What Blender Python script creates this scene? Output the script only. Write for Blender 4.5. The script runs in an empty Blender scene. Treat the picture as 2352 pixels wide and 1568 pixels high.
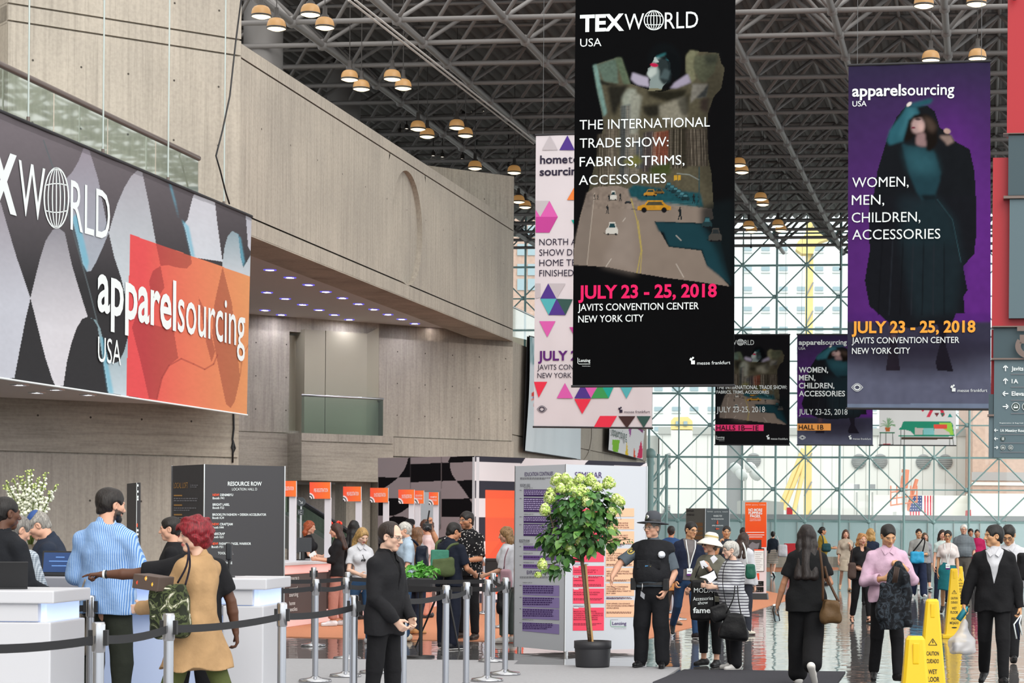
import bpy, bmesh, math, random
import numpy as np
from mathutils import Vector, Matrix

# ------------------------------------------------------------------ camera, world, exposure
SC = bpy.context.scene
COL = SC.collection
W, H = 2352,1568
F = 4900.0                 # focal length in pixels (75 mm lens)
CX, CY = 1660.0,1213.0    # principal point: the picture is an off-centre crop of a level view
CAMZ = 1.67
ROLL = 0.0075
cr, sr = math.cos(ROLL), math.sin(ROLL)
cam_d = bpy.data.cameras.new('camera')
cam = bpy.data.objects.new('camera', cam_d)
COL.objects.link(cam)
cam_d.sensor_width = 36.0
cam_d.lens = F / W * 36.0
cam_d.shift_x = -(CX - W / 2) / W
cam_d.shift_y = (CY - H / 2) / W
cam_d.clip_start = 0.5
cam_d.clip_end = 2000
cam_d.dof.use_dof = True
cam_d.dof.focus_distance = 26.0
cam_d.dof.aperture_fstop = 11.0
cam.matrix_world = Matrix(((cr, -sr, 0,0),(0,0,-1,0),(sr, cr, 0, CAMZ),(0,0,0,1)))
SC.camera = cam
SC.view_settings.view_transform = 'Standard'
SC.view_settings.look = 'None'
SC.view_settings.gamma = 1.0
SC.view_settings.use_curve_mapping = False
SC.view_settings.exposure = -0.1
SC.cycles.max_bounces = 8
SC.cycles.diffuse_bounces = 4
SC.cycles.glossy_bounces = 4
SC.cycles.transparent_max_bounces = 12
SC.cycles.caustics_reflective = False
SC.cycles.caustics_refractive = False

world = bpy.data.worlds.new('overcast_sky')
SC.world = world
world.use_nodes = True
_nt = world.node_tree
_bg = _nt.nodes['Background']
# bright summer overcast: whiter overhead, a little bluer near the horizon
_tc = _nt.nodes.new('ShaderNodeTexCoord')
_sx = _nt.nodes.new('ShaderNodeSeparateXYZ')
_rp = _nt.nodes.new('ShaderNodeValToRGB')
_nt.links.new(_tc.outputs['Generated'], _sx.inputs[0])
_nt.links.new(_sx.outputs['Z'], _rp.inputs[0])
_nt.links.new(_rp.outputs[0], _bg.inputs['Color'])
_rp.color_ramp.elements[0].position = 0.0
_rp.color_ramp.elements[0].color = (1.12,1.19,1.23,1)
_rp.color_ramp.elements[1].position = 0.45
_rp.color_ramp.elements[1].color = (0.93,0.92,0.9,1)
_bg.inputs['Strength'].default_value = 1.85
sun_d = bpy.data.lights.new('veiled_sun', 'SUN')
sun_d.energy = 2.2
sun_d.angle = math.radians(50)
sun_d.color = (1.0,0.965,0.92)
sun = bpy.data.objects.new('veiled_sun', sun_d)
COL.objects.link(sun)
sun.rotation_euler = (math.radians(52),0, math.radians(28))   # from behind the camera, to the right

# ------------------------------------------------------------------ picture <-> place
TH = math.radians(6.98)
U = Vector((math.sin(TH), math.cos(TH),0))           # the hall's depth axis
V = Vector((math.cos(TH),-math.sin(TH),0))          # the hall's cross axis
D45 = Vector((math.sin(TH + math.pi / 4), math.cos(TH + math.pi / 4),0))
Zv = Vector((0,0,1))


def unroll(px, py):
 dx, dy = px - CX, py - CY
 return dx * cr + dy * sr, -dx * sr + dy * cr


def ray(px, py):
 x, y = unroll(px, py)
 return Vector((x / F, 1.0,-y / F))


def P(px, py, Y):
 r = ray(px, py)
 return Vector((r.x * Y, Y, CAMZ + r.z * Y))


def ground(px, py, z=0.0):
 r = ray(px, py)
 t = (z - CAMZ) / r.z
 return Vector((r.x * t, t, z))


def hit(px, py, p0, n):
 r = ray(px, py)
 o = Vector((0,0, CAMZ))
 t = (p0 - o).dot(n) / r.dot(n)
 return o + r * t


def proj(p):
 x, y = p.x / p.y * F, -(p.z - CAMZ) / p.y * F
 return (CX + x * cr - y * sr, CY + x * sr + y * cr)


def nrm(d):           # horizontal normal of a vertical plane that runs along d
 return Vector((d.y, -d.x, 0)).normalized()


# ------------------------------------------------------------------ materials
MATS = {}


def lin(c):
 if isinstance(c, str):
  c = c.lstrip('#')
  c = tuple(int(c[i:i + 2],16) / 255 for i in (0,2,4))
 return tuple(x / 12.92 if x <= 0.04045 else ((x + 0.055) / 1.055) ** 2.4 for x in c)


def mat(name, color='#808080', rough=0.6, metal=0.0, spec=0.5, emit=None, estr=0.0, bump=0.0, bscale=40.0, var=0.0, vscale=6.0, vcol=False, sheen=0.0):
 key = name
 if key in MATS:
  return MATS[key]
 m = bpy.data.materials.new(name)
 MATS[key] = m
 m.use_nodes = True
 nt = m.node_tree
 b = nt.nodes['Principled BSDF']
 col = lin(color)
 b.inputs['Base Color'].default_value = (*col, 1)
 b.inputs['Roughness'].default_value = rough
 b.inputs['Metallic'].default_value = metal
 b.inputs['Specular IOR Level'].default_value = spec
 if sheen:
  b.inputs['Sheen Weight'].default_value = sheen
 if emit:
  b.inputs['Emission Color'].default_value = (*lin(emit),1)
  b.inputs['Emission Strength'].default_value = estr
 if vcol:
  a = nt.nodes.new('ShaderNodeVertexColor')
  a.layer_name = 'Col'
  nt.links.new(a.outputs['Color'], b.inputs['Base Color'])
 if var or bump:
  tc = nt.nodes.new('ShaderNodeTexCoord')
 if var:
  n = nt.nodes.new('ShaderNodeTexNoise')
  n.inputs['Scale'].default_value = vscale
  n.inputs['Detail'].default_value = 4
  nt.links.new(tc.outputs['Object'], n.inputs['Vector'])
  r = nt.nodes.new('ShaderNodeValToRGB')
  r.color_ramp.elements[0].position = 0.3
  r.color_ramp.elements[1].position = 0.7
  r.color_ramp.elements[0].color = (*[max(0, c * (1 - var)) for c in col],1)
  r.color_ramp.elements[1].color = (*[min(1, c * (1 + var)) for c in col],1)
  nt.links.new(n.outputs['Fac'], r.inputs[0])
  nt.links.new(r.outputs[0], b.inputs['Base Color'])
 if bump:
  n2 = nt.nodes.new('ShaderNodeTexNoise')
  n2.inputs['Scale'].default_value = bscale
  n2.inputs['Detail'].default_value = 3
  nt.links.new(tc.outputs['Object'], n2.inputs['Vector'])
  bp = nt.nodes.new('ShaderNodeBump')
  bp.inputs['Strength'].default_value = bump
  bp.inputs['Distance'].default_value = 0.02
  nt.links.new(n2.outputs['Fac'], bp.inputs['Height'])
  nt.links.new(bp.outputs[0], b.inputs['Normal'])
 return m


def nodes_of(name, rough=0.6, spec=0.5):
 m = bpy.data.materials.new(name)
 MATS[name] = m
 m.use_nodes = True
 nt = m.node_tree
 b = nt.nodes['Principled BSDF']
 b.inputs['Roughness'].default_value = rough
 b.inputs['Specular IOR Level'].default_value = spec
 return m, nt, b, nt.nodes, nt.links


def ramp(nt, fac, stops):
 r = nt.nodes.new('ShaderNodeValToRGB')
 el = r.color_ramp.elements
 while len(el) < len(stops):
  el.new(0.5)
 for e, (p, c) in zip(el, stops):
  e.position = p
  e.color = (*c, 1) if len(c) == 3 else c
 nt.links.new(fac, r.inputs[0])
 return r.outputs[0]


def mixc(nt, fac, a, b, mode='MIX'):
 n = nt.nodes.new('ShaderNodeMix')
 n.data_type = 'RGBA'
 n.blend_type = mode
 for sock, v in ((n.inputs[0], fac),(n.inputs[6], a),(n.inputs[7], b)):
  if hasattr(v, 'is_linked') or isinstance(v, bpy.types.NodeSocket):
   nt.links.new(v, sock)
  elif isinstance(v, (int, float)):
   sock.default_value = v
  else:
   sock.default_value = (*v, 1) if len(v) == 3 else v
 return n.outputs[2]


# ------------------------------------------------------------------ mesh collector
class MB:
 def __init__(s):
  s.v, s.f, s.mi, s.sm, s.mats = [],[],[],[],[]

 def m(s, material):
  if material not in s.mats:
   s.mats.append(material)
  return s.mats.index(material)

 def add(s, verts, faces, material, smooth=False):
  o = len(s.v)
  s.v += [tuple(p) for p in verts]
  i = s.m(material)
  for f in faces:
   s.f.append(tuple(o + k for k in f))
   s.mi.append(i)
   s.sm.append(smooth)

 def quad(s, a, b, c, d, material):
  s.add([a, b, c, d],[(0,1,2,3)], material)

 def poly(s, pts, material):
  s.add(pts, [tuple(range(len(pts)))], material)

 def box(s, c, ax, ay, az, material):
  """centre and three half-axis vectors"""
  c, ax, ay, az = Vector(c), Vector(ax), Vector(ay), Vector(az)
  vs = [c + ax * i + ay * j + az * k for k in (-1,1) for j in (-1,1) for i in (-1,1)]
  s.add(vs, [(0,2,3,1),(4,5,7,6),(0,1,5,4),(2,6,7,3),(0,4,6,2),(1,3,7,5)], material)

 def abox(s, x0, x1, y0, y1, z0, z1, material):
  s.box(((x0 + x1) / 2,(y0 + y1) / 2,(z0 + z1) / 2),((x1 - x0) / 2,0,0),(0,(y1 - y0) / 2,0),(0,0,(z1 - z0) / 2), material)

 def bbox(s, c, ax, ay, az, material, bev=0.01):
  """box with chamfered edges"""
  bm = bmesh.new()
  c, ax, ay, az = Vector(c), Vector(ax), Vector(ay), Vector(az)
  vs = [bm.verts.new(c + ax * i + ay * j + az * k) for k in (-1,1) for j in (-1,1) for i in (-1,1)]
  for f in [(0,2,3,1),(4,5,7,6),(0,1,5,4),(2,6,7,3),(0,4,6,2),(1,3,7,5)]:
   bm.faces.new([vs[k] for k in f])
  bmesh.ops.bevel(bm, geom=bm.edges[:], offset=bev, segments=2, affect='EDGES', profile=0.6)
  bm.verts.index_update()
  s.add([v.co for v in bm.verts],[[v.index for v in f.verts] for f in bm.faces], material)
  bm.free()

 def prism(s, pts, ext, material):
  """planar polygon extruded by vector ext"""
  n = len(pts)
  e = Vector(ext)
  vs = [Vector(p) for p in pts] + [Vector(p) + e for p in pts]
  fs = [tuple(range(n)), tuple(range(2 * n - 1, n - 1,-1))]
  fs += [(i, i + n, (i + 1) % n + n, (i + 1) % n) for i in range(n)]
  s.add(vs, fs, material)

 def tube(s, a, b, r, material, n=8, r2=None, caps=True):
  a, b = Vector(a), Vector(b)
  d = b - a
  if d.length < 1e-9:
   return
  d.normalize()
  q = Vector((1,0,0)) if abs(d.x) < 0.8 else Vector((0,1,0))
  x = d.cross(q).normalized()
  y = d.cross(x)
  r2 = r if r2 is None else r2
  vs = []
  for c, rr in ((a, r),(b, r2)):
   vs += [c + (x * math.cos(2 * math.pi * i / n) + y * math.sin(2 * math.pi * i / n)) * rr for i in range(n)]
  fs = [(i, (i + 1) % n, (i + 1) % n + n, i + n) for i in range(n)]
  s.add(vs, fs, material, True)
  if caps:
   s.add(vs[:n],[tuple(range(n - 1,-1,-1))], material)
   s.add(vs[n:],[tuple(range(n))], material)

 def path(s, pts, r, material, n=8):
  """tube along a polyline"""
  pts = [Vector(p) for p in pts]
  rs = r if isinstance(r, (list, tuple)) else [r] * len(pts)
  rings = []
  up = Vector((0,0,1))
  x = None
  for i, p in enumerate(pts):
   d = (pts[min(i + 1, len(pts) - 1)] - pts[max(i - 1,0)]).normalized()
   if x is None:
    q = up if abs(d.z) < 0.9 else Vector((1,0,0))
    x = d.cross(q).normalized()
   else:
    x = (x - d * x.dot(d)).normalized()
   y = d.cross(x)
   rings.append([p + (x * math.cos(2 * math.pi * k / n) + y * math.sin(2 * math.pi * k / n)) * rs[i] for k in range(n)])
  vs = [v for ring in rings for v in ring]
  fs = []
  for i in range(len(pts) - 1):
   for k in range(n):
    fs.append((i * n + k, i * n + (k + 1) % n, (i + 1) * n + (k + 1) % n, (i + 1) * n + k))
  fs.append(tuple(range(n - 1,-1,-1)))
  fs.append(tuple((len(pts) - 1) * n + k for k in range(n)))
  s.add(vs, fs, material, True)

 def lathe(s, c, prof, material, n=20, axis=None, smooth=True):
  """prof: (radius, height) along axis from c"""
  c = Vector(c)
  d = Vector(axis if axis is not None else (0,0,1)).normalized()
  q = Vector((1,0,0)) if abs(d.x) < 0.8 else Vector((0,1,0))
  x = (q - d * q.dot(d)).normalized()
  y = d.cross(x)
  vs, fs = [],[]
  for r, h in prof:
   vs += [c + d * h + (x * math.cos(2 * math.pi * k / n) + y * math.sin(2 * math.pi * k / n)) * max(r, 1e-4) for k in range(n)]
  for i in range(len(prof) - 1):
   for k in range(n):
    fs.append((i * n + k, i * n + (k + 1) % n, (i + 1) * n + (k + 1) % n, (i + 1) * n + k))
  s.add(vs, fs, material, smooth)

 def ball(s, c, r, material, n=10, sc=(1,1,1)):
  c = Vector(c)
  vs, fs = [],[]
  m = n // 2 + 1
  for i in range(m):
   t = math.pi * i / (m - 1)
   for k in range(n):
    a = 2 * math.pi * k / n
    vs.append(c + Vector((math.sin(t) * math.cos(a) * sc[0], math.sin(t) * math.sin(a) * sc[1], math.cos(t) * sc[2])) * r)
  for i in range(m - 1):
   for k in range(n):
    fs.append((i * n + k, (i + 1) * n + k, (i + 1) * n + (k + 1) % n, i * n + (k + 1) % n))
  s.add(vs, fs, material, True)

 def build(s, name, parent=None, origin=None):
  me = bpy.data.meshes.new(name)
  o = Vector(origin) if origin is not None else (Vector(parent['org']) if parent is not None and 'org' in parent else Vector((0,0,0)))
  vs = np.array(s.v, dtype=float).reshape(-1,3) - np.array(o)
  me.from_pydata(vs.tolist(),[], s.f)
  for m in s.mats:
   me.materials.append(m)
  me.polygons.foreach_set('material_index', s.mi)
  me.polygons.foreach_set('use_smooth', s.sm)
  me.update()
  ob = bpy.data.objects.new(name, me)
  COL.objects.link(ob)
  if parent is not None:
   ob.parent = parent
  elif origin is not None:
   ob.location = o
  return ob


def tag(o, label, cat, group=None, kind=None):
 o['label'] = label
 o['category'] = cat
 if group:
  o['group'] = group
 if kind:
  o['kind'] = kind
 return o


def thing(name, loc, label, cat, group=None, kind=None):
 o = bpy.data.objects.new(name, None)
 COL.objects.link(o)
 o.empty_display_size = 0.2
 o.location = loc
 o['org'] = [float(c) for c in loc]
 return tag(o, label, cat, group, kind)


def struct(o, label=None, cat='building'):
 o['kind'] = 'structure'
 if label:
  o['label'] = label
  o['category'] = cat
 return o


def copy_tree(o, parent=None):
 c = o.copy()
 COL.objects.link(c)
 if parent is not None:
  c.parent = parent
 for ch in list(o.children):
  copy_tree(ch, c)
 return c


# ------------------------------------------------------------------ a flat sign and what is printed on it
class Plane:
 """vertical plane through p0 running along d; a pixel of the photograph is taken to its place on it"""

 def __init__(s, p0, d):
  s.p0, s.d = Vector(p0), Vector(d).normalized()
  s.n = nrm(s.d)
  if s.n.dot(Vector(s.p0) - Vector((0,0, CAMZ))) > 0:
   s.n = -s.n              # faces the camera

 def at(s, px, py):
  return hit(px, py, s.p0, s.n)

 def ab(s, px, py):
  q = s.at(px, py) - s.p0
  return q.dot(s.d), q.z

 def w(s, a, b, off=0.0):
  return s.p0 + s.d * a + Zv * b + s.n * off


_TXT = {}
_TXTN = [0]


def text_mesh(string, bold=0.0, spacing=1.0, align=None):
 key = (string, round(bold, 4), spacing)
 if key in _TXT:
  return _TXT[key]
 cu = bpy.data.curves.new('t', 'FONT')
 cu.body = string
 cu.size = 1.0
 cu.offset = bold
 cu.space_character = spacing
 cu.resolution_u = 3
 ob = bpy.data.objects.new('t', cu)
 COL.objects.link(ob)
 dg = bpy.context.evaluated_depsgraph_get()
 me = bpy.data.meshes.new_from_object(ob.evaluated_get(dg))
 vs = [(v.co.x, v.co.y) for v in me.vertices]
 fs = [tuple(p.vertices) for p in me.polygons]
 bpy.data.objects.remove(ob)
 bpy.data.meshes.remove(me)
 bpy.data.curves.remove(cu)
 _TXT[key] = (vs, fs)
 return vs, fs


CAP = 0.729


def text_on(mb, pl, string, x0, y0, x1, y1, cap, material, bold=0.0, off=0.006, spacing=1.0):
 """string with its baseline from pixel (x0,y0) to (x1,y1), capitals cap pixels high, on plane pl"""
 vs, fs = text_mesh(string, bold, spacing)
 if not vs:
  return
 xs = [v[0] for v in vs]
 xa, xb = min(xs), max(xs)
 a0, b0 = pl.ab(x0, y0)
 a1, b1 = pl.ab(x1, y1)
 ac, bc = pl.ab(x0, y0 - cap)
 h = (bc - b0) / CAP
 out = []
 for x, y in vs:
  t = (x - xa) / (xb - xa)
  out.append(pl.w(a0 + (a1 - a0) * t, b0 + (b1 - b0) * t + y * h, off))
 # keep the letters facing the viewer
 mb.add(out, fs if pl.d.cross(Zv).dot(pl.n) > 0 else [f[::-1] for f in fs], material)


def rect_on(mb, pl, x0, y0, x1, y1, material, off=0.004, y2=None, y3=None):
 """filled four-sided patch: (x0,y0) upper left ... (x1,y1) lower right; y2 upper right, y3 lower left"""
 y2 = y0 if y2 is None else y2
 y3 = y1 if y3 is None else y3
 pts = [pl.ab(x0, y0), pl.ab(x1, y2), pl.ab(x1, y1), pl.ab(x0, y3)]
 mb.poly([pl.w(a, b, off) for a, b in pts], material)


def poly_on(mb, pl, pts, material, off=0.004):
 mb.poly([pl.w(*pl.ab(x, y), off) for x, y in pts], material)


def ring_on(mb, pl, cx, cy, rx, ry, t, material, off=0.006, n=32, a0=0, a1=360):
 """elliptical outline of width t pixels"""
 vs, fs = [],[]
 for i in range(n + 1):
  a = math.radians(a0 + (a1 - a0) * i / n)
  for k in (-.5,.5):
   vs.append(pl.w(*pl.ab(cx + (rx + k * t) * math.cos(a), cy + (ry + k * t) * math.sin(a)), off))
 for i in range(n):
  fs.append((2 * i, 2 * i + 1,2 * i + 3,2 * i + 2))
 mb.add(vs, fs, material)


def line_on(mb, pl, pts, t, material, off=0.006):
 """polyline t pixels wide"""
 vs, fs = [],[]
 n = len(pts)
 for i, (x, y) in enumerate(pts):
  xa, ya = pts[max(i - 1,0)]
  xb, yb = pts[min(i + 1, n - 1)]
  l = math.hypot(xb - xa, yb - ya) or 1
  nx, ny = -(yb - ya) / l * t / 2,(xb - xa) / l * t / 2
  vs += [pl.w(*pl.ab(x + nx, y + ny), off), pl.w(*pl.ab(x - nx, y - ny), off)]
 for i in range(n - 1):
  fs.append((2 * i, 2 * i + 1,2 * i + 3,2 * i + 2))
 mb.add(vs, fs, material)


class Canvas:
 """a print rasterised in photograph pixels, later laid on a cloth as a fine grid of vertex colours"""

 def __init__(s, x0, y0, x1, y1, step, bg):
  s.x0, s.y0, s.x1, s.y1 = x0, y0, x1, y1
  s.nx, s.ny = int(round((x1 - x0) / step)) + 1, int(round((y1 - y0) / step)) + 1
  s.X, s.Y = np.meshgrid(np.linspace(x0, x1, s.nx), np.linspace(y0, y1, s.ny))
  s.c = np.zeros((s.ny, s.nx, 3))
  s.c[:] = lin(bg)
  s.T = lambda x, y: (x, y)
  s.k = 1.0

 def warp(s, tl, tr, bl, br):
  S, T = np.meshgrid(np.linspace(0,1, s.nx), np.linspace(0,1, s.ny))
  f = lambda k: (tl[k] * (1 - S) + tr[k] * S) * (1 - T) + (bl[k] * (1 - S) + br[k] * S) * T
  s.X, s.Y = f(0), f(1)
  return s

 def inside(s, pts):
  pts = [s.T(*p) for p in pts]
  m = np.zeros(s.X.shape, bool)
  n = len(pts)
  for i in range(n):
   (xa, ya),(xb, yb) = pts[i], pts[(i + 1) % n]
   if ya == yb:
    continue
   c = ((ya > s.Y) != (yb > s.Y)) & (s.X < (xb - xa) * (s.Y - ya) / (yb - ya) + xa)
   m ^= c
  return m.astype(float)

 def blur(s, m, r):
  r = int(r * .5)
  if r < 1:
   return m
  k = np.ones(2 * r + 1) / (2 * r + 1)
  for _ in range(2):
   m = np.apply_along_axis(lambda a: np.convolve(np.pad(a, r, 'edge'), k, 'valid'),0, m)
   m = np.apply_along_axis(lambda a: np.convolve(np.pad(a, r, 'edge'), k, 'valid'),1, m)
  return m

 def put(s, m, color, alpha=1.0):
  a = (m * alpha)[..., None]
  s.c = s.c * (1 - a) + np.array(lin(color)) * a

 def poly(s, pts, color, alpha=1.0, blur=0):
  s.put(s.blur(s.inside(pts), blur), color, alpha)

 def ell(s, cx, cy, rx, ry, color, alpha=1.0, soft=0.08, rot=0.0):
  cx, cy = s.T(cx, cy)
  rx, ry = rx * s.k, ry * s.k
  a = math.radians(rot)
  dx, dy = s.X - cx, s.Y - cy
  u, v = (dx * math.cos(a) + dy * math.sin(a)) / rx, (-dx * math.sin(a) + dy * math.cos(a)) / ry
  d = np.sqrt(u * u + v * v)
  s.put(np.clip((1 + soft - d) / (2 * soft),0,1), color, alpha)

 def line(s, pts, w, color, alpha=1.0):
  for (xa, ya),(xb, yb) in zip(pts[:-1], pts[1:]):
   (xa, ya),(xb, yb) = s.T(xa, ya), s.T(xb, yb)
   L2 = (xb - xa) ** 2 + (yb - ya) ** 2 + 1e-9
   t = np.clip(((s.X - xa) * (xb - xa) + (s.Y - ya) * (yb - ya)) / L2,0,1)
   d = np.hypot(s.X - xa - t * (xb - xa), s.Y - ya - t * (yb - ya))
   s.put(np.clip(w * s.k / 2 + 0.7 - d, 0,1), color, alpha)

 def noise(s, m, amp, scale=6, seed=1):
  rng = np.random.RandomState(seed)
  ny, nx = int(s.ny / scale) + 2, int(s.nx / scale) + 2
  g = rng.rand(ny, nx)
  yi, xi = np.arange(s.ny) / scale, np.arange(s.nx) / scale
  y0, x0 = yi.astype(int), xi.astype(int)
  fy, fx = (yi - y0)[:, None],(xi - x0)[None]
  v = g[y0][:, x0] * (1 - fy) * (1 - fx) + g[y0 + 1][:, x0] * fy * (1 - fx) + g[y0][:, x0 + 1] * (1 - fy) * fx + g[y0 + 1][:, x0 + 1] * fy * fx
  s.c *= (1 + ((v - 0.5) * 2 * amp) * m)[..., None]
  s.c = np.clip(s.c, 0,1)

 def cloth(s, name, pl, material, parent, ripple=0.0, waves=9, thick=0.0):
  px, py = s.X, s.Y
  dx, dy = px - CX, py - CY
  rx, rz = (dx * cr + dy * sr) / F, -(-dx * sr + dy * cr) / F
  n, p0 = np.array(pl.n), np.array(pl.p0)
  num = (p0 - np.array((0,0, CAMZ))).dot(n)
  t = num / (rx * n[0] + n[1] + rz * n[2])
  Pw = np.stack([rx * t, t, CAMZ + rz * t],-1)
  if ripple:
   U_, V_ = np.meshgrid(np.linspace(0,1, s.nx), np.linspace(0,1, s.ny))
   w = np.sin(U_ * waves * 2.1 + 0.6 * np.sin(V_ * 3)) * 0.5 + np.sin(U_ * waves * 5.3 + 1.7 + V_ * 1.3) * 0.3 + np.sin(U_ * 2.2 + V_ * 4) * 0.5
   Pw += (w * ripple)[..., None] * n
  o = np.array(parent['org']) if parent is not None else np.zeros(3)
  V3 = (Pw - o).reshape(-1,3)
  ny, nx = s.ny, s.nx
  idx = np.arange(ny * nx).reshape(ny, nx)
  q = np.stack([idx[1:, :-1], idx[1:, 1:], idx[:-1,1:], idx[:-1, :-1]],-1).reshape(-1,4)
  me = bpy.data.meshes.new(name)
  np_mesh(me, V3, q)
  ca = me.color_attributes.new('Col', 'FLOAT_COLOR', 'POINT')
  c4 = np.ones((ny * nx, 4), np.float32)
  c4[:, :3] = s.c.reshape(-1,3)
  ca.data.foreach_set('color', c4.ravel())
  me.materials.append(material)
  me.polygons.foreach_set('use_smooth', np.ones(len(q), bool))
  ob = bpy.data.objects.new(name, me)
  COL.objects.link(ob)
  if parent is not None:
   ob.parent = parent
  return ob


def np_mesh(me, v, quads):
 v = np.asarray(v, np.float32)
 q = np.asarray(quads, np.int32)
 me.vertices.add(len(v))
 me.vertices.foreach_set('co', v.ravel())
 me.loops.add(q.size)
 me.loops.foreach_set('vertex_index', q.ravel())
 me.polygons.add(len(q))
 me.polygons.foreach_set('loop_start', np.arange(0, q.size, q.shape[1], dtype=np.int32))
 me.polygons.foreach_set('loop_total', np.full(len(q), q.shape[1], np.int32))
 me.update(calc_edges=True)


rnd = random.Random(7)
# ------------------------------------------------------------------ setting: materials
def concrete(name, base='#b3aa9e', streak=0.35, blotch=0.25, horiz=False):
 m, nt, b, N, L = nodes_of(name, 0.85,0.25)
 tc = N.new('ShaderNodeTexCoord')
 mp = N.new('ShaderNodeMapping')
 mp.inputs['Scale'].default_value = (0.5,0.5,9.0) if horiz else (7.0,7.0,0.22)
 L.new(tc.outputs['Object'], mp.inputs[0])
 n1 = N.new('ShaderNodeTexNoise')
 n1.inputs['Scale'].default_value = 1.6
 n1.inputs['Detail'].default_value = 6
 n1.inputs['Roughness'].default_value = 0.7
 L.new(mp.outputs[0], n1.inputs['Vector'])
 n2 = N.new('ShaderNodeTexNoise')
 n2.inputs['Scale'].default_value = 0.55
 n2.inputs['Detail'].default_value = 5
 L.new(tc.outputs['Object'], n2.inputs['Vector'])
 n3 = N.new('ShaderNodeTexNoise')
 n3.inputs['Scale'].default_value = 16
 n3.inputs['Detail'].default_value = 3
 L.new(tc.outputs['Object'], n3.inputs['Vector'])
 c = lin(base)
 c1 = ramp(nt, n1.outputs['Fac'],[(0.3,[x * (1 - streak) for x in c]),(0.5, c),(0.72,[min(1, x * (1 + streak * .6)) for x in c])])
 c2 = ramp(nt, n2.outputs['Fac'],[(0.32,(1 - blotch, 1 - blotch * 1.05,1 - blotch * 1.12)),(0.68,(1.0,0.985,0.96))])
 c3 = ramp(nt, n3.outputs['Fac'],[(0.3,(0.88,0.88,0.88)),(0.6,(1,1,1))])
 x = mixc(nt, 1.0, c1, c2, 'MULTIPLY')
 x = mixc(nt, 1.0, x, c3, 'MULTIPLY')
 L.new(x, b.inputs['Base Color'])
 bp = N.new('ShaderNodeBump')
 bp.inputs['Strength'].default_value = 0.35
 bp.inputs['Distance'].default_value = 0.02
 L.new(n1.outputs['Fac'], bp.inputs['Height'])
 L.new(bp.outputs[0], b.inputs['Normal'])
 return m


M_CONC = concrete('board_marked_concrete', '#b5ada1', 0.22,0.16)
M_CONC_D = concrete('weathered_concrete', '#b7afa3', 0.24,0.2)
M_CONC_H = concrete('plank_marked_concrete', '#b4ac9f', 0.28,0.2, True)
M_HOLE = mat('form_tie_hole', '#4a443d', 0.9)
M_STEEL = mat('grey_painted_steel', '#7a7775', 0.5)
M_TEAL = mat('teal_painted_steel', '#90b2b0', 0.5)
M_SOFFIT = mat('pale_soffit_plaster', '#cbc7c2', 0.7)
M_PANEL = mat('beige_metal_panel', '#a39c88', 0.45)
M_CHROME = mat('brushed_steel', '#c8c8c8', 0.28,0.95)
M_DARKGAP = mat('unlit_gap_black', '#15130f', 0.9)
M_BLACK = mat('black_paint', '#141416', 0.5)
M_WHITE = mat('white_laminate', '#c9cacf', 0.35)


def glass(name, tint, refl=0.5, rough=0.02, base_reflect=0.04):
 m = bpy.data.materials.new(name)
 MATS[name] = m
 m.use_nodes = True
 nt = m.node_tree
 for n in list(nt.nodes):
  nt.nodes.remove(n)
 o = nt.nodes.new('ShaderNodeOutputMaterial')
 t = nt.nodes.new('ShaderNodeBsdfTransparent')
 t.inputs[0].default_value = (*tint, 1)
 g = nt.nodes.new('ShaderNodeBsdfGlossy')
 g.inputs['Color'].default_value = (refl, refl, refl, 1)
 g.inputs['Roughness'].default_value = rough
 lw = nt.nodes.new('ShaderNodeFresnel')
 lw.inputs['IOR'].default_value = 1.5
 mx = nt.nodes.new('ShaderNodeMixShader')
 ad = nt.nodes.new('ShaderNodeMath')
 ad.operation = 'ADD'
 ad.use_clamp = True
 ad.inputs[1].default_value = base_reflect
 nt.links.new(lw.outputs[0], ad.inputs[0])
 nt.links.new(ad.outputs[0], mx.inputs[0])
 nt.links.new(t.outputs[0], mx.inputs[1])
 nt.links.new(g.outputs[0], mx.inputs[2])
 nt.links.new(mx.outputs[0], o.inputs[0])
 return m


M_GLASS = glass('clear_wall_glass', (0.90,0.965,0.96))
M_GLASS_G = glass('green_railing_glass', (0.62,0.76,0.71),0.8,0.03,0.16)


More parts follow.
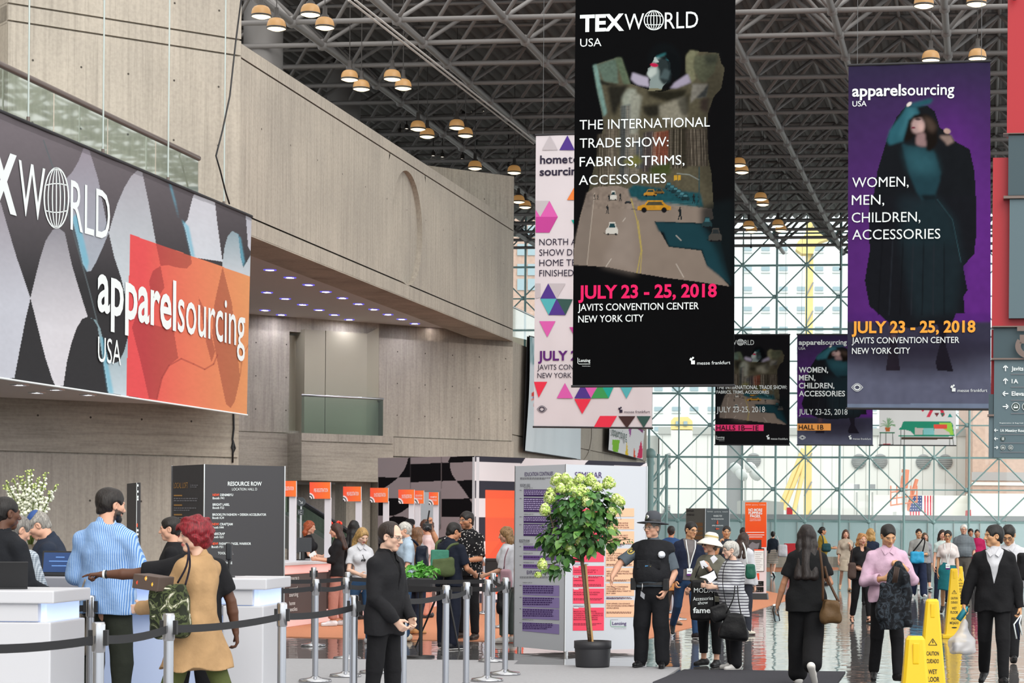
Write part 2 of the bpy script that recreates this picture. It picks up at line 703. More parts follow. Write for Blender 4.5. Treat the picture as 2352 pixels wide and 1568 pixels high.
def floor_mat():
 m, nt, b, N, L = nodes_of('polished_dark_terrazzo', 0.045,0.5)
 tc = N.new('ShaderNodeTexCoord')
 mp = N.new('ShaderNodeMapping')
 mp.inputs['Rotation'].default_value = (0,0, TH)
 L.new(tc.outputs['Object'], mp.inputs[0])
 br = N.new('ShaderNodeTexBrick')
 br.offset = 0.0
 br.inputs['Scale'].default_value = 1.0
 br.inputs['Brick Width'].default_value = 0.9
 br.inputs['Row Height'].default_value = 0.9
 br.inputs['Mortar Size'].default_value = 0.006
 br.inputs['Color1'].default_value = (0.42,0.42,0.42,1)
 br.inputs['Color2'].default_value = (0.58,0.58,0.58,1)
 br.inputs['Mortar'].default_value = (0.2,0.2,0.2,1)
 L.new(mp.outputs[0], br.inputs['Vector'])
 n = N.new('ShaderNodeTexNoise')
 n.inputs['Scale'].default_value = 60
 n.inputs['Detail'].default_value = 2
 L.new(tc.outputs['Object'], n.inputs['Vector'])
 sp = ramp(nt, n.outputs['Fac'],[(0.35,(0.10,0.098,0.098)),(0.65,(0.17,0.165,0.162))])
 col = mixc(nt, 0.55, sp, br.outputs['Color'], 'OVERLAY')
 L.new(col, b.inputs['Base Color'])
 b.inputs['IOR'].default_value = 1.75
 # each slab lies at a very slightly different tilt, and is a little dished
 wv = N.new('ShaderNodeTexNoise')
 wv.inputs['Scale'].default_value = 2.4
 wv.inputs['Detail'].default_value = 2
 L.new(mp.outputs[0], wv.inputs['Vector'])
 bp = N.new('ShaderNodeBump')
 bp.inputs['Strength'].default_value = 0.42
 bp.inputs['Distance'].default_value = 0.014
 L.new(wv.outputs['Fac'], bp.inputs['Height'])
 bp2 = N.new('ShaderNodeBump')
 bp2.inputs['Strength'].default_value = 0.25
 bp2.inputs['Distance'].default_value = 0.003
 L.new(br.outputs['Fac'], bp2.inputs['Height'])
 L.new(bp.outputs[0], bp2.inputs['Normal'])
 L.new(bp2.outputs[0], b.inputs['Normal'])
 return m


M_FLOOR = floor_mat()


def carpet(name, c):
 return mat(name, c, 0.95,0,0.1, bump=0.5, bscale=180, var=0.05, vscale=30)


# ------------------------------------------------------------------ floor and carpets
mb = MB()
mb.quad((-60,-12,0),(60,-12,0),(60,103,0),(-60,103,0), M_FLOOR)
struct(mb.build('floor'), 'polished dark grey terrazzo floor of the hall', 'floor')


CARPETS = []


def floor_z(x, y):
 """height of the floor or carpet at a place"""
 best = 0.0
 for q, z in CARPETS:
  c = False
  for i in range(len(q)):
   a, b = q[i], q[i - 1]
   if (a.y > y) != (b.y > y) and x < (b.x - a.x) * (y - a.y) / (b.y - a.y) + a.x:
    c = not c
  if c:
   best = max(best, z + .0005)
 return best


def mat_from_px(name, pts, m, label, z=0.012):
 b = MB()
 CARPETS.append(([ground(x, y) for x, y in pts], z))
 b.prism([ground(x, y, 0.0) for x, y in pts][::-1],(0,0, z), m)
 o = b.build(name)
 return tag(o, label, 'carpet')


mat_from_px('carpet', [(-150,1507),(530,1513),(1190,1518),(1180,1527),(1562,1534),(1330,1690),(1250,2600),(-1500,2600)], carpet('light_grey_carpet', '#a5a5a8'),
   'light grey aisle carpet under the belt barriers and the potted tree')
mat_from_px('floor_mat', [(1500,1568),(1572,1539),(1942,1544),(1902,1600),(1840,1850),(1330,1850)], carpet('charcoal_mat', '#434348'),
   'charcoal entrance mat at the feet of the woman walking away', 0.014)
mat_from_px('carpet', [(540,1464),(662,1463),(975,1470),(1395,1478),(1445,1478),(1700,1412),(1830,1372),(1640,1332),(1190,1342),(890,1358),(560,1408)],
   carpet('orange_carpet', '#cc8c6c'), 'orange carpet in front of the registration desks and seminar column', 0.01)
mat_from_px('carpet', [(1735,1312),(1760,1303),(1925,1303),(1930,1308),(1830,1313)], MATS['orange_carpet'],
   'small strip of orange carpet near the glass wall', 0.01)


# ------------------------------------------------------------------ concrete building on the left
A = P(554,100,42.0)
PB = Plane(A, U)            # face of the long beam
E = PB.at(1180,505)
aE = (E - A).dot(U)
zt = A.z
zb = PB.at(578,540).z
z_g1 = PB.at(554,131).z
z_g2 = PB.at(578,503).z
ROOF_Z = 15.0


def slab(mb, p0, d, a0, a1, z0, z1, m, thick=0.5, off=0.0):
 """a wall piece whose front face lies off metres before the plane through p0 along d, thick metres deep"""
 n = nrm(d)
 if n.dot(Vector(p0) - Vector((0,0, CAMZ))) > 0:
  n = -n
 q = [Vector((p0.x, p0.y, 0)) + d * a + n * off for a in (a0, a1)]
 mb.prism([q[0] + Zv * z0, q[1] + Zv * z0, q[1] + Zv * z1, q[0] + Zv * z1],-n * thick, m)


def holes(mb, p0, d, a0, a1, z0, z1, step=1.22, off=0.004, r=0.022, dz=None):
 pl = Plane(Vector((p0.x, p0.y, 0)), d)
 a = a0 + step * .5
 while a < a1:
  z = z0 + (dz or step) * .5
  while z < z1:
   mb.add([pl.w(a + r * math.cos(k * 1.047), z + r * math.sin(k * 1.047), off) for k in range(6)],[tuple(range(6))], M_HOLE)
   z += dz or step
  a += step


# beam with three bands, and a round niche
mb = MB()
GAP = 0.035
slab(mb, A, U, 0, aE, z_g1, zt, M_CONC, 0.9)
slab(mb, A, U, 0, aE, z_g2 + GAP, z_g1 - GAP, M_CONC_D, 0.5,-0.42)      # backing seen in the grooves
slab(mb, A, U, 0, aE, zb, z_g2, M_CONC, 0.9)
slab(mb, A, U, 0, aE, z_g2, z_g2 + GAP, M_CONC_D, 0.5,-0.06)
slab(mb, A, U, 0, aE, z_g1 - GAP, z_g1, M_CONC_D, 0.5,-0.06)
nc = PB.ab(936,524)
nr = (PB.ab(937,393)[1] - PB.ab(937,655)[1]) / 2
na, nz = nc[0], nc[1] + PB.p0.z
pB0 = Plane(Vector((A.x, A.y, 0)), U)
za, zc = z_g2 + GAP, z_g1 - GAP
mb.quad(pB0.w(0, za), pB0.w(na - nr * 1.2, za), pB0.w(na - nr * 1.2, zc), pB0.w(0, zc), M_CONC)
mb.quad(pB0.w(na + nr * 1.2, za), pB0.w(aE, za), pB0.w(aE, zc), pB0.w(na + nr * 1.2, zc), M_CONC)
NS = 64
hw = nr * 1.2
for i in range(NS):
 t0, t1 = 2 * math.pi * i / NS, 2 * math.pi * (i + 1) / NS

 def edge(t):
  c, s_ = math.cos(t), math.sin(t)
  k = min(hw / abs(c) if abs(c) > 1e-6 else 1e9,((zc - nz) if s_ > 0 else (nz - za)) / abs(s_) if abs(s_) > 1e-6 else 1e9)
  return (na + c * k, nz + s_ * k)
 c0, c1 = (na + nr * math.cos(t0), nz + nr * math.sin(t0)),(na + nr * math.cos(t1), nz + nr * math.sin(t1))
 e0, e1 = edge(t0), edge(t1)
 mb.quad(pB0.w(*c0), pB0.w(*e0), pB0.w(*e1), pB0.w(*c1), M_CONC)
 mb.quad(pB0.w(*c1), pB0.w(*c0), pB0.w(*c0,-0.13), pB0.w(*c1,-0.13), M_CONC)
mb.poly([pB0.w(na + nr * math.cos(2 * math.pi * i / NS), nz + nr * math.sin(2 * math.pi * i / NS),-0.13) for i in range(NS)], M_CONC)
for k in range(4):      # fill the square's corners
 a = math.pi / 4 + k * math.pi / 2
 sx, sy = (1 if math.cos(a) > 0 else -1),(1 if math.sin(a) > 0 else -1)
holes(mb, A, U, 0.3, aE, z_g2 + .3, z_g1 - .2,1.83, dz=3.2)
# underside of the beam
s0 = pB0.w(0, zb)
mb.prism([pB0.w(0, zb - .03,0), pB0.w(aE, zb - .03,0), pB0.w(aE, zb - .03,-1.05), pB0.w(0, zb - .03,-1.05)],(0,0,0.025), M_CONC_H)
mb.prism([pB0.w(0, zb - .01,-.9), pB0.w(aE, zb - .01,-.9), pB0.w(aE, zb + .4,-.9), pB0.w(0, zb + .4,-.9)],-pB0.n * .15, M_CONC)
struct(mb.build('wall_beam'), 'long raised concrete beam with a round niche', 'wall')

# white ceiling behind the beam
zc_ = zb + 0.22
mb = MB()
mb.prism([pB0.w(-6, zc_, -1.0), pB0.w(aE + 1, zc_, -1.0), pB0.w(aE + 1, zc_, -22), pB0.w(-6, zc_, -22)],(0,0,0.4), M_SOFFIT)
struct(mb.build('ceiling_soffit'), 'pale ceiling with downlights under the concrete beam', 'ceiling')

# block above the end of the beam
E0 = Vector((E.x, E.y, 0))
PE = Plane(E0, D45)
mb = MB()
z_blk = PE.at(1180,405).z
slab(mb, E0, D45,-9,0.0, zb - .2, z_blk, M_CONC_D, 5.0)
holes(mb, E0, D45,-9,0, zt, z_blk, 1.22)
struct(mb.build('wall_block'), 'grey concrete block rising behind the end of the beam', 'wall')

# upper left wall with a band between two grooves
A0 = Vector((A.x, A.y, 0))
PA = Plane(A0, D45)
aL = PA.ab(18,200)[0]
zA1, zA2 = PA.at(554,94).z, PA.at(554,131).z
mb = MB()
slab(mb, A0, D45, aL, 0, zA1 + GAP, ROOF_Z + 2.4, M_CONC, 0.8)
slab(mb, A0, D45, aL, 0, zA2 + GAP, zA1, M_CONC, 0.8)
slab(mb, A0, D45, aL, 0,0, zA2, M_CONC, 0.8)
slab(mb, A0, D45, aL, 0, zA2 - .02, zA1 + GAP + .02, M_CONC_D, 0.4,-0.08)
slab(mb, A0, D45, aL - 8, aL, 0, ROOF_Z + 2.4, M_CONC_D, 0.8,-0.9)
holes(mb, A0, D45, aL, 0, zA1, ROOF_Z, 0.92, dz=1.05)
holes(mb, A0, D45, aL, 0,6.2, zA2,0.92, dz=1.15)
# lower wall under the balcony: plank marked band over board marked concrete
zl = PA.at(300,1048).z
aR = PA.ab(534,1000)[0]
slab(mb, A0, D45, aL - 6, aR, zl + GAP, PA.at(300,925).z + .4, M_CONC_H, 0.5,0.28)
slab(mb, A0, D45, aL - 6, aR, 0, zl, M_CONC, 0.5,0.28)
slab(mb, A0, D45, aL - 6, aR, zl - .05, zl + .1, M_CONC_D, 0.4,0.22)
holes(mb, A0, D45, aL - 4, aR, 0.6, zl, 1.0,0.285)
holes(mb, A0, D45, aL - 4, aR, zl + .2, zl + 1.0,1.0,0.285)
struct(mb.build('wall_left'), 'tall board-marked concrete wall behind the counters', 'wall')

# back wall behind the desks: left pier, panelled niche over a ledge, right pier
mb = MB()
aq = lambda x, y=900: PE.ab(x, y)[0]
zlg = PE.at(1100,1012).z
slab(mb, E0, D45, aq(480), aq(664), zlg + GAP, zc_ + .3, M_CONC_D, 0.6)
slab(mb, E0, D45, aq(480), aq(657),0, zlg, M_CONC_H, 0.6,0.12)
slab(mb, E0, D45, aq(870),0, zlg + GAP, zc_ + .3, M_CONC_D, 0.6)
slab(mb, E0, D45, aq(870),0, zlg - .55, zlg, M_CONC, 0.6,0.1)
slab(mb, E0, D45, aq(870),0,0, zlg - .55 - GAP, M_CONC_D, 0.6,0.1)
slab(mb, E0, D45, aq(480),0, zlg - .6, zlg + .1, M_CONC_D, 0.4,-0.05)
for x0, x1 in ((480,660),(880,1175)):
 holes(mb, E0, D45, aq(x0), aq(x1), zlg + .2, zc_, 0.95,0.006)
# ledge of the niche
z_l0, z_l1 = PE.at(760,1106).z, PE.at(760,1000).z
zg_ = PE.at(760,1020).z
slab(mb, E0, D45, aq(657), aq(866), z_l0, zg_, M_CONC_H, 2.6,1.0)
slab(mb, E0, D45, aq(657), aq(866), zg_ + GAP, z_l1, M_CONC, 2.6,1.0)
slab(mb, E0, D45, aq(657), aq(866), zg_, zg_ + GAP, M_CONC_D, 2.4,0.94)
# recess behind and below the ledge
slab(mb, E0, D45, aq(480), aq(1020),0, z_l0 + .1, M_CONC_D, 0.4,-5.0)
slab(mb, E0, D45, aq(700), aq(752),0, z_l0, M_CONC, 0.5,-3.2)
slab(mb, E0, D45, aq(812), aq(868),0, z_l0, M_CONC, 0.7,-0.4)
mb.prism([PE.w(aq(600), z_l0,-5), PE.w(aq(900), z_l0,-5), PE.w(aq(900), z_l0,-1.5), PE.w(aq(600), z_l0,-1.5)],(0,0,.2), M_SOFFIT)
struct(mb.build('wall_back'), 'concrete back wall with a ledge above the registration desks', 'wall')

# panelled niche
mb = MB()
ztop = PE.at(760,762).z
slab(mb, E0, D45, aq(640), aq(960), z_l1, ztop + .3, M_PANEL, 0.3,-1.9)
for x0, x1, o in ((690,737,0.25),(738.5,833,0.25)):
 slab(mb, E0, D45, aq(x0), aq(x1), z_l1, ztop, M_PANEL, 1.8, o)
slab(mb, E0, D45, aq(664), aq(690), z_l1, ztop - .15, M_PANEL, 1.8,-0.3)
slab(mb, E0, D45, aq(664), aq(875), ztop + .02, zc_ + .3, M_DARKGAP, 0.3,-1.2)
for o_, z_ in ((0.25, ztop), ):
 q0, q1 = PE.w(aq(833),0, o_), PE.w(aq(872),0,-.02)
 mb.quad(q0 + Zv * z_l1, q1 + Zv * z_l1, q1 + Zv * (z_ + .25), q0 + Zv * z_, M_PANEL)
struct(mb.build('wall_niche_panels'), 'beige metal panel box in the niche above the ledge', 'wall')
t = thing('glass_balustrade', PE.w(aq(760), z_l1,0.9), 'green glass balustrade with a steel rail in front of the beige panels', 'balustrade')
mb = MB()
zr = PE.at(760,915).z
M_GLASS_N = glass('frosted_green_glass', (0.60,0.74,0.68),0.5,0.2,0.0)
p_ = [(aq(660),0.9),(aq(846),0.9),(aq(875),-0.2)]
for (a0, o0),(a1, o1) in zip(p_[:-1], p_[1:]):
 mb.quad(PE.w(a0, z_l1, o0), PE.w(a1, z_l1, o1), PE.w(a1, zr, o1), PE.w(a0, zr, o0), M_GLASS_N)
mb.build('glass_panel', t)
mb = MB()
mb.path([PE.w(a, zr, o) for a, o in p_],0.035, M_CHROME)
mb.build('rail', t)

# wall running on along the hall behind the pink banner
mb = MB()
aW = PB.ab(1486,900)[0] - aE
zW = PB.at(1180,785).z
z3 = [0, PB.at(1180,1000).z, PB.at(1180,1000).z + GAP, zW]
slab(mb, E0, U, 0, aW, 0, z3[1], M_CONC, 0.7)
slab(mb, E0, U, 0, aW, z3[2], zW, M_CONC, 0.7)
slab(mb, E0, U, 0, aW, z3[1], z3[2], M_CONC_D, 0.5,-0.06)
pW = Plane(E0, U)
# curved groove of the wall, drawn as a flat arc of concrete
for r0 in (1.15,):
 c0 = PB.ab(1330,985)
 for i in range(28):
  t0, t1 = [-1.2 + 2.4 * (i + k) / 28 for k in (0,1)]
  q = []
  for t_, rr in ((t0, r0),(t1, r0),(t1, r0 + .09),(t0, r0 + .09)):
   q.append(PB.w(c0[0] + rr * 2.1 * math.cos(t_), c0[1] + rr * math.sin(t_),0.02))
  mb.poly(q, M_CONC_D)
struct(mb.build('wall_far'), 'concrete wall running on to the glass front', 'wall')
t = thing('glass_railing', E0 + Zv * zW, 'glass railing on top of the far concrete wall', 'railing')
mb = MB()
mb.quad(pW.w(0.05, zW, -.1), pW.w(aW * .55, zW, -.1), pW.w(aW * .55, zW + 1.1,-.1), pW.w(0.05, zW + 1.1,-.1), M_GLASS_G)
mb.build('glass_panel', t)
mb = MB()
mb.tube(pW.w(0, zW + 1.12,-.1), pW.w(aW * .55, zW + 1.12,-.1),0.03, M_CHROME)
mb.tube(pW.w(0, zW, -.1), pW.w(aW * .55, zW, -.1),0.03, M_TEAL)
mb.build('rail', t)
mb = MB()
slab(mb, E0, U, 6, aW, zW + 1.2, zW + 2.4, M_CONC_D, 0.4,-9.0)
slab(mb, E0, U, 0, aW, zW + .2, zW + 1.9, M_CONC, 0.4,-6.0)
struct(mb.build('wall_gallery'), 'concrete gallery parapets behind the glass railing', 'wall')

# unseen wall left of the view, added to block sky light from that side
mb = MB()
q = Vector((-12.6,33,0))
slab(mb, q, U, -50,0,0, ROOF_Z + 2, M_CONC, 0.6)
struct(mb.build('wall_light_block'), 'unseen concrete wall left of the view, added to block side light', 'wall')

# ------------------------------------------------------------------ balcony on the left that carries the printed banner
BN = P(578,900,41.3)
PN = Plane(Vector((BN.x, BN.y, 0)), U)
zn0, zn1 = PN.at(570,950).z, PN.at(578,497).z
a_n0 = PN.ab(-60,800)[0]
mb = MB()
q0, q1 = PN.w(a_n0 - 6,0,-0.25), PN.w(-0.15,0,-0.25)
far = q1 - D45 * 20
mb.prism([Vector((p.x, p.y, zn0 + .12)) for p in (q0, q1, far)],(0,0, zn1 - zn0 - .25), M_SOFFIT)
struct(mb.build('ceiling_balcony'), 'underside of the balcony behind the long banner', 'ceiling')
t = thing('balcony_railing', PN.w(-4, zn1,-0.3), 'green glass balcony railing with a brown handrail above the long banner', 'railing')
zrail = PN.at(490,362).z
a_end = PN.ab(492,400)[0]
n_p = 7
w_p = 2.05
a = a_end
k = 0
while a > a_n0 - 2:
 mb = MB()
 mb.quad(PN.w(a - w_p + .02, zn1 - .1,-.3), PN.w(a - .02, zn1 - .1,-.3), PN.w(a - .02, zrail - .03,-.3), PN.w(a - w_p + .02, zrail - .03,-.3), M_GLASS_G)
 mb.build('glass_panel', t)
 a -= w_p
mb = MB()
e1 = PN.w(a_end, zrail - .03,-.3)
e2 = e1 + (-V * 0.9 + U * .9)
mb.quad(e1 - Zv * (zrail - zn1 + .07), e2 - Zv * (zrail - zn1 + .07), e2, e1, M_GLASS_G)
mb.build('glass_panel', t)
mb = MB()
M_BRN = mat('bronze_rail', '#6e625c', 0.4,0.4)
mb.tube(PN.w(a_n0 - 3, zrail, -.3), PN.w(a_end, zrail, -.3),0.05, M_BRN, 10)
mb.build('handrail', t)
# steel rods from the roof that carry the balcony edge
for x in (79,250,399,527):
 a = PN.ab(x, 350)[0]
 r_ = thing('hanger_rod', PN.w(a, zn1,-.1), 'thin pale hanger rod, %s' % {
  79: 'the one nearest the left end of the long banner', 250: 'above the globe in the long banner', 399: 'third along from the left end of the long banner',
  527: 'beside the black cable at the balcony end'}[x], 'rod', 'rods over the long banner')
 mb = MB()
 mb.tube(PN.w(a, zn1 + .02,-.1), PN.w(a + .04, ROOF_Z + 1,-.1),0.014, mat('pale_rod', '#b9c4c0', 0.4),6)
 mb.build('rod', r_)
 mb = MB()
 mb.tube(PN.w(a, zn1 - .02,-.1), PN.w(a, zn1 + .1,-.1),0.028, M_BRN, 8)
 mb.build('end_fitting', r_)

mb = MB()
mb.path([PN.w(*[PN.ab(*q)[0], PN.at(*q).z],0.05) for q in ((548,0),(535,100),(522,220),(505,300),(490,358),(500,392),(512,440),(521,468))],0.016, M_BLACK, 6)
tag(mb.build('cable'), 'black cable looping down past the balcony end to the banner corner', 'cable')
mb = MB()
mb.path([PA.w(PA.ab(*q)[0], PA.at(*q).z, 0.3) for q in ((521,925),(522,985),(519,1010),(525,1030),(521,1040),(517,1028),(520,1012),(519,1063))],0.018, M_BLACK, 6)
tag(mb.build('cable'), 'black cable hanging below the right corner of the long banner', 'cable')

# ------------------------------------------------------------------ roof: deck and space frame
mb = MB()
M_DECK = mat('corrugated_roof_deck', '#6a6664', 0.6)
DZ = ROOF_Z + 1.75
nb = 190
p0 = Vector((0,102.5,0))
vs, fs = [],[]
# corrugated deck: ribs run along the hall
nrib = 112
ribw = 0.40
for i in range(nrib * 4 + 1):
 a = -30 + i * ribw / 4
 z = DZ + (0,0.0,0.13,0.13)[i % 4]
 for u_ in (-45,1.5):
  q = p0 + V * a + U * u_
  vs.append((q.x, q.y, z))
for i in range(nrib * 4):
 fs.append((2 * i, 2 * i + 1,2 * i + 3,2 * i + 2))
mb.add(vs, fs, M_DECK)
q = [p0 + V * a + U * u_ for a, u_ in ((-45,-45),(15,-45),(15,1.5),(-45,1.5))]
mb.prism([Vector((k.x, k.y, DZ + .35)) for k in q],(0,0,.3), M_DECK)
struct(mb.build('ceiling_deck'), 'corrugated metal roof deck above the space frame', 'ceiling')

x0, y0 = unroll(741,103)
Yn = -(ROOF_Z - CAMZ) * F / y0
N0 = Vector((x0 / F * Yn, Yn, ROOF_Z))
MU, MV = 2.66,2.87


def rn(i, j, top=False):
 k = 0.5 if top else 0.0
 q = N0 + U * MU * (i + k) + V * MV * (j + k)
 return Vector((q.x, q.y, ROOF_Z + (1.4 if top else 0)))


ch, nd, wb = MB(), MB(), MB()
imax = int((102.2 - N0.y) / (MU * U.y)) + 1


def seen(p):
 x, y = proj(p)
 return -250 < x < 2750 and -420 < y < 700


for i in range(-6, imax + 1):
 for j in range(-9,14):
  b0 = rn(i, j)
  if b0.y > 103 or not seen(b0):
   continue
  if i < imax:
   ch.tube(b0, rn(i + 1, j),0.095, M_STEEL, 8, caps=False)
  ch.tube(b0, rn(i, j + 1),0.07, M_STEEL, 8, caps=False)
  nd.ball(b0,0.17, M_STEEL, 8)
  t0 = rn(i, j, True)
  ch.tube(t0, rn(i + 1, j, True),0.055, M_STEEL, 6, caps=False)
  ch.tube(t0, rn(i, j + 1, True),0.055, M_STEEL, 6, caps=False)
  for di, dj in ((0,0),(-1,0),(0,-1),(-1,-1)):
   wb.tube(b0, rn(i + di, j + dj, True),0.058, M_STEEL, 6, caps=False)
sf = thing('space_frame_roof', N0, 'grey tubular space frame under the roof deck', 'roof', kind='structure')
ch.build('chord_tubes', sf)
wb.build('web_tubes', sf)
nd.build('node_balls', sf)
# thin cable tray hung below the frame on the left
mb = MB()
tr0, tr1 = P(808,0,52), P(1231,330,71)
for o in (-.08,.08):
 mb.tube(tr0 + V * o, tr1 + V * o, 0.03, M_SOFFIT, 6)
tag(mb.build('cable_tray'), 'thin pale twin rail slanting under the roof left of the black banner', 'rail')
for (x, y0_, y1_), lb in zip(((1168,185,380),(1095,245,385),(1725,520,567),(1930,480,618)),
        ('thin black drop cable above the pink banner corner', 'thin black drop cable over the beam end',
        'thin drop cable in front of the glass right of the black banner', 'thin drop cable in front of the glass beside the purple banner')):
 mb = MB()
 d_ = 80 if x < 1300 else 97
 mb.tube(P(x, y0_, d_), P(x, y1_, d_),0.025, M_BLACK, 6)
 mb.ball(P(x, y1_, d_),0.06, M_BLACK, 8)
 tag(mb.build('drop_cable'), lb, 'cable')

# round duct column shafts above the beam
for x, y, d_, lb in ((605,90,60, 'grey round shaft above the near end of the beam'),(790,230,70, 'grey round shaft behind the middle of the beam top')):
 p = P(x, y, d_)
 mb = MB()
 mb.tube((p.x, p.y, 8),(p.x, p.y, DZ),0.55, M_STEEL, 20)
 struct(mb.build('column_shaft'), lb, 'column')

# ------------------------------------------------------------------ glass front
FW0 = P(1660,1213,102.0)
PF = Plane(Vector((FW0.x, FW0.y, 0)), V)
a_node, z_node = PF.ab(1559,1049)
MOD = 3.045
fr, dg_, bl = MB(), MB(), MB()
wl, wr_ = PF.ab(1120,900)[0], PF.ab(2560,900)[0]
rows = [z_node + MOD / 2 * k for k in range(-2,11)]
zt_f = DZ
i = 0
a = a_node - MOD * 9
while a < wr_:
 fr.box(PF.w(a, zt_f / 2,0.0), V * .028, U * .06, Zv * zt_f / 2, M_TEAL)
 fr.tube(PF.w(a + MOD / 2 + .13,0,.35), PF.w(a + MOD / 2 + .13, zt_f, .35),0.055, M_TEAL, 8)
 a += MOD
for k, z in enumerate(rows):
 fr.box(PF.w((wl + wr_) / 2, z, .05), V * (wr_ - wl) / 2, U * .05, Zv * (.045 if k % 2 == 0 else .03), M_TEAL)
fr.box(PF.w((wl + wr_) / 2,0.18,.05), V * (wr_ - wl) / 2, U * .12, Zv * .18, M_CONC)
for k in range(-2,10):
 for i in range(-9,14):
  odd = k % 2
  a0 = a_node + MOD * (i + .5 * odd)
  z0 = z_node + MOD / 2 * k
  for s_ in (-.5,.5):
   dg_.tube(PF.w(a0, z0,.3), PF.w(a0 + MOD * s_, z0 + MOD / 2,.3),0.036, M_TEAL, 6, caps=False)
  bl.ball(PF.w(a0, z0,.3),0.11, M_TEAL, 8)
sw = thing('window_1', PF.w(0,0,0), 'tall teal-framed glass front across the far end of the hall', 'window', kind='structure')
fr.build('frame', sw)
dg_.build('diagonal_bracing', sw)
bl.build('node_balls', sw)
mb = MB()
mb.quad(PF.w(wl, 0,-.05), PF.w(wr_, 0,-.05), PF.w(wr_, DZ, -.05), PF.w(wl, DZ, -.05), M_GLASS)
mb.build('glass_pane', sw)
# inner corner mast where the glass front returns
mb = MB()
q = P(1492,1250,93)
for dx_, r_ in ((0,.16),(.35,.07),(.7,.07)):
 mb.tube((q.x + dx_, q.y + dx_, 0),(q.x + dx_, q.y + dx_, 4.9), r_, M_TEAL, 10)
for z in (1.2,2.4,3.6):
 mb.tube((q.x, q.y, z),(q.x + .7, q.y + .7, z + 1.2),.05, M_TEAL, 8)
mb.ball((q.x, q.y, 4.9),.25, M_TEAL, 10)
mb.tube((q.x, q.y, 4.9), PF.w(a_node - 1.2,4.75,.3),.09, M_TEAL, 8)
struct(mb.build('column_mast'), 'teal tubular mast at the left end of the glass front', 'column')
# ------------------------------------------------------------------ what stands outside the glass
M_OGROUND = mat('outside_pavement', '#a9adab', 0.9)
mb = MB()
mb.prism([(-150,103.2,-.3),(150,103.2,-.3),(150,330,-.3),(-150,330,-.3)],(0,0,.25), M_OGROUND)
struct(mb.build('ground_outside'), 'paved yard outside the glass front', 'ground')


def rectY(mb, x0, y0, x1, y1, Y, m, thick=4.0):
 a, b = P(x0, y1, Y), P(x1, y0, Y)
 z0 = max(a.z, -.3)
 mb.abox(min(a.x, b.x), max(a.x, b.x), Y, Y + thick, z0, b.z, m)


M_BEIGE = mat('pale_outside_render', '#dedcd8', 0.9)
M_GREYO = mat('outside_grey', '#b2b2ae', 0.9)
M_VENT = mat('round_louvre', '#97989a', 0.8)
M_PALE = mat('pale_tower_cladding', '#dfe3e2', 0.8)
M_WINO = mat('tower_window', '#9fb2ba', 0.3)
M_PINKB = mat('pale_brick', '#c3a596', 0.9, var=0.1, vscale=3)
M_TEALF = mat('hoarding_teal', '#aec0c2', 0.7)
M_YEL = mat('machine_yellow', '#ead08c', 0.6)
M_RED = mat('bright_red_paint', '#c8202e', 0.5)

bd = thing('building', (0,170,-.05), 'pale low building with round louvres beyond the glass', 'building', kind='structure')
mb = MB()
rectY(mb, 1512,992,1668,1330,170, M_BEIGE, 12)
rectY(mb, 1705,992,2228,1330,170, M_BEIGE, 12)
for x in range(1520,2225,26):
 if not 1660 < x < 1710:
  rectY(mb, x, 1000, x + 1.2,1300,169.97, M_GREYO, .1)
rectY(mb, 1512,985,2228,996,169.8, M_GREYO, 12)
mb.build('facade', bd)
mb = MB()
rectY(mb, 1668,985,1705,1330,170.6, M_VENT, 10)
rectY(mb, 1478,1000,1512,1330,171, M_GREYO, 10)
mb.build('service_shaft', bd)
for x, y, r in ((1539,1057,17),(1731,1057,17),(1973,1059,17),(2022,1059,17),(2121,1060,17),(2171,1060,17),(1540,1176,17)):
 mb = MB()
 c = P(x, y, 169.9)
 mb.lathe(c, [(0.001,0.05),(r / F * 170,0.05),(r / F * 170,-.2)], M_VENT, 24,(0,-1,0))
 for k in range(-3,4):
  mb.box(c + Vector((0,-.08, k * r / F * 170 / 4)),(r / F * 170 * math.sqrt(1 - (k / 4) ** 2) * .95,0,0),(0,.03,0),(0,0,.015), M_GREYO)
 mb.build('round_louvre', bd)

tw = thing('building', (2,230,-.05), 'pale office tower with rows of windows behind the crane', 'building', kind='structure')
mb = MB()
rectY(mb, 1440,560,2260,1330,230, M_PALE, 14)
mb.build('tower_wall', tw)
for c_, x in enumerate(range(1462,2240,41)):
 mb = MB()
 for r_, y in enumerate(range(566,985,46)):
  if (c_ * 7 + r_ * 3) % 11 == 0:
   continue
  rectY(mb, x, y, x + 19, y + 9,229.9, M_WINO, .1)
  rectY(mb, x - 1, y + 14, x + 20, y + 15.2,229.9, M_GREYO, .1)
 mb.build('window_column', tw)
bb = thing('building', (20,165,-.05), 'pinkish brick building at the right beyond the glass', 'building', kind='structure')
mb = MB()
rectY(mb, 2232,925,2420,1330,165, M_PINKB, 10)
rectY(mb, 2232,1085,2420,1103,164.9, mat('slate_band', '#a9a4a3', 0.9),.2)
rectY(mb, 2232,1108,2420,1114,164.9, M_BEIGE, .2)
mb.build('facade', bb)
mb = MB()
rectY(mb, 1995,1138,2232,1330,160, mat('white_shed', '#e6e2da', 0.8),3)
rectY(mb, 2228,1134,2420,1330,158, MATS['white_shed'],3)
struct(mb.build('building_shed'), 'long white shed behind the flag', 'building')
lb = thing('building', (-15,180,-.05), 'brick and glass block beyond the upper glass at the left', 'building', kind='structure')
mb = MB()
rectY(mb, 1050,500,1300,1330,180, M_PINKB, 8)
mb.build('facade', lb)
mb = MB()
for y in (518,560,606,640):
 for x in (1150,1188,1212,1236):
  rectY(mb, x, y, x + 18, y + 26,179.9, M_WINO, .1)
mb.build('window_rows', lb)

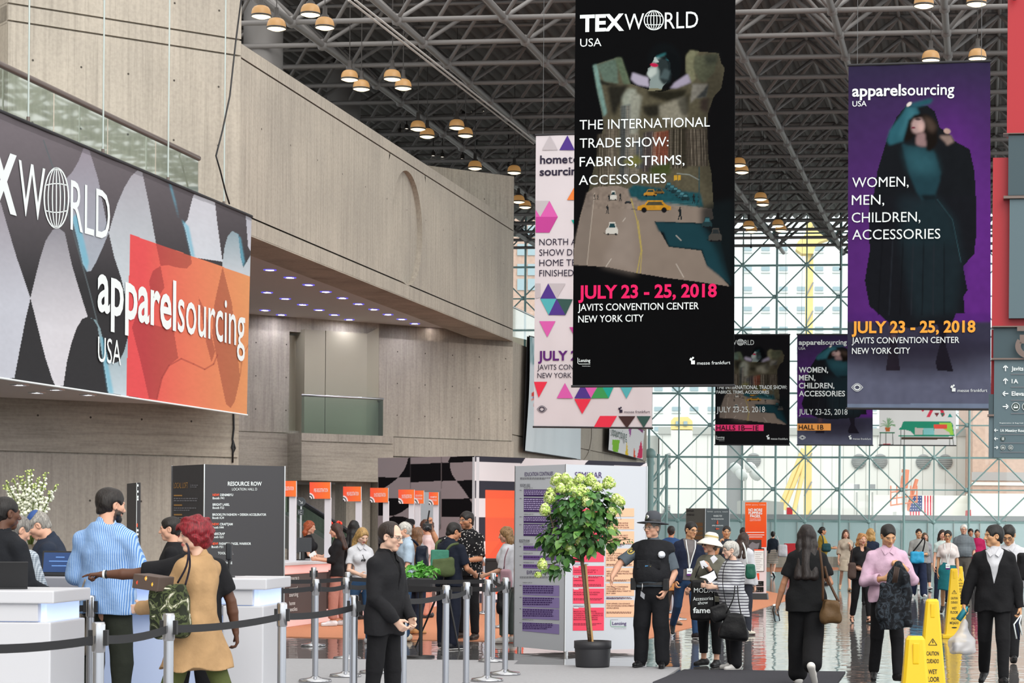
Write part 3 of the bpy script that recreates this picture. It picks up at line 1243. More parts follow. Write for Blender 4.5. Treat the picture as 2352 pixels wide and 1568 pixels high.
mb = MB()
rectY(mb, 1400,1188,2420,1330,116, M_TEALF, .15)
rectY(mb, 1400,1185.5,2420,1189,115.9, M_VENT, .3)
for x in range(1410,2400,60):
 rectY(mb, x, 1190, x + 2,1330,115.9, M_GREYO, .1)
tag(mb.build('hoarding'), 'long teal hoarding fence outside the glass front', 'fence')

# yellow crane
cr_ = thing('crane', P(1858,1300,150), 'yellow crane with a tall mast beyond the glass', 'crane')
mb = MB()
a, b = P(1846,1290,150), P(1869,505,150)
mb.abox(a.x, b.x, 150,150.8,-.2, b.z, M_YEL)
for z in range(2,28,2):
 mb.tube((a.x, 149.95, z),(b.x, 149.95, z + 1),.05, M_VENT, 6)
mb.build('mast', cr_)
mb = MB()
q = [P(x, y, 149.6) for x, y in ((1828,572),(1832,555),(1868,520),(1880,505),(1902,530),(1905,548),(1880,556),(1872,566),(1868,582),(1842,582))]
mb.prism(q, (0,1.4,0), M_YEL)
mb.build('crane_head', cr_)
mb = MB()
for s0, s1 in (((1790,1170),(1845,1030)),((1822,1180),(1850,1060)),((1800,1170),(1850,1045))):
 mb.tube(P(*s0,149), P(*s1,149),.16, M_YEL, 8)
mb.build('boom', cr_)
mb = MB()
mb.prism([P(x, y, 152) for x, y in ((1541,986),(1541,966),(1548,958),(1580,957),(1590,966),(1590,986))],(0,2.4,0), M_YEL)
pz = P(1565,986,153).z
mb.abox(P(1541,986,152).x, P(1590,986,152).x, 152,154.5,-.05, pz - .1, M_BEIGE)
for x in (1552,1570):
 mb.prism([P(x, 978,151.9), P(x + 9,978,151.9), P(x + 9,967,151.9), P(x, 967,151.9)],(0,.05,0), M_WINO)
tag(mb.build('excavator'), 'yellow machine cab on a pale plinth beyond the glass', 'excavator')

# boom lift and flag
bl_ = thing('boom_lift', P(2078,1200,140), 'orange boom lift raised beyond the glass', 'lift')
M_ORG = mat('boom_orange', '#dd8a6c', 0.6)
mb = MB()
mb.tube(P(2078,1195,140), P(2076,1085,140),.2, M_BEIGE, 10)
mb.tube(P(2076,1120,140), P(2080,1078,140),.26, M_ORG, 10)
mb.tube(P(2084,1172,140), P(2106,1100,140),.12, M_ORG, 8)
mb.build('boom', bl_)
mb = MB()
for y in (1130,1145,1160):
 mb.tube(P(2046, y, 139.5), P(2106, y - 8,139.5),.05, M_ORG, 6)
for x in (2046,2060,2092,2106):
 mb.tube(P(x, 1162 - (x - 2046) * .13,139.5), P(x, 1115,139.5),.05, M_ORG, 6)
mb.build('basket', bl_)
mb = MB()
ax, bx = P(2056,1200,140).x, P(2086,1200,140).x
mb.abox(ax, bx, 139,142,0, P(2070,1175,140).z, M_BEIGE)
mb.build('chassis', bl_)
PFL = Plane(P(2089,1160,159.9), Vector((1,0,0)))
fl = thing('flag', P(2116,1182,159.9), 'stars and stripes flag hung upright on the white shed', 'flag')
mb = MB()
rect_on(mb, PFL, 2089,1138,2146,1183, mat('flag_white', '#efe6e0', 0.8),0)
for k in range(4):
 rect_on(mb, PFL, 2123 + k * 6.4,1138,2126.2 + k * 6.4,1183, mat('flag_red', '#cc4455', 0.8),.02)
 rect_on(mb, PFL, 2090 + k * 6.4,1174,2093 + k * 6.4,1183, MATS['flag_red'],.02)
mb.build('stripes', fl)
mb = MB()
rect_on(mb, PFL, 2089,1138,2118,1174, mat('flag_blue', '#41507f', 0.8),.03)
for i in range(5):
 for j in range(5):
  x, y = 2092 + i * 5.6,1142 + j * 7
  poly_on(mb, PFL, [(x + 1.5 * math.cos(k * .628 - 1.57) * (1 if k % 2 == 0 else .45), y + 1.5 * math.sin(k * .628 - 1.57) * (1 if k % 2 == 0 else .45)) for k in range(10)], MATS['flag_white'],.05)
mb.build('star_field', fl)
# light tower
lt = thing('light_tower', P(1712,1195,145), 'white floodlight mast beyond the glass', 'floodlight')
mb = MB()
mb.tube(P(1712,1270,145), P(1712,1085,145),.07, M_GREYO, 8)
mb.tube(P(1700,1084,145), P(1724,1082,145),.05, M_GREYO, 8)
mb.build('pole', lt)
for x, y in ((1690,1076),(1724,1075),(1734,1090),(1703,1090)):
 mb = MB()
 mb.lathe(P(x, y, 145),[(0.1,.3),(.45,.1),(.5,0),(.001,-.02)], mat('floodlight_shell', '#e8e8e6', 0.4),12,(0.5,0.6,.5))
 mb.build('lamp_head', lt)
for x, lb in ((1968, 'square lamp on a post beyond the glass under the purple banner'),(2004, 'small lamp on a post beside the boom lift')):
 mb = MB()
 mb.tube(P(x, 1270,144), P(x, 1130,144),.06, M_GREYO, 8)
 c = P(x, 1117,144)
 mb.abox(c.x - .18, c.x + .18,143.8,144.2, c.z - .15, c.z + .15, M_VENT)
 tag(mb.build('post_lamp'), lb, 'lamp')
mb = MB()
mb.prism([P(x, y, 125) for x, y in ((1694,1280),(1694,1150),(1740,1147),(1800,1153),(1800,1280))],(0,3,0), M_GREYO)
tag(mb.build('shed'), 'grey site shed behind the hoarding', 'shed')
mb = MB()
mb.prism([P(x, y, 122) for x, y in ((1806,1282),(1808,1165),(1820,1165),(1822,1282))],(0,1,0), M_RED)
tag(mb.build('barrier'), 'small red barrier above the hoarding left of the crane', 'barrier')
mb = MB()
mb.prism([P(x, y, 122) for x, y in ((2218,1284),(2222,1172),(2230,1170),(2236,1284))],(0,1,0), M_RED)
tag(mb.build('barrier'), 'small red barrier above the hoarding below the brick building', 'barrier')
# ------------------------------------------------------------------ printed banners
M_PRINT = mat('printed_banner_cloth', '#ffffff', 0.9,0,0.06, vcol=True)
M_TW = mat('print_white', '#dfe6e6', 0.75,0,0.2)
M_TMAG = mat('print_magenta', '#d8195c', 0.75,0,0.2)
M_TORG = mat('print_orange', '#f4a63f', 0.75,0,0.2)
M_TDARK = mat('print_dark', '#2a2437', 0.75,0,0.2)
M_TPUR = mat('print_purple', '#56206b', 0.75,0,0.2)
M_TRED = mat('print_red', '#e93f5b', 0.75,0,0.2)
M_TBLACK = mat('print_black', '#101012', 0.75,0,0.2)
M_TGREY = mat('print_grey', '#77777c', 0.75,0,0.2)
M_HEM = mat('banner_back_cloth', '#2b2b2e', 0.8)
M_WIRE = mat('hanging_wire', '#5b5d5e', 0.5)


def globe(mb, pl, cx, cy, rx, ry, m, t=None, off=0.006):
 t = t or rx * .085
 ring_on(mb, pl, cx, cy, rx, ry, t * 1.3, m, off)
 for k in (0.33,0.68):
  ring_on(mb, pl, cx, cy, rx * k, ry, t, m, off)
 line_on(mb, pl, [(cx, cy - ry),(cx, cy + ry)], t, m, off)
 for k in (-.42,0.42):
  line_on(mb, pl, [(cx - rx * .9 + rx * 1.8 * i / 8, cy + ry * k + ry * .06 * math.copysign(1, k) * math.sin(i / 8 * 3.14)) for i in range(9)], t, m, off)


def messe(mb, pl, x0, y0, x1, y1, cap, m, off=0.006):
 text_on(mb, pl, 'messe frankfurt', x0, y0, x1, y1, cap, m, 0.0, off)
 s = cap * .62
 for dx, dy, k, r in ((-1.9,-.1,1.25,0),(-2.8,-1.5,.85,.5),(-1.9,-2.2,.6,.35)):
  cx, cy, q = x0 + dx * s, y0 - s * 1.0 + dy * s, s * k
  poly_on(mb, pl, [(cx + q * math.cos(r + a), cy + q * math.sin(r + a)) for a in (.785,2.356,3.927,5.498)], m, off)


def lenzing(mb, pl, x0, y0, x1, cap, m, off=0.006, m2=None):
 text_on(mb, pl, 'Lenzing', x0, y0, x1, y0, cap, m, 0.01, off)
 line_on(mb, pl, [(x0 - cap * .35, y0 - cap * 1.3),(x0 - cap * .35, y0 + cap * .35),(x0, y0 + cap * .65),(x1, y0 + cap * .65)], cap * .16, m2 or m, off)
 text_on(mb, pl, 'Innovative by nature', x0 + cap, y0 + cap * 1.4, x1, y0 + cap * 1.4, cap * .33, m, 0, off)


def eye_logo(mb, pl, cx, cy, rx, ry, m, off=0.006):
 ring_on(mb, pl, cx, cy, rx * .45, ry * .55, rx * .12, m, off)
 for s in (-1,1):
  for k in (1,.72):
   line_on(mb, pl, [(cx - rx * k + 2 * rx * k * i / 10, cy + s * ry * k * math.sin(math.pi * i / 10)) for i in range(11)], rx * .08, m, off)


def banner(name, pl, corners, label, cat, cv, ripple=0.02, waves=6, wires=True, top_z=16.6, group=None):
 """corners tl,tr,bl,br in pixels; cloth with hems, a rail in each hem, and wires up to the roof"""
 tl, tr, bl_, br_ = corners
 o = pl.at((bl_[0] + br_[0]) / 2,(bl_[1] + br_[1]) / 2)
 t = thing(name, o, label, cat, group)
 cv.cloth('printed_cloth', pl, M_PRINT, t, ripple, waves)
 mb = MB()
 A_, B_, C_, D_ = [pl.at(*q) for q in (tl, tr, br_, bl_)]
 mb.poly([q - pl.n * (.03 + ripple) for q in (A_, B_, C_, D_)][::-1], M_HEM)
 mb.build('backing_cloth', t)
 mb = MB()
 mb.tube(A_ - pl.d * .02, B_ + pl.d * .02,.022, M_HEM, 8)
 mb.build('hem_rod', t)
 mb = MB()
 mb.tube(D_ - pl.d * .02, C_ + pl.d * .02,.02, M_HEM, 8)
 mb.build('hem_rod', t)
 if wires:
  for q in (A_ + pl.d * .15, B_ - pl.d * .15):
   mb = MB()
   mb.tube(q, Vector((q.x, q.y, top_z)),.005, M_WIRE, 5)
   mb.build('wire', t)
 return t


def steel_above(pl, y_ok):
 mb = MB()
 q = pl.p0
 mb.tube((q.x - 30 * pl.d.x, q.y - 30 * pl.d.y, 16.6),(q.x + 30 * pl.d.x, q.y + 30 * pl.d.y, 16.6),.1, M_STEEL, 8)
 o = mb.build('beam_roof')
 struct(o, 'grey roof tube that carries a hanging banner', 'beam')


def art_street(c):
 """woman with raised arms in a wide pullover that turns into a street scene"""
 Y = lambda x, y: (1310 + x / 3.92,80 + y / 3.92)
 R = lambda x, y: (1310 + x / 5.226,380 + y / 5.226)
 pol = lambda f, pts, col, a=1.0, b=0: c.poly([f(*p) for p in pts], col, a, b)
 body = [(205,275),(420,205),(460,205),(540,440),(690,490),(820,515),(900,490),(1080,420),(1035,300),(1040,190),(1080,140),(1150,150),(1335,165),
   (1360,260),(1390,300),(1360,480),(1290,560),(1240,700),(1230,860),(1240,1100),(1270,1250),(1290,1560),(120,1568),(170,1380),(215,1180),(265,980),(300,820),(290,740),(235,470)]
 pol(Y, body, '#5a5544', 1,1)
 # cloth shading printed in the picture
 pol(Y, [(205,275),(240,265),(300,560),(330,700),(300,740),(240,480)], '#7fa7a0', .8,3)
 pol(Y, [(240,270),(420,210),(430,440),(300,420)], '#5f7468', .9,3)
 pol(Y, [(260,400),(330,430),(420,445),(390,460),(280,450)], '#191b18', .9,3)
 pol(Y, [(400,210),(460,205),(540,440),(480,445)], '#5d6c57', 1,2)
 pol(Y, [(330,460),(520,450),(480,560),(400,730),(370,690)], '#1a1a17', .9,4)
 pol(Y, [(470,560),(520,485),(590,490),(560,640),(540,800),(470,830)], '#9aa093', 1,4)
 pol(Y, [(540,500),(640,550),(600,900),(560,1100),(510,1000)], '#9b9d90', .9,5)
 pol(Y, [(650,640),(820,620),(840,640),(780,740),(700,740),(660,700)], '#121311', .85,4)
 pol(Y, [(690,500),(900,500),(1060,490),(1000,600),(860,600),(700,550)], '#17170f', .9,4)
 pol(Y, [(800,640),(930,590),(1040,560),(1050,740),(960,820),(810,740)], '#8b8778', 1,4)
 pol(Y, [(960,600),(1080,510),(1060,720),(1010,740)], '#1d1d18', .7,5)
 pol(Y, [(1040,190),(1080,140),(1150,150),(1110,260),(1130,400),(1090,430),(1040,330)], '#7a7a60', 1,2)
 pol(Y, [(1120,190),(1330,170),(1300,330),(1210,430),(1150,400),(1110,300)], '#5b5e4b', 1,3)
 pol(Y, [(1200,180),(1335,165),(1330,260),(1220,280)], '#252a26', .7,6)
 pol(Y, [(1100,440),(1240,440),(1220,560),(1130,570),(1080,620)], '#85827a', .9,3)
 pol(Y, [(1130,570),(1250,440),(1220,560)], '#2d3335', .9,2)
 pol(Y, [(1170,580),(1250,560),(1240,700),(1170,680)], '#3a2f2b', .9,4)
 # head
 c.ell(*Y(850,230),37,40, '#0c1013', 1,.15,-20)
 pol(Y, [(720,290),(760,200),(850,180),(880,270),(890,400),(830,470),(820,490),(710,480),(720,400),(690,350),(700,300)], '#8b9a98', 1,1)
 pol(Y, [(790,220),(880,180),(930,230),(900,420),(840,450),(800,400),(800,320),(770,250)], '#1d282b', .95,2)
 pol(Y, [(720,300),(780,290),(780,345),(720,390),(690,360)], '#c3cdc8', .9,2)
 pol(Y, [(760,195),(785,225),(800,250),(770,250),(748,235)], '#b9c6c4', .95,1)
 pol(Y, [(800,390),(880,400),(900,330),(850,300)], '#55676a', .7,3)
 c.ell(*Y(755,272),9,4.6, '#c2224e', 1,.15,10)
 c.ell(*Y(880,212),7,4.5, '#3f7f8a', .8,.3,20)
 c.ell(*Y(835,190),18,7, '#0a0d0f', .9,.3,15)
 pol(Y, [(740,190),(860,140),(960,190),(1000,330),(950,420),(905,330),(900,250),(850,185),(760,200)], '#0a0e11', 1,1)
 pol(Y, [(770,195),(860,160),(860,175),(780,215)], '#3f8d93', .6,2)
 pol(Y, [(560,340),(700,385),(710,470),(600,450),(545,400)], '#b3acc0', 1,2)
 pol(Y, [(900,480),(940,430),(1060,350),(1085,430),(960,480)], '#a79fb4', 1,2)
 pol(Y, [(710,480),(830,485),(820,500),(700,505)], '#7d7a62', 1,1)
 # buildings rising out of the cloth
 rng = random.Random(3)
 for x0, x1, y0, y1, col in ((250,330,900,1380, '#5a5245'),(300,420,830,1300, '#6b6155'),(440,530,640,1300, '#495055'),(530,620,900,1250, '#8b8376'),
        (590,660,950,1200, '#4d5660'),(650,740,880,1230, '#4a4046'),(740,880,880,1160, '#87412f'),(880,1050,850,1200, '#1c1712'),
        (1050,1240,850,1180, '#4b423b')):
  sk = rng.uniform(-15,15)
  pol(Y, [(x0 + sk, y0),(x1 + sk, y0 - 20),(x1, y1),(x0, y1)], col, .75,2)
  k = x0 + 8
  while k < x1:
   c.line([Y(k + sk, y0), Y(k, y1)],.8, '#2a2622' if rng.random() < .6 else '#a59a8a', .55)
   k += rng.uniform(9,18)
  z = y0 + 12
  while z < y1:
   c.line([Y(x0 + sk * .5, z), Y(x1, z - 6)],.6, '#2a2622', .35)
   z += rng.uniform(16,34)
 pol(Y, [(470,1140),(600,1080),(650,1140),(560,1200)], '#7a7a35', .8,4)
 pol(Y, [(700,1200),(900,1150),(900,1260),(740,1260)], '#3c4a1d', .85,5)
 # street
 pol(R, [(200,330),(290,260),(560,240),(760,300),(800,390),(1100,390),(1340,470),(1700,520),(1720,640),(1580,690),(1010,672),(1180,975),(1570,1020),(1640,1200),
   (1750,1260),(1910,1450),(1500,1390),(1170,1350),(800,1290),(450,1220),(45,1190),(45,1000),(120,600)], '#8d7f74', 1,1)
 pol(R, [(45,1190),(200,1190),(290,330),(200,330),(60,880)], '#857970', .9,2)
 pol(R, [(380,1190),(700,470),(760,470),(780,1290)], '#a0938a', .5,10)
 pol(R, [(690,290),(760,230),(1300,300),(1560,330),(1600,500),(1320,465),(810,420),(800,390),(720,380)], '#1f4f57', 1,2)
 pol(R, [(1010,675),(1570,700),(1800,900),(1930,1440),(1640,1210),(1580,1010),(1185,970),(1120,800),(1060,790)], '#1b3f48', 1,2)
 pol(R, [(1560,500),(1740,440),(1960,400),(1960,1440),(1910,1440),(1740,1000),(1560,700)], '#10181b', .85,8)
 c.line([R(200,1190), R(290,330)],1.2, '#c0b4a6', .8)
 c.line([R(800,1285), R(850,1020), R(800,660), R(730,400)],2, '#b6a455', .9)
 c.line([R(840,1290), R(860,1020), R(815,660)],1.2, '#c4ae50', .8)
 for a, b in (((430,1210),(490,1120)),((630,670),(660,630)),((1270,1180),(1360,1340)),((1330,900),(1270,840))):
  c.line([R(*a), R(*b)],1.4, '#cfc6bb', .8)
 for y in range(420,480,12):
  c.line([R(1000, y), R(1500, y + 20)],.7, '#3f7077', .6)

 def car(f, x, y, w, h, col, win='#1f3a40', sh=-.4):
  pol(f, [(x - w * .7, y + h * .35),(x + w * .45, y + h * .42),(x + w * .45, y + h * .52),(x - w * .4, y + h * .52)], '#1a1a1a', .75,1)
  pol(f, [(x - w / 2, y + h * .1),(x - w * .33, y - h * .08),(x + w * .38, y - h * .08),(x + w / 2, y + h * .1),(x + w / 2, y + h * .45),(x - w / 2, y + h * .45)], col)
  pol(f, [(x - w * .3, y - h * .05),(x - w * .2, y - h * .5),(x + w * .25, y - h * .5),(x + w * .36, y - h * .05)], col)
  pol(f, [(x - w * .24, y - h * .06),(x - w * .16, y - h * .4),(x + w * .2, y - h * .4),(x + w * .29, y - h * .06)], win)
  for k in (-.3,.3):
   c.ell(*f(x + w * k, y + h * .45), w * .08 / 5.2, w * .08 / 5.2, '#15161a')
 car(R, 500,755,150,150, '#d6d3cb', '#23454b')
 car(R, 515,360,90,110, '#cfccc4')
 car(R, 1005,480,400,120, '#c9912c', '#4d4a3a')
 car(R, 960,325,160,80, '#b88430')
 car(R, 1065,310,120,60, '#7b5c2c')
 for k in range(6):
  car(R, 1180 + k * 40,240 + k * 28,95,75,('#24464c', '#2c5660', '#1c3338')[k % 3], '#4d7f88')
 car(R, 690,440,90,30, '#2a2a2e')
 car(R, 1640,680,120,120, '#23393d', '#3c6a72')
 car(R, 1740,830,160,160, '#4a4743', '#2a3032')
 for x, y, h in ((1315,575,150),(445,525,105),(600,380,90),(465,390,80),(290,380,60),(330,380,60),(1480,400,110),(1540,400,100)):
  s = h / 150
  pol(R, [(x - 25 * s, y + 75 * s),(x - 5 * s, y),(x - 25 * s, y - 40 * s),(x, y - 62 * s),(x + 20 * s, y - 40 * s),(x + 15 * s, y + 5 * s),(x + 28 * s, y + 75 * s),(x + 12 * s, y + 75 * s),(x + 2 * s, y + 20 * s),(x - 12 * s, y + 75 * s)], '#1d2327')
  c.ell(*R(x + 2 * s, y - 68 * s),2.2 * s, 2.2 * s, '#3a2f2a')
 c.line([R(1545,500), R(1545,20)],2, '#2f4f55')
 c.line([R(1540,170), R(1430,110), R(1280,95)],1.4, '#9aa39f', .8)
 for x in (1262,1305):
  c.poly([R(x - 16,120), R(x + 20,112), R(x + 20,175), R(x - 16,180)], '#c59a35')
 c.noise(c.inside([Y(*p) for p in body]),.16,3,5)
 pol(Y, [(1180,250),(1420,250),(1420,1250),(1300,1560),(1180,1200)], '#0b0b0d', .55,30)
 pol(Y, [(200,500),(330,800),(330,1100),(120,1568),(60,1568)], '#0b0b0d', .3,16)
 c.c *= .66
 c.noise(np.ones_like(c.X),.05,10,6)


TS = 3.0
PBK = Plane(P(1500,880,33.0), V)
CBK = ((1322.5,-70),(1689,-70),(1315,887),(1685.5,885))
cv = Canvas(1315,-70,1689,887,1.6, '#0b0b0d').warp(*CBK)
art_street(cv)
tb = banner('hanging_banner', PBK, CBK, 'huge black hanging trade show banner with a street picture and pink date', 'banner', cv, 0.004,5)
steel_above(PBK, 0)
mb = MB()
O_ = 0.011
T = lambda *a, m=M_TW, b=0.0, sp=1.0: text_on(mb, PBK, *a, m, b, O_, sp)
T('TEX', 1332.1,72.6,1433.5,69.2,38.5, b=0.035)
T('W', 1434.5,69.2,1479.5,67.5,39)
globe(mb, PBK, 1502,46.8,22,22, M_TW, 1.8, O_)
T('RLD', 1527,66.6,1603.6,63.8,40)
T('USA', 1332.8,107.7,1381.7,106,19.3)
T('THE INTERNATIONAL', 1331.5,297.8,1630.6,290.8,23.2)
T('TRADE SHOW:', 1331.5,339.8,1535.7,336,23)
T('FABRICS, TRIMS,', 1331.5,382.6,1572.4,378,23)
T('ACCESSORIES', 1329.7,424.8,1530,420,23)
T('JULY 23 - 25, 2018', 1328.4,685.3,1646.5,681.2,30.5, m=M_TMAG, b=0.03)
T('JAVITS CONVENTION CENTER', 1327.6,713.7,1605.3,709.8,16.5, b=.006)
T('NEW YORK CITY', 1328.4,740.5,1478.5,737.8,16.5, b=.006)
lenzing(mb, PBK, 1330,831,1356,7.5, M_TW, O_)
messe(mb, PBK, 1601.4,837.5,1677.6,836,8, M_TW, O_)
mb.build('lettering', tb)


def art_cloak(c):
 """woman in a dark green dress under a long black cloak on a purple backdrop"""
 Y = lambda x, y: (1940 + x / 4.354,200 + y / 4.354)
 R = lambda x, y: (1900 + x / 2.571,450 + y / 2.571)
 pol = lambda f, pts, col, a=1.0, b=0: c.poly([f(*p) for p in pts], col, a, b)
 x0, y0 = c.T(1946,140)
 x1, y1 = c.T(2276,740)
 v = np.clip((c.Y - y0) / (y1 - y0),0,1)
 u = np.clip((c.X - x0) / (x1 - x0),0,1)
 k = np.clip(0.05 + 1.25 * v, 0,1) * (.75 + .5 * u)
 k = np.clip(k + .35 * np.exp(-((u - .72) ** 2) / .03 - ((v - .33) ** 2) / .03),0,1)
 a = np.array(lin('#2b2a3e'))
 b = np.array(lin('#5f2a80'))
 c.c = a + (b - a) * k[..., None]
 pol(R, [(100,690),(990,690),(990,745),(100,740)], '#4d2570', .5,3)
 pol(R, [(100,742),(990,745),(990,1300),(100,1300)], '#38374a', 1,2)
 pol(R, [(100,980),(990,950),(990,1300),(100,1300)], '#666a80', .85,14)
 pol(R, [(100,1225),(990,1228),(990,1300),(100,1300)], '#7b8aa2', .8,1)
 c.ell(*R(560,960),170,40, '#26222f', .7,.5)
 # legs and boots
 pol(R, [(365,745),(415,745),(412,860),(430,1030),(345,1030),(372,860)], '#241f29', 1,1)
 pol(R, [(650,750),(705,755),(700,880),(745,1035),(650,1030),(640,980),(668,860)], '#1d1a24', 1,1)
 pol(R, [(368,750),(412,750),(410,840),(375,840)], '#6b5360', .55,2)
 # cloak
 cl = [(620,180),(700,190),(830,190),(900,240),(950,400),(1060,480),(1100,540),(1250,620),(1300,850),(1320,1350),(1310,1568),(240,1568),(250,1330),(330,830),(430,500),(520,300)]
 pol(Y, cl, '#16191d', 1,1)
 pol(R, [(250,0),(880,0),(882,150),(870,340),(802,415),(828,555),(805,590),(812,690),(760,690),(740,745),(480,780),(360,745),(250,650),(222,500),(250,330)], '#17191e', 1,1)
 pol(R, [(420,0),(650,10),(760,150),(800,400),(760,690),(520,720),(470,500),(430,250)], '#1d2a30', .8,10)
 c.line([R(650,20), R(740,140), R(790,390)],1.4, '#33525a', .8)
 for k in range(7):
  c.line([R(330 + k * 60,200 + k * 12), R(300 + k * 65,700)],3, '#262a31' if k % 2 else '#101216', .6)
 # sleeve, dress
 pol(Y, [(620,195),(720,200),(750,260),(690,330),(640,400),(590,540),(450,580),(420,540),(450,430),(560,290)], '#2a5a66', 1,2)
 pol(Y, [(640,170),(860,110),(885,125),(860,165),(720,205),(660,190)], '#24525e', 1,2)
 pol(Y, [(640,210),(700,220),(720,260),(620,400),(560,520),(540,500),(600,330)], '#3d7480', .7,4)
 pol(Y, [(570,560),(640,590),(820,600),(900,650),(960,850),(955,930),(910,1060),(900,1140),(780,1130),(720,1050),(640,850)], '#1f3c45', 1,2)
 pol(Y, [(600,620),(820,640),(890,700),(930,860),(800,880),(660,830)], '#2f5a64', .75,10)
 pol(Y, [(760,1080),(910,1080),(905,1140),(800,1140)], '#12161a', .9,3)
 pol(Y, [(780,1140),(940,1140),(1060,1300),(1120,1568),(560,1568),(640,1300)], '#1b2b31', .8,8)
 # head, hands
 pol(Y, [(640,330),(700,280),(830,270),(920,350),(930,560),(860,640),(820,640),(820,500),(780,470),(700,480),(640,540),(590,540)], '#17120f', 1,2)
 pol(Y, [(690,320),(770,310),(800,360),(790,440),(720,470),(680,450),(665,400),(670,360)], '#a98f8c', 1,2)
 pol(Y, [(720,470),(800,450),(820,590),(740,590),(710,560)], '#8f7474', 1,3)
 c.c *= .82
 c.ell(*Y(688,408),5,2.2, '#6b2f3c', 1,.2)
 c.ell(*Y(735,322),7,2.4, '#2b1f20', .9,.3)
 c.ell(*Y(760,400),8,10, '#c4a29a', .5,.6)
 pol(Y, [(790,290),(870,320),(920,400),(880,460),(830,420)], '#54453c', .6,5)
 c.ell(*Y(645,172),7,4, '#c9c0bb', 1,.2,-40)
 c.ell(*Y(1025,440),8,6, '#a78d84', 1,.2,20)
 pol(Y, [(950,490),(1060,480),(1095,545),(1030,580)], '#7f6d66', 1,2)
 c.noise(np.ones_like(c.X),.07,5,4)


PPU = Plane(P(2110,940,36.5), V)
CPU_ = ((1949,150),(2274.5,140),(1946,938),(2276,940))
cv = Canvas(1946,140,2276,940,2.0, '#3a2a55').warp(*CPU_)
art_cloak(cv)
tb = banner('hanging_banner', PPU, CPU_, 'large purple hanging banner of a woman in a black cloak with orange date', 'banner', cv, 0.007,8)
steel_above(PPU, 0)
mb = MB()
O_ = 0.018
T = lambda *a, m=M_TW, b=0.0, sp=1.0: text_on(mb, PPU, *a, m, b, O_, sp)
T('apparel', 1957.4,221.7,2069,219.6,27, b=.022)
T('sourcing', 2071,219.6,2191.9,217.4,27, b=.012)
T('USA', 1958,245,1990.6,244,13, b=.008)
T('WOMEN,', 1957.4,430.6,2087,428.2,24)
T('MEN,', 1956.5,471,2031,469.7,24)
T('CHILDREN,', 1956.4,511.3,2114,509,24)
T('ACCESSORIES', 1957.6,550.5,2159.8,548,24)
T('JULY 23 - 25, 2018', 1956.4,764.3,2240.3,762.3,27, m=M_TORG, b=.03)
T('JAVITS CONVENTION CENTER', 1956.4,788.6,2203.4,787.2,14.5, b=.006)
T('NEW YORK CITY', 1957,812.6,2090.6,811.8,14.5, b=.006)
messe(mb, PPU, 2199.5,900,2267.6,899.8,7.5, M_TW, O_)
eye_logo(mb, PPU, 1969,889.5,13,9, M_TW, O_)
mb.build('lettering', tb)

# white banner with triangles
PPK = Plane(P(1365,980,44.5), V)
CPK = ((1231,310),(1503,302),(1226,980),(1497.5,983))
cv = Canvas(1226,302,1503,983,2.5, '#cdc6ca').warp(*CPK)
Q = lambda x, y: (1220 + x / 2.272,300 + y / 2.272)
cv.noise(np.ones_like(cv.X),.03,14,8)
tb = banner('hanging_banner', PPK, CPK, 'tall pale hanging banner with coloured triangles half behind the black banner', 'banner', cv, 0.006,6)
steel_above(PPK, 0)
mb = MB()
O_ = .016
tri = {'#b5aeb2': [[(58,102),(140,102),(98,25)],[(24,366),(96,366),(48,450),(24,412)],[(90,797),(180,797),(133,877)],[(24,797),(50,797),(48,870),(24,876)]],
  '#4c3382': [[(148,102),(228,102),(190,25)],[(48,877),(133,877),(90,797)],[(133,877),(92,962),(180,962)],[(226,1396),(313,1396),(270,1316)]],
  '#dd7a3a': [[(188,362),(260,362),(224,298)]],
  '#cc5aa4': [[(48,450),(96,366),(140,450)],[(43,994),(128,994),(85,1078)],[(134,1396),(220,1396),(177,1316)],[(270,1316),(355,1316),(313,1396)],[(24,412),(48,450),(24,450)]],
  '#b5408c': [[(48,450),(140,450),(96,532)],[(24,450),(48,450),(96,532),(24,532)],[(200,1025),(250,1025),(225,1068)]],
  '#1d9a8c': [[(210,466),(260,466),(235,508)],[(360,1316),(440,1316),(405,1396)]],
  '#4fa6ac': [[(48,877),(133,877),(92,962)],[(455,1316),(540,1316),(498,1398)]],
  '#33514c': [[(133,877),(218,880),(180,962)],[(550,1489),(625,1489),(588,1550)]],
  '#d93349': [[(15,1310),(85,1310),(40,1393)],[(226,1400),(313,1400),(267,1478)],[(326,1550),(412,1550),(449,1488),(360,1488)]],
  '#3a8f4f': [[(313,1396),(405,1396),(360,1316)]],
  '#3f2a2a': [[(455,1489),(545,1489),(500,1552)]]}
for col, ps in tri.items():
 for p in ps:
  poly_on(mb, PPK, [Q(*q) for q in p], mat('print_' + col[1:], col, .75,0,.2), O_)
mb.build('triangle_print', tb)
mb = MB()
T = lambda *a, m=M_TDARK, b=0.0, sp=1.0: text_on(mb, PPK, *a, m, b, O_, sp)
T('home', 1240.7,376,1304,374.5,19.4, b=.025)
T('textiles', 1305,374.5,1398,372.2,19.4)
T('sourcing', 1239.8,403.6,1339,401,19, b=.025)
for s_, y, x1 in (("NORTH AMERICA'S", 563.4,1406),('SHOW DEDICATED TO', 587.4,1438),('HOME TEXTILES AND', 611,1434),('FINISHED PRODUCTS', 634.8,1424)):
 T(s_, 1239, y, x1, y - 2.2,15.6)
T('JULY 23 - 25, 2018', 1236,827.3,1478,825.5,22, m=M_TPUR, b=.03)
T('JAVITS CONVENTION CENTER', 1234.5,849,1446,847.8,12.4)
T('NEW YORK CITY', 1234.6,868,1350,867.3,12.4)
messe(mb, PPK, 1434,948.5,1493,948.3,6.4, M_TDARK, O_)
eye_logo(mb, PPK, 1245,939.5,11.5,8, M_TDARK, O_)
mb.build('lettering', tb)

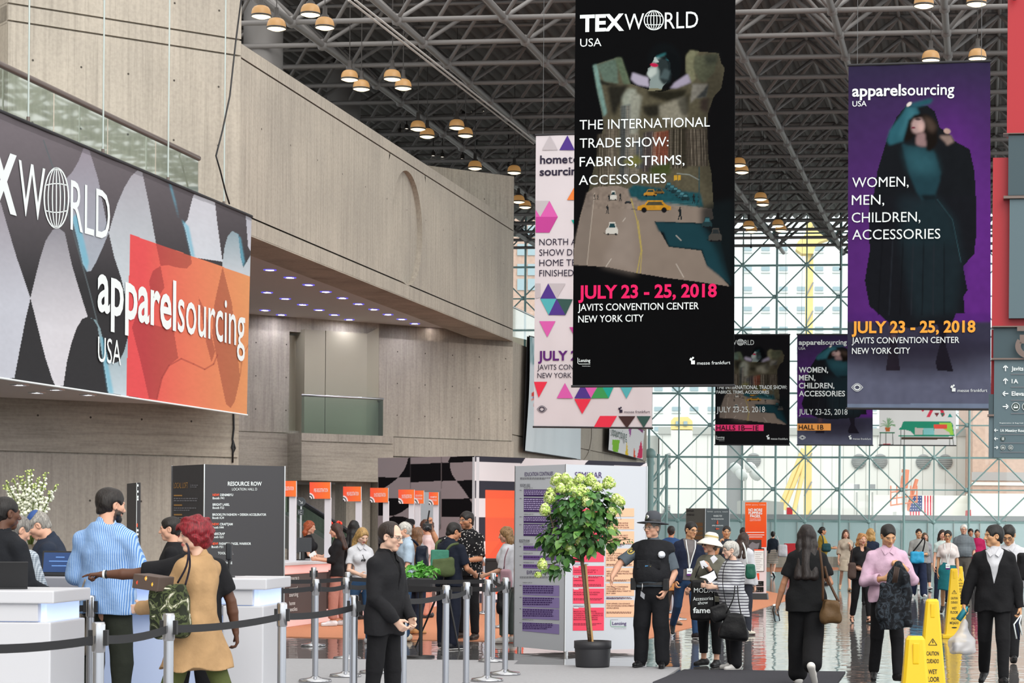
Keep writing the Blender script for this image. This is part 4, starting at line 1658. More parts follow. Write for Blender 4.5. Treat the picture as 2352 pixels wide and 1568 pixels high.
# the two small banners further back and the sofa banner
PS = Plane(P(1900,1020,72.0), V)


def small_map(x0, y0, x1, y1, u0, v0, u1, v1):
 kx, ky = (u1 - u0) / (x1 - x0),(v1 - v0) / (y1 - y0)
 return (lambda x, y: (u0 + (x - x0) * kx, v0 + (y - y0) * ky)),(kx + ky) / 2


CS = ((1643.5,768.5),(1814,768),(1642.5,1021),(1813,1022))
cv = Canvas(1642,768,1814,1022,1.4, '#1b1b1e').warp(*CS)
cv.T, cv.k = small_map(1362,95,1660,660,1672,796,1800,976)
art_street(cv)
tb = banner('hanging_banner', PS, CS, 'small black banner further back naming halls 1B to 1E', 'banner', cv, .008,5, top_z=ROOF_Z)
mb = MB()
O_ = .025
T = lambda *a, m=M_TW, b=0.0, sp=1.0: text_on(mb, PS, *a, m, b, O_, sp)
T('TEX', 1648,792,1676,792,12, b=.03)
T('W', 1677,792,1692,792,12)
globe(mb, PS, 1701,786,7.5,7, M_TW, 1.0, O_)
T('RLD', 1710,792,1732,792,12)
T('THE INTERNATIONAL TRADE SHOW:', 1646,893.4,1807.5,893.2,9, b=.012)
T('FABRICS, TRIMS, ACCESSORIES', 1646,903.6,1766.5,903.8,7.4, b=.012)
T('JULY 23-25, 2018', 1646,946.6,1757,946.2,13.5)
rect_on(mb, PS, 1642.8,975,1754,989.5, mat('print_pink_bar', '#ee2f74', .75), O_ * .6)
T('HALLS 1B—1E', 1645.6,988,1742.6,988.2,12, m=M_TBLACK, b=.012)
lenzing(mb, PS, 1647,1006,1664,4.6, M_TW, O_)
messe(mb, PS, 1771,1009.5,1809.5,1010,5, M_TW, O_)
mb.build('lettering', tb)

CS = ((1831,768),(2004,768),(1831,1021.5),(2004.5,1022.5))
cv = Canvas(1831,768,2004,1022,1.4, '#5a2a78').warp(*CS)
cv.T, cv.k = small_map(1946,220,2276,940,1815,789,2030,1024)
art_cloak(cv)
tb = banner('hanging_banner', PS, CS, 'small purple banner further back naming hall 1B', 'banner', cv, .008,5, top_z=ROOF_Z)
mb = MB()
T('apparel', 1834.8,791.5,1888.5,791.4,11.5, b=.022)
T('sourcing', 1889.5,791.4,1945,791,11.5, b=.012)
T('USA', 1834.8,803,1850,803,6)
for s_, y, x1 in (('WOMEN,', 855.3,1902),('MEN,', 873.3,1873),('CHILDREN,', 891.5,1916.5),('ACCESSORIES', 909.8,1941)):
 T(s_, 1835, y, x1, y, 13, b=.016)
T('JULY 23-25, 2018', 1835,951.8,1946.5,952,13.5)
rect_on(mb, PS, 1831.5,972.4,1908.5,988.4, mat('print_orange_bar', '#f0a04a', .75), O_ * .6)
T('HALL 1B', 1834.8,986.2,1891.6,986.4,11.5, m=M_TBLACK, b=.012)
eye_logo(mb, PS, 1843,1004.5,8,5, M_TW, O_)
messe(mb, PS, 1959,1009.5,2001,1010,4.6, M_TW, O_)
mb.build('lettering', tb)

CS = ((2019.5,768),(2196,768),(2019.5,1022),(2195.5,1023))
cv = Canvas(2019,768,2196,1023,1.4, '#dcdedd').warp(*CS)
S_ = lambda x, y: (1952 + x / 3.7325,880 + y / 3.7325)
for pts, col in (([(415,395),(440,375),(455,330),(470,326),(860,326),(882,345),(895,445),(560,450),(520,410),(470,398)], '#2f8f72'),
     ([(760,335),(870,335),(890,440),(850,440),(800,390)], '#9ccf52'),([(720,352),(832,352),(835,392),(722,390)], '#e2574a'),
     ([(555,380),(628,382),(626,442),(556,442)], '#c2bbb4'),([(628,382),(720,386),(724,442),(630,442)], '#84c4c4'),
     ([(725,390),(800,390),(850,420),(862,442),(724,442)], '#cfc8c2'),
     ([(415,445),(900,445),(905,455),(415,455)], '#2f8f72'),([(440,462),(890,462),(885,480),(445,482)], '#4f4036'),
     ([(655,290),(688,225),(718,225),(684,290)], '#d8435a'),([(770,225),(800,225),(815,265),(798,290)], '#d8435a'),
     ([(725,255),(765,255),(745,290)], '#7a3c44'),([(775,255),(812,255),(793,290)], '#4a6e60'),([(838,290),(880,288),(858,256)], '#2f9a90'),
     ([(300,378),(348,378),(340,414),(308,414)], '#b8683c'),([(255,420),(385,420),(385,428),(255,428)], '#3f7a5e'),
     ([(288,515),(348,515),(348,525),(288,525)], '#d8435a'),([(610,225),(640,225),(625,246)], '#d8435a')):
 cv.poly([S_(*p) for p in pts], col)
for a, b in (((437,400),(437,530)),((468,400),(466,530)),((855,482),(855,530)),((880,455),(890,530)),((262,425),(258,525)),((308,425),(308,520)),((366,425),(370,525)),((258,525),(370,527))):
 cv.line([S_(*a), S_(*b)],1.2, '#3c4a42')
rr = random.Random(5)
for k in range(16):
 a = rr.uniform(-2.9,-.2)
 cv.line([S_(325,378), S_(325 + 35 * math.cos(a),378 + 60 * math.sin(a)), S_(325 + 68 * math.cos(a),378 + 105 * math.sin(a) + 25)],1.2, '#7ba37c')
banner('hanging_banner', PS, CS, 'small white banner showing a green sofa and a potted palm', 'banner', cv, .008,5, top_z=ROOF_Z)

# ------------------------------------------------------------------ the long banner on the balcony
top = lambda x: 255 + (497 - 255) * x / 578
bot = lambda x: 868 + (953 - 868) * x / 568
CL = ((-60, top(-60)),(578,497),(-60, bot(-60)),(568,953))
cv = Canvas(0,0,640,660,1.6, '#4d4c4e').warp(*CL)
gx = np.clip((cv.Y - 300) / 350,0,1)
c1, c2 = np.array(lin('#777075')), np.array(lin('#38383a'))
cv.c = c1 + (c2 - c1) * gx[..., None]
K = lambda x, y: (x / 2.852,450 + y / 2.852)
shp = [[(-70,190),(0,40 / 2.852 + 450)], ]


def white(pts, teal=None):
 cv.poly(pts, '#c9c8cf', 1,0)
 if teal:
  m = cv.inside(pts)
  cv.put(m * np.clip(cv.blur(cv.inside(teal),5),0,1), '#7fb3c4', .8)


def grade(pts, ya, yb, ca, cb):
 m = cv.inside(pts)
 t = np.clip((cv.Y - ya) / (yb - ya),0,1)[..., None]
 col = np.array(lin(ca)) * (1 - t) + np.array(lin(cb)) * t
 cv.c = cv.c * (1 - m[..., None]) + col * m[..., None]


K2 = lambda pts: [K(*p) for p in pts]
sA = [(-70,460)] + K2([(0,40),(20,110),(110,400),(200,670),(170,800),(135,990),(98,1190)]) + [(-70,880)]
sB = K2([(200,670),(235,520),(265,400),(300,290),(340,225),(375,205),(420,240),(470,450),(540,680),(575,790),(540,805),(505,860),(470,960),(440,1080),(415,1245),(360,1240),(340,1190),(300,1060),(240,820)])
sC = [(194,333),(201,334),(225,410),(250,534),(238,565),(222,600),(209,622),(200,624),(190,605),(178,550),(165,500),(150,410),(165,395),(180,370)]
sD = [(250,534),(258,505),(270,465),(285,430),(300,405),(318,388),(324,387),(340,465),(358,560),(298,545),(298,705),(290,690),(277,636),(262,590)]
sE = [(449,440),(492,461),(498,513),(511,601),(440,590),(426,530),(418,505),(422,516),(431,503),(437,475),(443,452)]
sF = [(511,601),(516,565),(523,542),(533,530),(547,538),(553,590),(559,614),(568,600),(578,583),(580,640),(511,615)]
sG = [(564,492),(580,497),(580,583),(570,566)]
sH = [(200,727),(215,733),(225,748),(232,790),(242,850),(250,902),(295,910),(295,770),(286,805),(275,828),(262,835),(250,825),(240,790),(232,755),(222,735)]
grade(sA, 460,700, '#9b959d', '#c6c9d3')
grade(sB, 520,760, '#8e8d95', '#d6d5db')
grade(sC, 330,620, '#98909a', '#a9b2bd')
grade(sD, 400,660, '#aaa8b0', '#c7d2d8')
grade(sE, 440,600, '#c9c9d1', '#cfd6de')
grade(sF, 530,630, '#8fa4ad', '#c6cfd6')
grade(sG, 480,590, '#b4b6c0', '#c6c9d3')
grade(sH, 730,910, '#7c979f', '#c5d4dc')
for p in ([(165,500),(178,550),(190,605),(200,624),(204,600),(190,540),(176,490)],[(418,505),(426,530),(440,590),(448,590),(434,520)],[(540,535),(547,538),(553,590),(559,614),(562,600),(552,545)],
   [(232,770),(242,850),(250,902),(262,904),(250,840),(240,780)],[(388,418),(392,420),(402,460),(410,500),(402,470)]):
 cv.put(cv.blur(cv.inside(p),2), '#6fb7cf', .75)
cv.line([(100,322),(150,470),(205,665),(225,740)],2.5, '#5f696d', .8)
m = cv.inside([(298,537.6),(582,637.5),(570,960),(291,908)])
t = np.clip((cv.X - 330) / 240,0,1)[..., None]
t2 = np.clip((cv.Y - 650) / 300,0,1)[..., None] * .5
r_ = np.array(lin('#e0585a')) * (1 - t) + np.array(lin('#e29c6a')) * t
r_ = r_ * (1 - t2 * .0)
cv.c = cv.c * (1 - m[..., None]) + r_ * m[..., None]
for p in ([(1020,308),(1250,393),(1258,440),(1225,475),(1170,470),(1100,452),(1053,458)],[(1053,458),(1000,490),(975,560),(985,620),(1020,690),(1080,600)],
   [(865,860),(905,740),(985,835),(1140,880),(1170,1060),(1110,1110),(1060,1200),(1030,1335),(975,1325),(920,1080)],
   [(1458,462),(1520,700),(1575,1190),(1540,1340),(1510,1390),(1480,1360),(1420,1060),(1390,900),(1405,700)],[(1300,660),(1345,760),(1410,1020),(1385,1090),(1350,960)]):
 cv.put(cv.inside(K2(p)) * m, '#7a3038', .5)
cv.line([K(1030,1330), K(1065,1190), K(1110,1110), K(1190,1065), K(1270,1100), K(1340,1135), K(1400,1100), K(1425,1040)],3, '#8c3a3c', .5)
cv.line([K(1575,1180), K(1590,1050), K(1640,960)],2, '#8c4a3c', .5)
# hems
xs_ = [-60,578]
cv.poly([(-60, top(-60) - 5),(580,492),(580,508),(-60, top(-60) + 20)], '#3f3b3d', .35)
cv.noise(np.ones_like(cv.X),.03,4,3)
cv.c *= .86
o = PN.at(300,900)
tb = thing('long_banner', o, 'long black white and red abstract banner wrapped along the balcony edge', 'banner')
cv.cloth('printed_cloth', PN, M_PRINT, tb, 0.009,11)
mb = MB()
mb.poly([PN.at(*q) - PN.n * .12 for q in (CL[0], CL[1], CL[3], CL[2])][::-1], M_HEM)
mb.build('backing_cloth', tb)
mb = MB()
mb.tube(PN.at(*CL[0]), PN.at(*CL[1]),.03, M_HEM, 8)
mb.tube(PN.at(*CL[2]), PN.at(*CL[3]),.016, M_TW, 8)
mb.build('hem_rod', tb)
mb = MB()
O_ = .014
T = lambda *a, m=M_TW, b=0.0, sp=1.0: text_on(mb, PN, *a, m, b, O_, sp)
T('TEX', -107,447,36.5,489.5,143, b=.035)
T('W', 40,490.5,101,508.5,133)
globe(mb, PN, 127.5,454.5,28,69, M_TW, 2.6, O_)
T('RLD', 160,526.5,250.5,552,122)
T('apparel', 222,710,402.5,757.5,128, b=.02)
T('sourcing', 406.5,759,561,797,117, b=.005)
T('USA', 223,829.5,276,838.5,61)
mb.build('lettering', tb)

# ------------------------------------------------------------------ white banner and "sourcing" banner on the far wall
PW3 = Plane(E0 - nrm(U) * 0 + (pW.n * .25), U)
CW = ((1216,772),(1340,800),(1207,1036),(1332,1055))
cv = Canvas(1207,772,1340,1055,3, '#d3dce0').warp(*CW)
cv.poly([(1210,760),(1345,790),(1345,880),(1226,838),(1212,832)], '#8fb0b3', .8,2)
for k in range(5):
 cv.line([(1219 + k * 5,776),(1223 + k * 5,836)],2, '#d3dce0' if k % 2 else '#6d9499', .7)
for x, y, r, col in ((1223,905,5, '#d6473f'),(1226,915,5, '#3c4f9c'),(1228,930,5, '#d6473f'),(1221,917,3, '#e8917f'),(1230,945,5, '#3c4f9c')):
 cv.ell(x, y, r, r, col)
banner('wall_banner', PW3, CW, 'white banner hung on the far concrete wall behind the triangle banner', 'banner', cv, .05,7, wires=False)
CW = ((1399,968),(1480,988),(1397.5,1034),(1476,1056))
cv = Canvas(1397,968,1480,1056,1.5, '#e2e2e2').warp(*CW)
Sg = lambda x, y: (1200 + x / 2.571,450 + y / 2.571)
for pts, col in (([(528,1438),(575,1440),(565,1512),(535,1510)], '#86c23f'),([(608,1535),(618,1450),(628,1535)], '#e5c237'),([(655,1540),(662,1480),(668,1545)], '#e0573c'),
     ([(675,1545),(700,1440),(712,1500),(706,1550)], '#d33a63'),([(625,1370),(645,1370),(635,1430)], '#a05a9a'),([(670,1368),(712,1370),(708,1400)], '#8c4a7d')):
 cv.poly([Sg(*p) for p in pts], col)
tb = banner('wall_banner', PW3, CW, 'small white sourcing banner with coloured wedges left of the glass front', 'banner', cv, .02,4, wires=False)
mb = MB()
text_on(mb, PW3, 'sourcing', *Sg(518,1412), *Sg(606,1440),22, mat('print_deep_green', '#24493f', .75),0,.08)
mb.build('lettering', tb)

# ------------------------------------------------------------------ red and grey wayfinding sign at the right edge
PR = Plane(P(2320,900,30.0), V)
M_SRED = mat('sign_red', '#a8121f', .45)
M_SG1 = mat('sign_slate', '#50646b', .5)
M_SG2 = mat('sign_dark_slate', '#32464d', .5)
M_SRAIL = mat('sign_rail', '#6f5f58', .4,.2)
ts = thing('wayfinding_sign', PR.at(2320,1050), 'tall red and slate wayfinding sign hanging at the right edge', 'sign')


def sbox(name, x0, y0, x1, y1, m, depth=.3, off=0.0):
 mb = MB()
 a0, b0 = PR.ab(x0, y1)
 a1, b1 = PR.ab(x1, y0)
 q = [PR.w(a, b, off) for a, b in ((a0, b0),(a1, b0),(a1, b1),(a0, b1))]
 mb.prism(q, -PR.n * depth, m)
 return mb.build(name, ts)


sbox('red_panel', 2313,-60,2560,306, M_SRED, .3,-.1)
sbox('red_panel', 2278,355,2560,748, M_SRED, .3,-.12)
sbox('slate_panel', 2315.5,308,2560,449, M_SG2,.2,.02)
sbox('slate_panel', 2317,455,2560,731, M_SG1,.2,.02)
sbox('rail', 2304,303.5,2560,309, M_SRAIL, .25,.06)
sbox('rail', 2305,448,2560,457, M_SRAIL, .25,.06)
sbox('rail', 2279,748,2560,752, M_SRAIL, .25,.06)
sbox('slate_panel', 2281.5,752,2560,823, M_SG2,.2,.0)
sbox('rail', 2277,822,2560,826.5, M_SRAIL, .25,.06)
sbox('red_panel', 2276,752,2560,904, M_SRED, .2,-.22)
sbox('slate_panel', 2282,826,2560,1050.5, M_SG1,.2,.02)
sbox('slate_panel', 2270.5,905,2283,954, M_SG2,.18,.0)
sbox('rail', 2268,951.5,2283,956, M_SRAIL, .2,.05)
sbox('slate_panel', 2270.5,956,2283,1050.5, M_SG1,.18,.0)
mb = MB()
pl = PR
ring_on(mb, pl, 2364,796,26,22,13, M_SRAIL, .1,24,20,215)
line_on(mb, pl, [(2336,757),(2390,757)],9, M_SRAIL, .1)
line_on(mb, pl, [(2348,770),(2348,790)],12, M_SRAIL, .1)
mb.build('raised_numeral', ts)
mb = MB()
O_ = .035
T = lambda *a, m=M_TW, b=0.0, sp=1.0: text_on(mb, PR, *a, m, b, O_, sp)
T('Javits Center', 2322.7,851,2393,851.5,10, b=.02)
T('1A', 2323.5,880.2,2338.5,880.3,10, b=.02)
T('Elevators', 2323.5,908.6,2375,909,10, b=.02)
T('1A Meeting Rooms', 2298,991.6,2362,992,6.5, b=.02)
T('Registration & Reg Hall', 2296,972.3,2350,972.6,2.2, b=.01)
for y in (859.4,889,919.2,949.4):
 line_on(mb, pl, [(2322, y),(2550, y + 1)],1.6, M_TGREY, O_)
for y in (978,997.4,1017,1038.2):
 line_on(mb, pl, [(2297, y),(2550, y + 1)],1.4, M_TGREY, O_)


def arrow(cx, cy, r, d):
 f = {'u': lambda a, b: (cx + b, cy - a), 'l': lambda a, b: (cx - a, cy + b), 'r': lambda a, b: (cx + a, cy + b)}[d]
 line_on(mb, pl, [f(-r, 0), f(r, 0)], r * .38, M_TW, O_)
 line_on(mb, pl, [f(.15 * r, -.8 * r), f(r, 0)], r * .38, M_TW, O_)
 line_on(mb, pl, [f(.15 * r, .8 * r), f(r, 0)], r * .38, M_TW, O_)


arrow(2309.5,846,6.5, 'u')
arrow(2309.5,875.5,6.5, 'u')
arrow(2309.5,904,6.5, 'l')
arrow(2309.5,933.6,6.5, 'r')
arrow(2288,988,4.3, 'l')
arrow(2288,1007.3,4.3, 'l')
arrow(2288,1027.6,4.3, 'r')


def disc(cx, cy, r, m, off):
 poly_on(mb, pl, [(cx + r * math.cos(k * .2618), cy + r * math.sin(k * .2618)) for k in range(24)], m, off)


def car_icon(cx, cy, r, bus=False):
 disc(cx, cy, r, mat('icon_dark', '#0f2a26', .5), O_)
 ring_on(mb, pl, cx, cy, r, r, r * .12, M_TW, O_ + .003)
 w, h = r * .55, r * .3
 if bus:
  poly_on(mb, pl, [(cx - w, cy - h * 1.7),(cx + w, cy - h * 1.7),(cx + w, cy + h * 1.4),(cx - w, cy + h * 1.4)], M_TW, O_ + .003)
  poly_on(mb, pl, [(cx - w * .8, cy - h * 1.2),(cx + w * .8, cy - h * 1.2),(cx + w * .8, cy),(cx - w * .8, cy)], MATS['icon_dark'], O_ + .006)
 else:
  poly_on(mb, pl, [(cx - w, cy),(cx - w * .65, cy - h * 1.6),(cx + w * .65, cy - h * 1.6),(cx + w, cy),(cx + w, cy + h * 1.3),(cx - w, cy + h * 1.3)], M_TW, O_ + .003)
  poly_on(mb, pl, [(cx - w * .7, cy - h * .1),(cx - w * .5, cy - h * 1.2),(cx + w * .5, cy - h * 1.2),(cx + w * .7, cy - h * .1)], MATS['icon_dark'], O_ + .006)


car_icon(2333,934,9)
car_icon(2357,934,9, True)
car_icon(2303.6,1027.6,5.3)
car_icon(2321.2,1027.6,5.3, True)
disc(2303.6,1007.3,5.3, MATS['icon_dark'], O_)
for dx in (-1.6,1.6):
 poly_on(mb, pl, [(2303.6 + dx - .9,1005.5),(2303.6 + dx + .9,1005.5),(2303.6 + dx + .7,1011),(2303.6 + dx - .7,1011)], M_TW, O_ + .003)
 disc(2303.6 + dx, 1004.2,.8, M_TW, O_ + .003)
mb.build('lettering', ts)
mb = MB()
for x in (2330,2500):
 q = PR.at(x, 0)
 mb.tube((q.x, q.y, q.z),(q.x, q.y, 16.6),.03, M_STEEL, 8)
mb.build('hanger', ts)
steel_above(PR, 0)

# ------------------------------------------------------------------ square info columns


class Column4:
 """square column from three vertical edges seen in the photo"""

 def __init__(s, name, xl, xc, xr, yb, yt, label, mats, cat='sign'):
  g = ground(xc, yb)
  s.g = g
  s.h = P(xc, yt, g.y).z
  best = None
  for bi in range(0,900):
   b = math.radians(bi * .1)
   dR, dL = Vector((math.cos(b), math.sin(b),0)), Vector((-math.sin(b), math.cos(b),0))
   # width that puts the right edge on xr, then the miss at xl
   rx = unroll(xr, CY)[0] / F
   den = dR.x - rx * dR.y
   if abs(den) < 1e-4:
    continue
   w = (rx * g.y - g.x) / den
   if not 0.2 < w < 4:
    continue
   q = g + dL * w
   miss = abs(proj(Vector((q.x, q.y, CAMZ)))[0] - xl)
   if best is None or miss < best[0]:
    best = (miss, dR, dL, w)
  _, s.dR, s.dL, s.w = best
  s.R, s.L = Plane(g, s.dR), Plane(g, s.dL)
  s.L.d = s.L.d
  s.t = thing(name, g, label, cat)
  mb = MB()
  w = s.w
  c = [g, g + s.dR * w, g + (s.dR + s.dL) * w, g + s.dL * w]
  z0, z1 = Zv * .05, Zv * s.h
  for i in range(4):
   a, b = c[i], c[(i + 1) % 4]
   mb.quad(a + z0, b + z0, b + z1, a + z1, mats[i % len(mats)])
  mb.poly([q + z1 for q in c], mats[-1])
  mb.poly([q + z0 for q in c][::-1], mats[-1])
  mb.build('panels', s.t)
  mb = MB()
  for q in c:
   cc = g + (s.dR + s.dL) * w / 2
   qq = q + (cc - q) * .08
   mb.tube((qq.x, qq.y, 0),(qq.x, qq.y, .06),.03, M_CHROME, 8)
  mb.build('feet', s.t)
  mb = MB()
  for q in c:
   mb.box(q + Zv * (s.h / 2 + .025), s.dR * .008, s.dL * .008, Zv * (s.h / 2 - .02), M_CHROME)
  mb.build('edge_trim', s.t)


def fuzz(mb, pl, x0, y0, x1, y1, n, m, off=.006, slope=0.0, seed=1):
 """lines of print too small to read in the photograph"""
 r = random.Random(seed)
 for k in range(n):
  y = y0 + (y1 - y0) * (k + .5) / n
  x = x0
  e = x1 - r.uniform(0,.35) * (x1 - x0) if k == n - 1 else x1 - r.uniform(0,.08) * (x1 - x0)
  while x < e:
   w = min(r.uniform(2.2,6.5), e - x)
   yy = y + (x - x0) * slope
   h = (y1 - y0) / n * .28
   rect_on(mb, pl, x, yy - h, x + w, yy + h, m, off)
   x += w + 1.1


M_CH = mat('charcoal_panel', '#39383b', .55)
M_CH2 = mat('charcoal_panel_side', '#39383b', .55)
c = Column4('info_column', 394,466,653,1486,1066, 'dark four-sided column listing resource row booths behind the white counter', [M_CH])
mb = MB()
T = lambda *a, m=M_TW, b=0.0, sp=1.0: text_on(mb, c.R, *a, m, b, .006, sp)
M_TOR2 = mat('print_bright_orange', '#ee5a35', .7)
T('RESOURCE ROW', 522.8,1115,600.7,1115,9.6, b=.02)
T('LOCATION: HALL D', 532.6,1126,590,1126,6.3)
rows_ = (('NEW!', 'DENIMBYU', 'Booth F41', 1138.8,488,535),('', 'BRIGHT LABEL', 'Booth F22', 1161,488,527),('', 'BROOKLYN FASHION + DESIGN ACCELERATOR', 'Booth K34', 1184,487.5,611),
   ('NEW!', 'CRAFTJAM', 'Booth H44', 1206,487,534),('', 'FABSCRAP', 'Booth G21', 1228,486.5,516),('NEW!', 'FASHION ANGEL WARRIOR', 'Booth F31', 1250.7,485.5,576))
for nw, a, b_, y, x0, x1 in rows_:
 xs = x0
 if nw:
  T(nw, x0, y, x0 + 15, y, 5.6, m=M_TOR2, b=.02)
  xs = x0 + 17.5
 T(a, xs, y, x1, y, 5.6, b=.02)
 T(b_, x0, y + 7.3, x0 + 26.5, y + 7.3,5.4, b=.015)
T('TOOLS INC.', 500,1272.5,535.5,1272.5,5.6, b=.02)
T('SCHEDULE', 500,1295,533,1295,5.6, b=.02)
T('LOCAL LOFT', 400,1121,432.5,1120,13.5, m=mat('print_gold', '#8a6a3c', .7)) if False else None
mb.build('lettering', c.t)
mb = MB()
TL_ = lambda *a, m=M_TW, b=0.0, sp=1.0: text_on(mb, c.L, *a, m, b, .006, sp)
TL_('LOCAL LOFT', 400,1121,432.5,1120.4,13.5, m=mat('print_gold', '#a98047', .7))
rect_on(mb, c.L, 438,1112,439.2,1120, M_TGREY)
fuzz(mb, c.L, 441,1112,456,1120,2, M_TGREY, seed=3)
for y, n in ((1136,2),(1158,2),(1180,1),(1192,3),(1216,2),(1236,3)):
 rect_on(mb, c.L, 400, y, 419, y + 3.2, MATS['print_gold'])
 fuzz(mb, c.L, 400, y + 6,455, y + 6 + 5 * n, n, M_TGREY, seed=int(y))
mb.build('side_lettering', c.t)

# seminar column
M_SW = mat('white_board', '#c2c6cd', .5)
c = Column4('info_column', 1183,1297,1485,1504,1066, 'white and purple four-sided seminar schedule column behind the potted tree', [M_SW])
E4 = lambda x, y: (1180 + x / 3.41,1060 + y / 3.41)
M_DP, M_LP, M_MP = mat('print_deep_purple', '#3c1d60', .7), mat('print_lilac', '#8f7fb5', .7), mat('print_mid_purple', '#76599c', .7)
mb = MB()
TL_ = lambda s_, x0, y0, x1, y1, cap, m=M_DP, b=0.0: text_on(mb, c.L, s_, *E4(x0, y0), *E4(x1, y1), cap / 3.41, m, b, .006)
TL_('EDUCATION CONTINUES', 88,113,310,107,31, b=.005)
fuzz(mb, c.L, *E4(52,122), *E4(345,140),2, M_TGREY, seed=2)
TL_('ROOM 1E02', 52,192,130,192,19, m=M_TDARK)
line_on(mb, c.L, [E4(52,195), E4(130,195)],.5, M_TDARK)
TL_('MONDAY, JULY 23', 82,210,150,210,9, m=M_TDARK)
TL_('TUESDAY, JULY 24', 80,415,155,415,9, m=M_TDARK)
TL_('BOOTH K44', 46,628,125,628,21, m=M_TDARK)
line_on(mb, c.L, [E4(46,632), E4(125,632)],.5, M_TDARK)
TL_('MONDAY, JULY 23', 76,649,150,649,9, m=M_TDARK)
TL_('TUESDAY, JULY 24', 76,721,150,721,9, m=M_TDARK)
TL_('WEDNESDAY, JULY 25', 76,793,160,793,9, m=M_TDARK)
TL_('EXPLORE THE FLOOR', 105,880,330,882,30, b=.005)
fuzz(mb, c.L, *E4(50,896), *E4(355,912),2, M_TGREY, seed=4)
TL_('TUESDAY, JULY 24', 72,951,145,951,9, m=M_TDARK)
TL_('WEDNESDAY, JULY 25', 68,1240,155,1243,9, m=M_TDARK)
M_LT = mat('print_pale_lilac', '#b9a9d6', .7)
for x0, y0, x1, y1, y3, m, tm, n in ((80,217,360,274,272, M_DP, M_LT, 3),(80,282,360,396,392, M_DP, M_LT, 6),(79,425,360,482,478, M_DP, M_LT, 3),(78,486,360,586,580, M_DP, M_LT, 6),
          (77,657,360,700,694, M_MP, M_DP, 1),(76,733,360,772,766, M_MP, M_DP, 1),(75,802,360,840,833, M_MP, M_DP, 1),
          (72,962,358,1054,1044, M_LP, M_DP, 4),(71,1055,358,1148,1136, M_LP, M_DP, 4),(70,1145,357,1241,1226, M_LP, M_DP, 4),(69,1254,357,1351,1324, M_LP, M_DP, 4)):
 pts = [E4(x0, y0), E4(x1, y0 + (y1 - y3) * .7), E4(x1, y1), E4(x0, y3)]
 poly_on(mb, c.L, pts, m, .004)
 a, b_ = E4(x0 + 4, y0 + 6)
 e, f = E4(x1 - 40 if n > 1 else x0 + 150, y3 - 12)
 fuzz(mb, c.L, a, b_, e, f, n, tm, .007,.01, seed=int(y0))
 fuzz(mb, c.L, *E4(48, y0 + 2), *E4(70, y0 + 10),1, M_TGREY, .006,0, seed=int(x0))
mb.build('side_schedule', c.t)
mb = MB()
M_CR, M_PE = mat('print_coral', '#e8415d', .7), mat('print_peach', '#e4b795', .7)
M_TB = mat('print_brown', '#6a3d34', .7)
TR = lambda s_, x0, y0, x1, y1, cap, m=M_DP, b=0.0: text_on(mb, c.R, s_, *E4(x0, y0), *E4(x1, y1), cap / 3.41, m, b, .008)
TR('SEMINAR', 477,127,690,127,49)
TR('SCHEDULE', 477,190,712,190,49)
for y0, y1 in ((365,786),(816,888),(900,981),(993,1111),(1142,1322)):
 poly_on(mb, c.R, [E4(463, y0), E4(706, y0), E4(705, y1 - 1), E4(462, y1)], M_CR, .004)
for y0, y1 in ((365,431),(447,530),(545,646),(680,820),(832,940),(953,1051),(1083,1217)):
 poly_on(mb, c.R, [E4(720, y0), E4(942, y0), E4(942, y1 - 1), E4(719, y1)], M_PE, .004)
TR('TUESDAY, JULY 24', 463,808,580,808,12)
TR('WEDNESDAY, JULY 25', 463,1136,602,1136,12)
TR('TUESDAY, JULY 24', 720,668,840,668,12)
TR('WEDNESDAY, JULY 25', 720,1076,850,1076,12)
M_CT = mat('print_wine', '#8e1f3a', .7)
for y, ls in ((846,('FASHION: HOW TO START A', 'FASHION LINE (PART 2)')),(926,('UNRAVELLED SCREENING',)),(1020,('MICROPLASTICS: THE HIDDEN', 'PROBLEM AND MICROFIBERS')),
    (1168,('MADE IN THE USA: PANEL', 'DISCUSSION ON HOW TO PRODUCE', 'A FASHION LINE IN AMERICA IN', '2018 AND WHERE AMERICAN', 'MANUFACTURING IS HEADED'))):
 rect_on(mb, c.R, *E4(468, y - 26), *E4(505, y - 20), M_TW, .008)
 for k, s_ in enumerate(ls):
  TR(s_, 467, y + 8 + k * 16,467 + 8.2 * len(s_), y + 8 + k * 16,11, M_CT, .012)
 fuzz(mb, c.R, *E4(467, y + 14 + 16 * len(ls)), *E4(695, y + 34 + 16 * len(ls)),2, M_CT, .007,0, seed=y)
for y, ls in ((388,('AUTUMN WINTER',)),(478,('AUTUMN/WINTER 2019/20', 'TRENDS: EMBRACING THE', 'LIVING CIRCLE OF COLOR')),(574,('WHAT COLORS ARE NEXT?', 'THE 2019 COLOR TRENDS', 'FOR HOME')),
    (716,('SHEETS, TOWELS, TARIFFS', '- WHAT IT ALL MEANS FOR', 'GLOBAL HOME TEXTILES', 'IN 2018...')),(856,('NEW CONSUMER ATTITUDES', 'ABOUT FRESHNESS PROTECTION', 'IN TEXTILES')),
    (976,('THE KEY TO CONFIDENCE', 'DECONSUMPTION - DO', 'CONSUMERS REALLY WANT TO', 'BUY LESS?')),(1108,('HOW APPAREL CAN ADVANCE', 'THE SUSTAINABLE DEVELOPMENT', 'GOALS (SDGS)'))):
 for k, s_ in enumerate(ls):
  TR(s_, 725, y + 8 + k * 17,725 + 8.0 * len(s_), y + 8 + k * 17,11, M_TB, .012)
 if y > 500:
  fuzz(mb, c.R, *E4(725, y + 14 + 17 * len(ls)), *E4(925, y + 30 + 17 * len(ls)),2, M_TB, .007,0, seed=y)
TR('organized by', 757,1238,815,1238,7, M_TGREY)
TR('Lenzing', 770,1277,880,1276,26, M_DP, .01)
